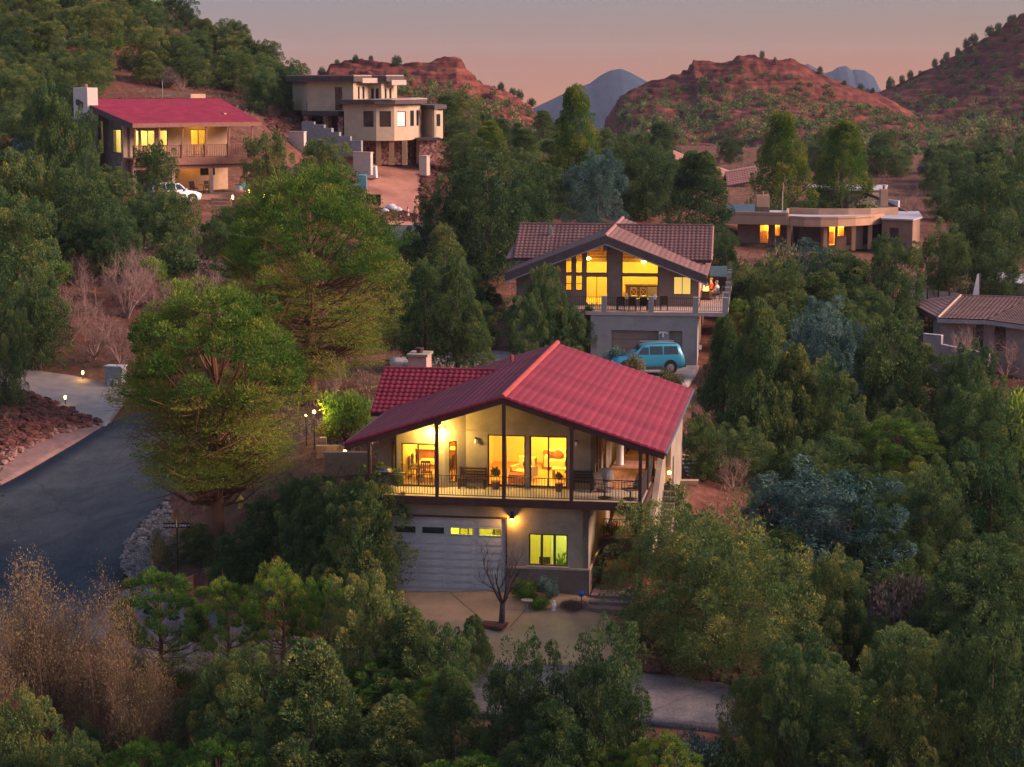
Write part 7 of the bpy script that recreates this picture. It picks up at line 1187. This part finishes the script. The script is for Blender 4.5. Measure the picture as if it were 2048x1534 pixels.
# ================================================================ PEOPLE AND SMALL THINGS ROUND THE OTHER HOUSES
def skinned(name, joints, edges, rad, material, parent, sub=2, root=0):
    me = bpy.data.meshes.new(name); me.from_pydata(joints, edges, []); o = bpy.data.objects.new(name, me); COL.objects.link(o); m = o.modifiers.new('skin', 'SKIN'); m.use_smooth_shade = True
    for i, r in enumerate(rad): v = me.skin_vertices[0].data[i]; v.radius = (r, r) if not hasattr(r, '__len__') else r; v.use_root = (i == root)
    s = o.modifiers.new('sub', 'SUBSURF'); s.levels = sub; s.render_levels = sub; me.materials.append(material); bpy.context.view_layer.update()
    m2 = bpy.data.meshes.new_from_object(o.evaluated_get(bpy.context.evaluated_depsgraph_get())); bpy.data.objects.remove(o); m2.materials.clear(); m2.materials.append(material); return obj(name, m2, parent)
M_skin = mat('skin', (.55, .33, .22), .6); M_hair = mat('grey_hair', (.25, .22, .20), .8)
def person(label, lo, x, y, z, rz, shirt, trousers, hat=None):
    """seated on a chair, facing local -y, forearms on the knees"""
    t = lo.thing('person', label, 'person', x, y, z, rz)
    J = [(0, 0, .50), (0, .02, .72), (0, -.02, .98), (0, -.04, 1.08), (0, -.06, 1.20), (0, -.07, 1.31)]; E = [(0, 1), (1, 2), (2, 3), (3, 4), (4, 5)]; Rr = [.15, .14, .13, .055, .085, .07]
    for s in (-1, 1):
        i = len(J); J += [(s * .20, -.02, .97), (s * .25, -.12, .72), (s * .17, -.36, .62), (s * .14, -.44, .58)]; E += [(2, i), (i, i + 1), (i + 1, i + 2), (i + 2, i + 3)]; Rr += [.07, .052, .04, .032]
        i = len(J); J += [(s * .11, -.05, .49), (s * .13, -.46, .50), (s * .13, -.44, .10), (s * .13, -.60, .05)]; E += [(0, i), (i, i + 1), (i + 1, i + 2), (i + 2, i + 3)]; Rr += [.09, .068, .048, .038]
    skinned('body', J, E, Rr, M_skin, t)
    JS = [(0, 0, .52), (0, .02, .72), (0, -.02, .97), (0, -.035, 1.03)]; ES = [(0, 1), (1, 2), (2, 3)]; RS = [.165, .165, .155, .075]
    for s in (-1, 1): i = len(JS); JS += [(s * .20, -.02, .97), (s * .25, -.12, .72), (s * .19, -.30, .645)]; ES += [(2, i), (i, i + 1), (i + 1, i + 2)]; RS += [.085, .068, .055]
    skinned('shirt', JS, ES, RS, shirt, t); JT = [(0, 0, .50)]; ET = []; RT = [.17]
    for s in (-1, 1): i = len(JT); JT += [(s * .11, -.05, .49), (s * .13, -.46, .50), (s * .13, -.44, .14)]; ET += [(0, i), (i, i + 1), (i + 1, i + 2)]; RT += [.105, .085, .065]
    skinned('trousers', JT, ET, RT, trousers, t)
    for s in (-1, 1): MB().blob((s * .13, -.52, .04), (.05, .14, .045), 0, 10, 6).build('shoe', M_iron, t, smooth=True)
    if hat: MB().lathe([(.17, 1.335), (.17, 1.35), (.10, 1.355), (.095, 1.42), (.06, 1.44)], (0, -.06, 0), 14).build('hat', hat, t)
    else: MB().blob((0, -.04, 1.27), (.10, .105, .12), .03, 12, 8).build('hair', M_hair, t, smooth=True)
    MB().blob((0, -.165, 1.22), (.018, .025, .022), 0, 6, 4).build('nose', M_skin, t, smooth=True)
    for s in (-1, 1):
        MB().blob((s * .035, -.14, 1.25), (.014, .012, .010), 0, 6, 4).build('eye', M_iron, t, smooth=True)
        for f in range(5): a = (-.5 + f * .25); MB().tube([(s * .14 + a * .05, -.45, .575), (s * .14 + a * .08, -.50, .555), (s * .14 + a * .08, -.515, .525)], [.010, .009, .007], 5).build('finger', M_skin, t)
    return t
def deck_chair(lo, x, y, z, rz, label, m):
    t = lo.thing('patio_chair', label, 'chair', x, y, z, rz); MB().box(-.26, .26, -.28, .25, .38, .43).build('seat', m, t); MB().hexa([(-.25, .22, .43), (.25, .22, .43), (.25, .26, .43), (-.25, .26, .43)], [(-.25, .36, .98), (.25, .36, .98), (.25, .40, .98), (-.25, .40, .98)]).build('backrest', m, t)
    for a in (-.22, .22):
        for b in (-.24, .22): MB().box(a - .02, a + .02, b - .02, b + .02, 0, .38).build('leg', M_iron, t)
B2 = FZ2
person('person in a rust red shirt and tan hat leaning toward the fire table', L2, 6.95, 6.4, B2, R(-70), mat('rust_shirt', (.35, .05, .03), .9), mat('dark_jeans', (.04, .04, .06), .9), mat('tan_hat', (.40, .24, .12), .9)); deck_chair(L2, 6.95, 6.4, B2, R(-70), 'dark chair under the person in the rust red shirt', M_iron)
person('person in a white shirt and khaki trousers sitting by the fire table', L2, 7.35, 5.2, B2, R(-105), mat('white_shirt', (.68, .66, .64), .9), mat('khaki', (.36, .28, .20), .9)); deck_chair(L2, 7.35, 5.2, B2, R(-105), 'dark chair under the person in the white shirt', M_iron)
t = L2.thing('fire_table', 'dark square table with open flames on the side balcony', 'fire table', 6.55, 5.6, B2); MB().box(-.28, .28, -.28, .28, 0, .55).build('pedestal', M_stucco_d, t); MB().box(-.34, .34, -.34, .34, .55, .60).build('table_top', M_iron, t); M_flame = mat('flame', (1, .5, .1), .5, emit=(1, .42, .04), estr=7)
for i, (a, b, hh) in enumerate(((-.12, 0, .34), (.05, -.06, .26), (.14, .05, .30))): MB().lathe([(.02, 0), (.07, .06), (.05, .16), (.008, hh)], (a, b, .60), 8).build('flame', M_flame, t, smooth=True)
lamp_light('lamp_light', t, (0, 0, .95), 55, (1, .35, .05), .12)
t = L2.thing('outdoor_screen', 'pale blue panel above the dark outdoor kitchen', 'panel', 7.3, 11.5, B2); MB().box(-.62, .62, 0, .06, 1.05, 1.75).build('panel', mat('pale_blue_panel', (.16, .32, .40), .5, (.22, .40, .47), 3), t); MB().box(-.7, .7, -.1, .5, 0, 1.0).build('cabinet', M_iron, t); MB().box(-.03, .03, .06, .1, 1.0, 1.3).build('bracket', M_iron, t)
for i, (u, v) in enumerate(((1476, 556), (1482, 562), (1478, 570), (1459, 558), (1480, 575))): p = at(u, v, 152); t = thing('string_bulb', 'small warm bulb hanging in the dark tree beyond the balcony', 'bulb', tuple(p), 0, 'string lights beyond the balcony'); MB().blob((0, 0, 0), .09, 0, 8, 6).build('bulb', M_bulb, t, smooth=True); MB().tube([(0, 0, .08), (0, 0, .3)], .02, 5).build('socket', M_iron, t)
g = gnd(1393, 722); t = thing('yard_sign', 'small white sign on a wooden post at the driveway corner', 'sign', (g[0], g[1], terr(g[0], g[1]))); MB().box(-.06, .06, -.06, .06, 0, 1.1).build('post', M_pinkst, t); MB().box(-.32, .32, -.10, -.07, .75, 1.05).build('sign_board', mat('pale_blue_sign', (.36, .42, .55), .7, (.55, .58, .65), 9), t)
dt_ = L2.thing('patio_table', 'long dark table on the balcony of the taupe house', 'table', 1.9, -1.2, B2); MB().box(-1.1, 1.1, -.4, .4, .70, .75).build('table_top', M_dkwood, dt_)
for a in (-1, 1):
    for b in (-.32, .32): MB().box(a - .04, a + .04, b - .04, b + .04, 0, .70).build('leg', M_dkwood, dt_)
for i, x in enumerate((1.2, 1.95, 2.7, 4.0)): deck_chair(L2, x, -1.95 if i < 3 else -1.2, B2, R(180), ('dark patio chair at the left end of the long balcony table', 'dark patio chair at the middle of the long balcony table', 'dark patio chair at the right end of the long balcony table', 'dark patio chair standing apart on the balcony')[i], M_dkwood)
for x, lb in ((1.4, 'small pale lantern beside the big gable window sill'), (3.3, 'small pale lantern at the other end of the gable window sill')): t = L2.thing('lantern', lb, 'lantern', x, .75, B2); MB().lathe([(.09, 0), (.09, .25), (.05, .32), (.02, .4)], (0, 0, .5), 8).build('lantern_body', M_white, t); MB().tube([(0, 0, 0), (0, 0, .5)], .04, 6).build('stand', M_iron, t)
# magenta roofed house: patio things
for i, (x, y) in enumerate(((5.9, 1.5), (7.3, 1.6))): deck_chair(L3, x, y, gz3 - .05, R(10), ('brown patio chair under the timber balcony by the dark window', 'brown patio chair by the brick pillar under the timber balcony')[i], M_dkwood)
t = L3.thing('patio_table', 'small patio table under the timber balcony', 'table', 6.6, 1.1, gz3 - .05); MB().lathe([(.45, .68), (.45, .72)], (0, 0, 0), 14).build('table_top', M_wood, t); MB().lathe([(.25, 0), (.04, .05), (.04, .68)], (0, 0, 0), 8).build('leg', M_iron, t)
t = L3.thing('patio_cooler', 'white cooler chest with teal cloth in the open bay', 'cooler', W3 - 1.7, 1.2, gz3 - .05); MB().box(-.3, .3, -.22, .22, .1, .62).build('chest', M_white, t); MB().box(-.32, .32, -.24, .24, .62, .70).build('lid', M_steel, t); MB().hexa([(.34, -.2, .3), (.75, -.2, .2), (.75, .1, .2), (.34, .1, .3)], [(.36, -.15, .85), (.6, -.15, .75), (.6, .05, .75), (.36, .05, .85)]).build('cloth', mat('teal_cloth', (.02, .22, .20), .8), t)
t = L3.thing('balcony_bench', 'pale wooden bench behind the timber balcony rail', 'bench', 5.6, .75, DZ3); MB().box(-.75, .75, -.2, .25, .42, .47).build('seat', M_pinkst, t)
for a in (-.7, 0, .7): MB().box(a - .04, a + .04, -.2, -.14, 0, .95).build('leg', M_pinkst, t)
MB().box(-.75, .75, -.2, -.15, .85, .95).build('backrest', M_pinkst, t)
stt = thing('stone_steps', 'pinkish steps descending from the patio of the magenta roofed house', 'steps')
for i, (u, v) in enumerate(((438, 392), (442, 399), (444, 406), (441, 413))): g = gnd(u, v); MB().box(g[0] - .8, g[0] + .8, g[1] - .3, g[1] + .3, g[2] - .4, g[2] + .12).build('step', MATS['terracotta_paving'], stt)
# building site things below the modern house
M_wrap = mat('plastic_wrap', (.40, .40, .45), .45, (.62, .58, .60), 5, .4, 12); M_bluew = mat('blue_tarp', (.10, .20, .27), .6, (.15, .27, .34), 3, .3, 10)
def bundle(u, v, Y, w_, h_, m, label, d=1.0):
    p = gnd(u, v); z = terr(p[0], p[1]); p[2] = z; t = thing('wrapped_pallet', label, 'pallet', (p[0], p[1], z), R(_tr.uniform(-15, 15))); hz_ = p[2] - z + h_
    for k in range(3): MB().box(-w_ / 2, w_ / 2, -d / 2 + k * d / 2 - .05, -d / 2 + k * d / 2 + .05, 0, .12).build('skid', M_wood, t)
    q = MB(); q.hexa([(-w_ / 2, -d / 2, .12), (w_ / 2, -d / 2, .12), (w_ / 2, d / 2, .12), (-w_ / 2, d / 2, .12)], [(-w_ / 2 * .95, -d / 2 * .95, hz_), (w_ / 2 * .93, -d / 2 * .95, hz_ * .94), (w_ / 2 * .93, d / 2 * .95, hz_), (-w_ / 2 * .95, d / 2 * .9, hz_ * .96)]); q.build('load', m, t)
bundle(698, 303, 196.5, 1.3, .9, M_bluew, 'blue wrapped pallet at the left end of the bundle row'); bundle(714, 305, 196.3, 1.2, 1.0, M_wrap, 'white wrapped bundle beside the blue pallet'); bundle(731, 307, 196, 1.2, .9, M_bluew, 'blue pallet between two white bundles'); bundle(754, 314, 195.5, 1.2, 1.15, M_wrap, 'tall white wrapped bundle by the dirt driveway'); bundle(772, 315, 195.3, 1.2, 1.1, M_bluew, 'blue bundle right of the tall white one'); bundle(792, 318, 195, 1.2, 1.0, mat('grey_tarp', (.14, .17, .20), .7, (.20, .23, .26), 4), 'grey tarped bundle near the pillars'); bundle(808, 317, 195, .5, 1.3, M_wrap, 'narrow white wrapped roll by the pillars')
bundle(740, 358, 188, 1.4, 1.3, M_wrap, 'crumpled white wrapped load on the drive edge'); bundle(724, 382, 186, 1.0, 1.6, mat('teal_wrap', (.08, .22, .26), .6, (.12, .28, .32), 4), 'teal wrapped stack below the crumpled load')
def site():
    g = gnd(747, 412); t = thing('dumpster', 'black open dumpster at the foot of the dirt driveway', 'dumpster', (g[0], g[1], terr(g[0], g[1]))); b = MB(); b.box(-.7, .7, -.5, -.45, .1, 1.05); b.box(-.7, .7, .45, .5, .1, 1.05); b.box(-.7, -.65, -.45, .45, .1, 1.05); b.box(.65, .7, -.45, .45, .1, 1.05); b.box(-.65, .65, -.45, .45, .1, .15); b.build('bin', M_iron, t)
    for x in (-.5, .5): MB().box(x - .1, x + .1, -.4, .4, 0, .1).build('skid', M_iron, t)
    for u, v, lb, kk in ((770, 428, 'pale bag of building material left of the heap', .3), (783, 424, 'white covered heap of building material', .45), (795, 426, 'grey bag beside the white covered heap', .35)): g = gnd(u, v); t = thing('material_bag', lb, 'bag', (g[0], g[1], terr(g[0], g[1]))); MB().blob((0, 0, kk * .7), (kk * 1.4, kk, kk), .1, 12, 8).build('bag', M_wrap, t, smooth=True); MB().box(-kk, kk, -kk * .8, kk * .8, 0, .1).build('skid', M_wood, t)
    g = gnd(816, 438); t = thing('traffic_barrel', 'red and white striped traffic marker on the dirt driveway', 'traffic marker', (g[0], g[1], terr(g[0], g[1])))
    for k in range(5): MB().lathe([(.16 - k * .02, k * .22), (.145 - k * .02, k * .22 + .22)], (0, 0, .06), 10).build('stripe', mat('marker_red', (.5, .06, .05), .6) if k % 2 == 0 else M_white, t)
    MB().box(-.25, .25, -.25, .25, 0, .06).build('foot', M_iron, t)
    for u, v in ((858, 332), (867, 330)): p = gnd(u, v); t = thing('work_lamp', 'small yellow work lamp by the stone pier' if u == 858 else 'bright yellow work lamp right of the stone pier', 'lamp', (p[0], p[1], terr(p[0], p[1]))); MB().tube([(0, 0, 0), (0, 0, .6)], .03, 6).build('post', M_iron, t); MB().blob((0, 0, .7), .12, 0, 8, 6).build('bulb', M_bulb, t, smooth=True); lamp_light('lamp_light', t, (0, -.2, .7), 12, AMB, .08)
# ================================================================ FURNITURE BEHIND THE GLASS (house 1)
def chair1(x, y, rz, label):
    t = h1t('dining_chair', label, 'chair', x, y, FZ, rz, None)
    for a in (-.19, .19):
        for b in (-.19, .19): MB().box(a - .022, a + .022, b - .022, b + .022, 0, .46 if b < 0 else 1.02).build('leg', M_dkwood, t)
    MB().box(-.22, .22, -.22, .22, .46, .50).build('seat', M_dkwood, t); b = MB(); b.box(-.19, .19, .18, .21, .92, 1.02); 
    for k in range(3): b.box(-.12 + k * .1, -.08 + k * .1, .18, .21, .5, .92)
    b.build('backrest', M_dkwood, t)
def inside():
    t = h1t('dining_table', 'dining table with a pale top behind the deck slider', 'table', -3.85, 3.9, FZ); MB().box(-.55, .55, -.75, .75, .70, .75).build('table_top', M_cream, t)
    for a in (-.45, .45):
        for b in (-.65, .65): MB().box(a - .04, a + .04, b - .04, b + .04, 0, .70).build('leg', M_wood, t)
    chair1(-4.6, 3.6, R(90), 'dark dining chair left of the table, closer to the glass'); chair1(-4.6, 4.3, R(90), 'dark dining chair left of the table, farther from the glass'); chair1(-3.1, 3.6, R(-90), 'dark dining chair right of the table, closer to the glass'); chair1(-3.1, 4.3, R(-90), 'dark dining chair right of the table, farther from the glass'); chair1(-3.85, 2.85, R(180), 'dark dining chair with its back to the slider')
    t = h1t('kitchen_counter', 'wooden kitchen counter with a pale worktop behind the dining table', 'counter', -4.0, 6.3, FZ); MB().box(-.9, 1.2, -.35, .35, 0, .9).build('cabinet', M_wood, t); MB().box(-.95, 1.25, -.4, .4, .9, .95).build('worktop', M_cream, t)
    t = h1t('wall_cabinet', 'tall wooden cabinet on the kitchen back wall', 'cabinet', -3.3, 8.0, FZ); MB().box(-.5, .8, -.35, .18, 0, 2.1).build('body', M_wood, t); MB().box(-.02, .02, -.37, -.351, .1, 2.0).build('door_gap', M_dkwood, t)
    t = h1t('sofa', 'cream sofa facing the deck in the living room', 'sofa', 1.9, 7.0, FZ); MB().box(-.95, .95, -.4, .4, .12, .42).build('seat', M_cream, t); MB().box(-.95, .95, .22, .45, .42, .88).build('backrest', M_cream, t)
    for s in (-1, 1): MB().box(s * .95 - .1, s * .95 + .1, -.42, .45, .12, .62).build('armrest', M_cream, t); MB().blob((s * .5, .12, .60), (.26, .12, .22), .05, 10, 6).build('cushion', M_redfab if s < 0 else M_cream, t, smooth=True)
    t = h1t('armchair', 'cream armchair with dark patterned cushions by the slider', 'chair', .25, 4.3, FZ, R(-25)); MB().box(-.42, .42, -.4, .4, .15, .42).build('seat', M_cream, t); MB().box(-.42, .42, .25, .45, .42, .95).build('backrest', M_cream, t)
    for s in (-1, 1): MB().box(s * .42 - .08, s * .42 + .08, -.4, .42, .15, .6).build('armrest', M_cream, t)
    MB().blob((.08, .14, .66), (.22, .09, .19), .05, 10, 6).build('cushion', M_dkwood, t, smooth=True)
    t = h1t('ottoman', 'rust red ottoman in front of the cream armchair', 'ottoman', .1, 3.35, FZ); MB().box(-.34, .34, -.28, .28, .08, .42).build('cushion', M_redfab, t)
    for a in (-.28, .28):
        for b in (-.22, .22): MB().box(a - .025, a + .025, b - .025, b + .025, 0, .08).build('leg', M_dkwood, t)
    t = h1t('coffee_table', 'pale coffee table before the cream sofa', 'table', 2.0, 4.9, FZ); MB().box(-.55, .55, -.3, .3, .38, .43).build('table_top', M_cream, t)
    for a in (-.48, .48):
        for b in (-.24, .24): MB().box(a - .03, a + .03, b - .03, b + .03, 0, .38).build('leg', M_wood, t)
    t = h1t('side_table', 'slender red side table with a dark plant', 'table', .95, 7.2, FZ); MB().box(-.22, .22, -.18, .18, .62, .74).build('table_top', M_redfab, t)
    for a in (-.18, .18):
        for b in (-.14, .14): MB().tube([(a * 1.25, b * 1.25, 0), (a, b, .62)], .02, 5).build('leg', M_wood, t)
    t = h1t('mantel', 'white mantel shelf with jars on the living room wall', 'shelf', 1.9, 8.1, FZ); MB().box(-1.2, 1.3, -.22, .08, 1.28, 1.36).build('shelf', M_white, t)
    for k in range(6): MB().lathe([(.06, 0), (.07, .1), (.04, .2)], (-.2 + k * .26, -.08, 1.36), 8).build('jar', (M_cream, M_redfab, M_white)[k % 3], t)
    for k, x in enumerate((-.75, .7)):
        t = h1t('framed_picture', ('amber framed picture above the mantel beside the side table', 'framed picture above the jars on the mantel')[k], 'picture', 1.9 + x, 8.18, FZ + 1.75); MB().box(-.36, .36, -.05, 0, -.28, .3).build('frame', M_dkwood, t); MB().box(-.3, .3, -.06, -.05, -.22, .24).build('canvas', mat('amber_canvas', (.45, .25, .09), .8, (.30, .16, .06), 5), t)
    t = h1t('tall_vase', 'slim dark sculpture standing before the sofa', 'sculpture', 1.95, 6.1, FZ); MB().lathe([(.1, 0), (.06, .1), (.09, .45), (.03, .75), (.05, .95), (.01, 1.05)], (0, 0, 0), 10).build('figure', M_dkwood, t); MB().lathe([(.14, 0), (.14, .03)], (0, 0, 0), 10).build('base', M_iron, t)
    t = h1t('floor_plant', 'leafy plant behind the ground floor window', 'plant', 2.35, 1.5, -.82); MB().lathe([(.14, 0), (.19, .3)], (0, 0, 0), 10).build('pot', M_white, t); rg = np.random.default_rng(8); n = 260; d = unit(rg, n); d[:, 2] = np.abs(d[:, 2]); V, F, T = cards(np.array([0, 0, 1.0]) + d * rg.uniform(.1, 1, n)[:, None] * np.array([.4, .4, .9]), d + np.array([0, 0, .6]), .22, .07, rg.uniform(.3, .9, n), rg); obj('foliage', np_mesh('plant_leaves', V, F, LM['green'], T), t)
    t = h1t('desk', 'pale desk with a screen inside the ground floor room', 'desk', 1.35, 3.2, -.82); MB().box(-.5, .5, -.3, .3, .7, .75).build('table_top', M_cream, t); MB().box(-.25, .25, .1, .14, .85, 1.2).build('screen', M_dkwood, t)
    for a in (-.45, .45): MB().box(a - .03, a + .03, -.28, .28, 0, .7).build('leg', M_cream, t)
dozen(); street(); site(); inside()
# ================================================================ AIR
hz = MB().box(-2300, 2300, -60, 4500, -330, 86).build('haze', bpy.data.materials.new('haze_air')); tag(hz, kind='stuff')
hm = hz.data.materials[0]; hm.use_nodes = True; t = hm.node_tree; t.nodes.clear(); o_ = N(t, 'ShaderNodeOutputMaterial'); pv = N(t, 'ShaderNodeVolumePrincipled'); pv.inputs['Density'].default_value = .00006; pv.inputs['Color'].default_value = (.66, .76, 1.0, 1); pv.inputs['Anisotropy'].default_value = .0
t.links.new(pv.outputs[0], o_.inputs['Volume'])
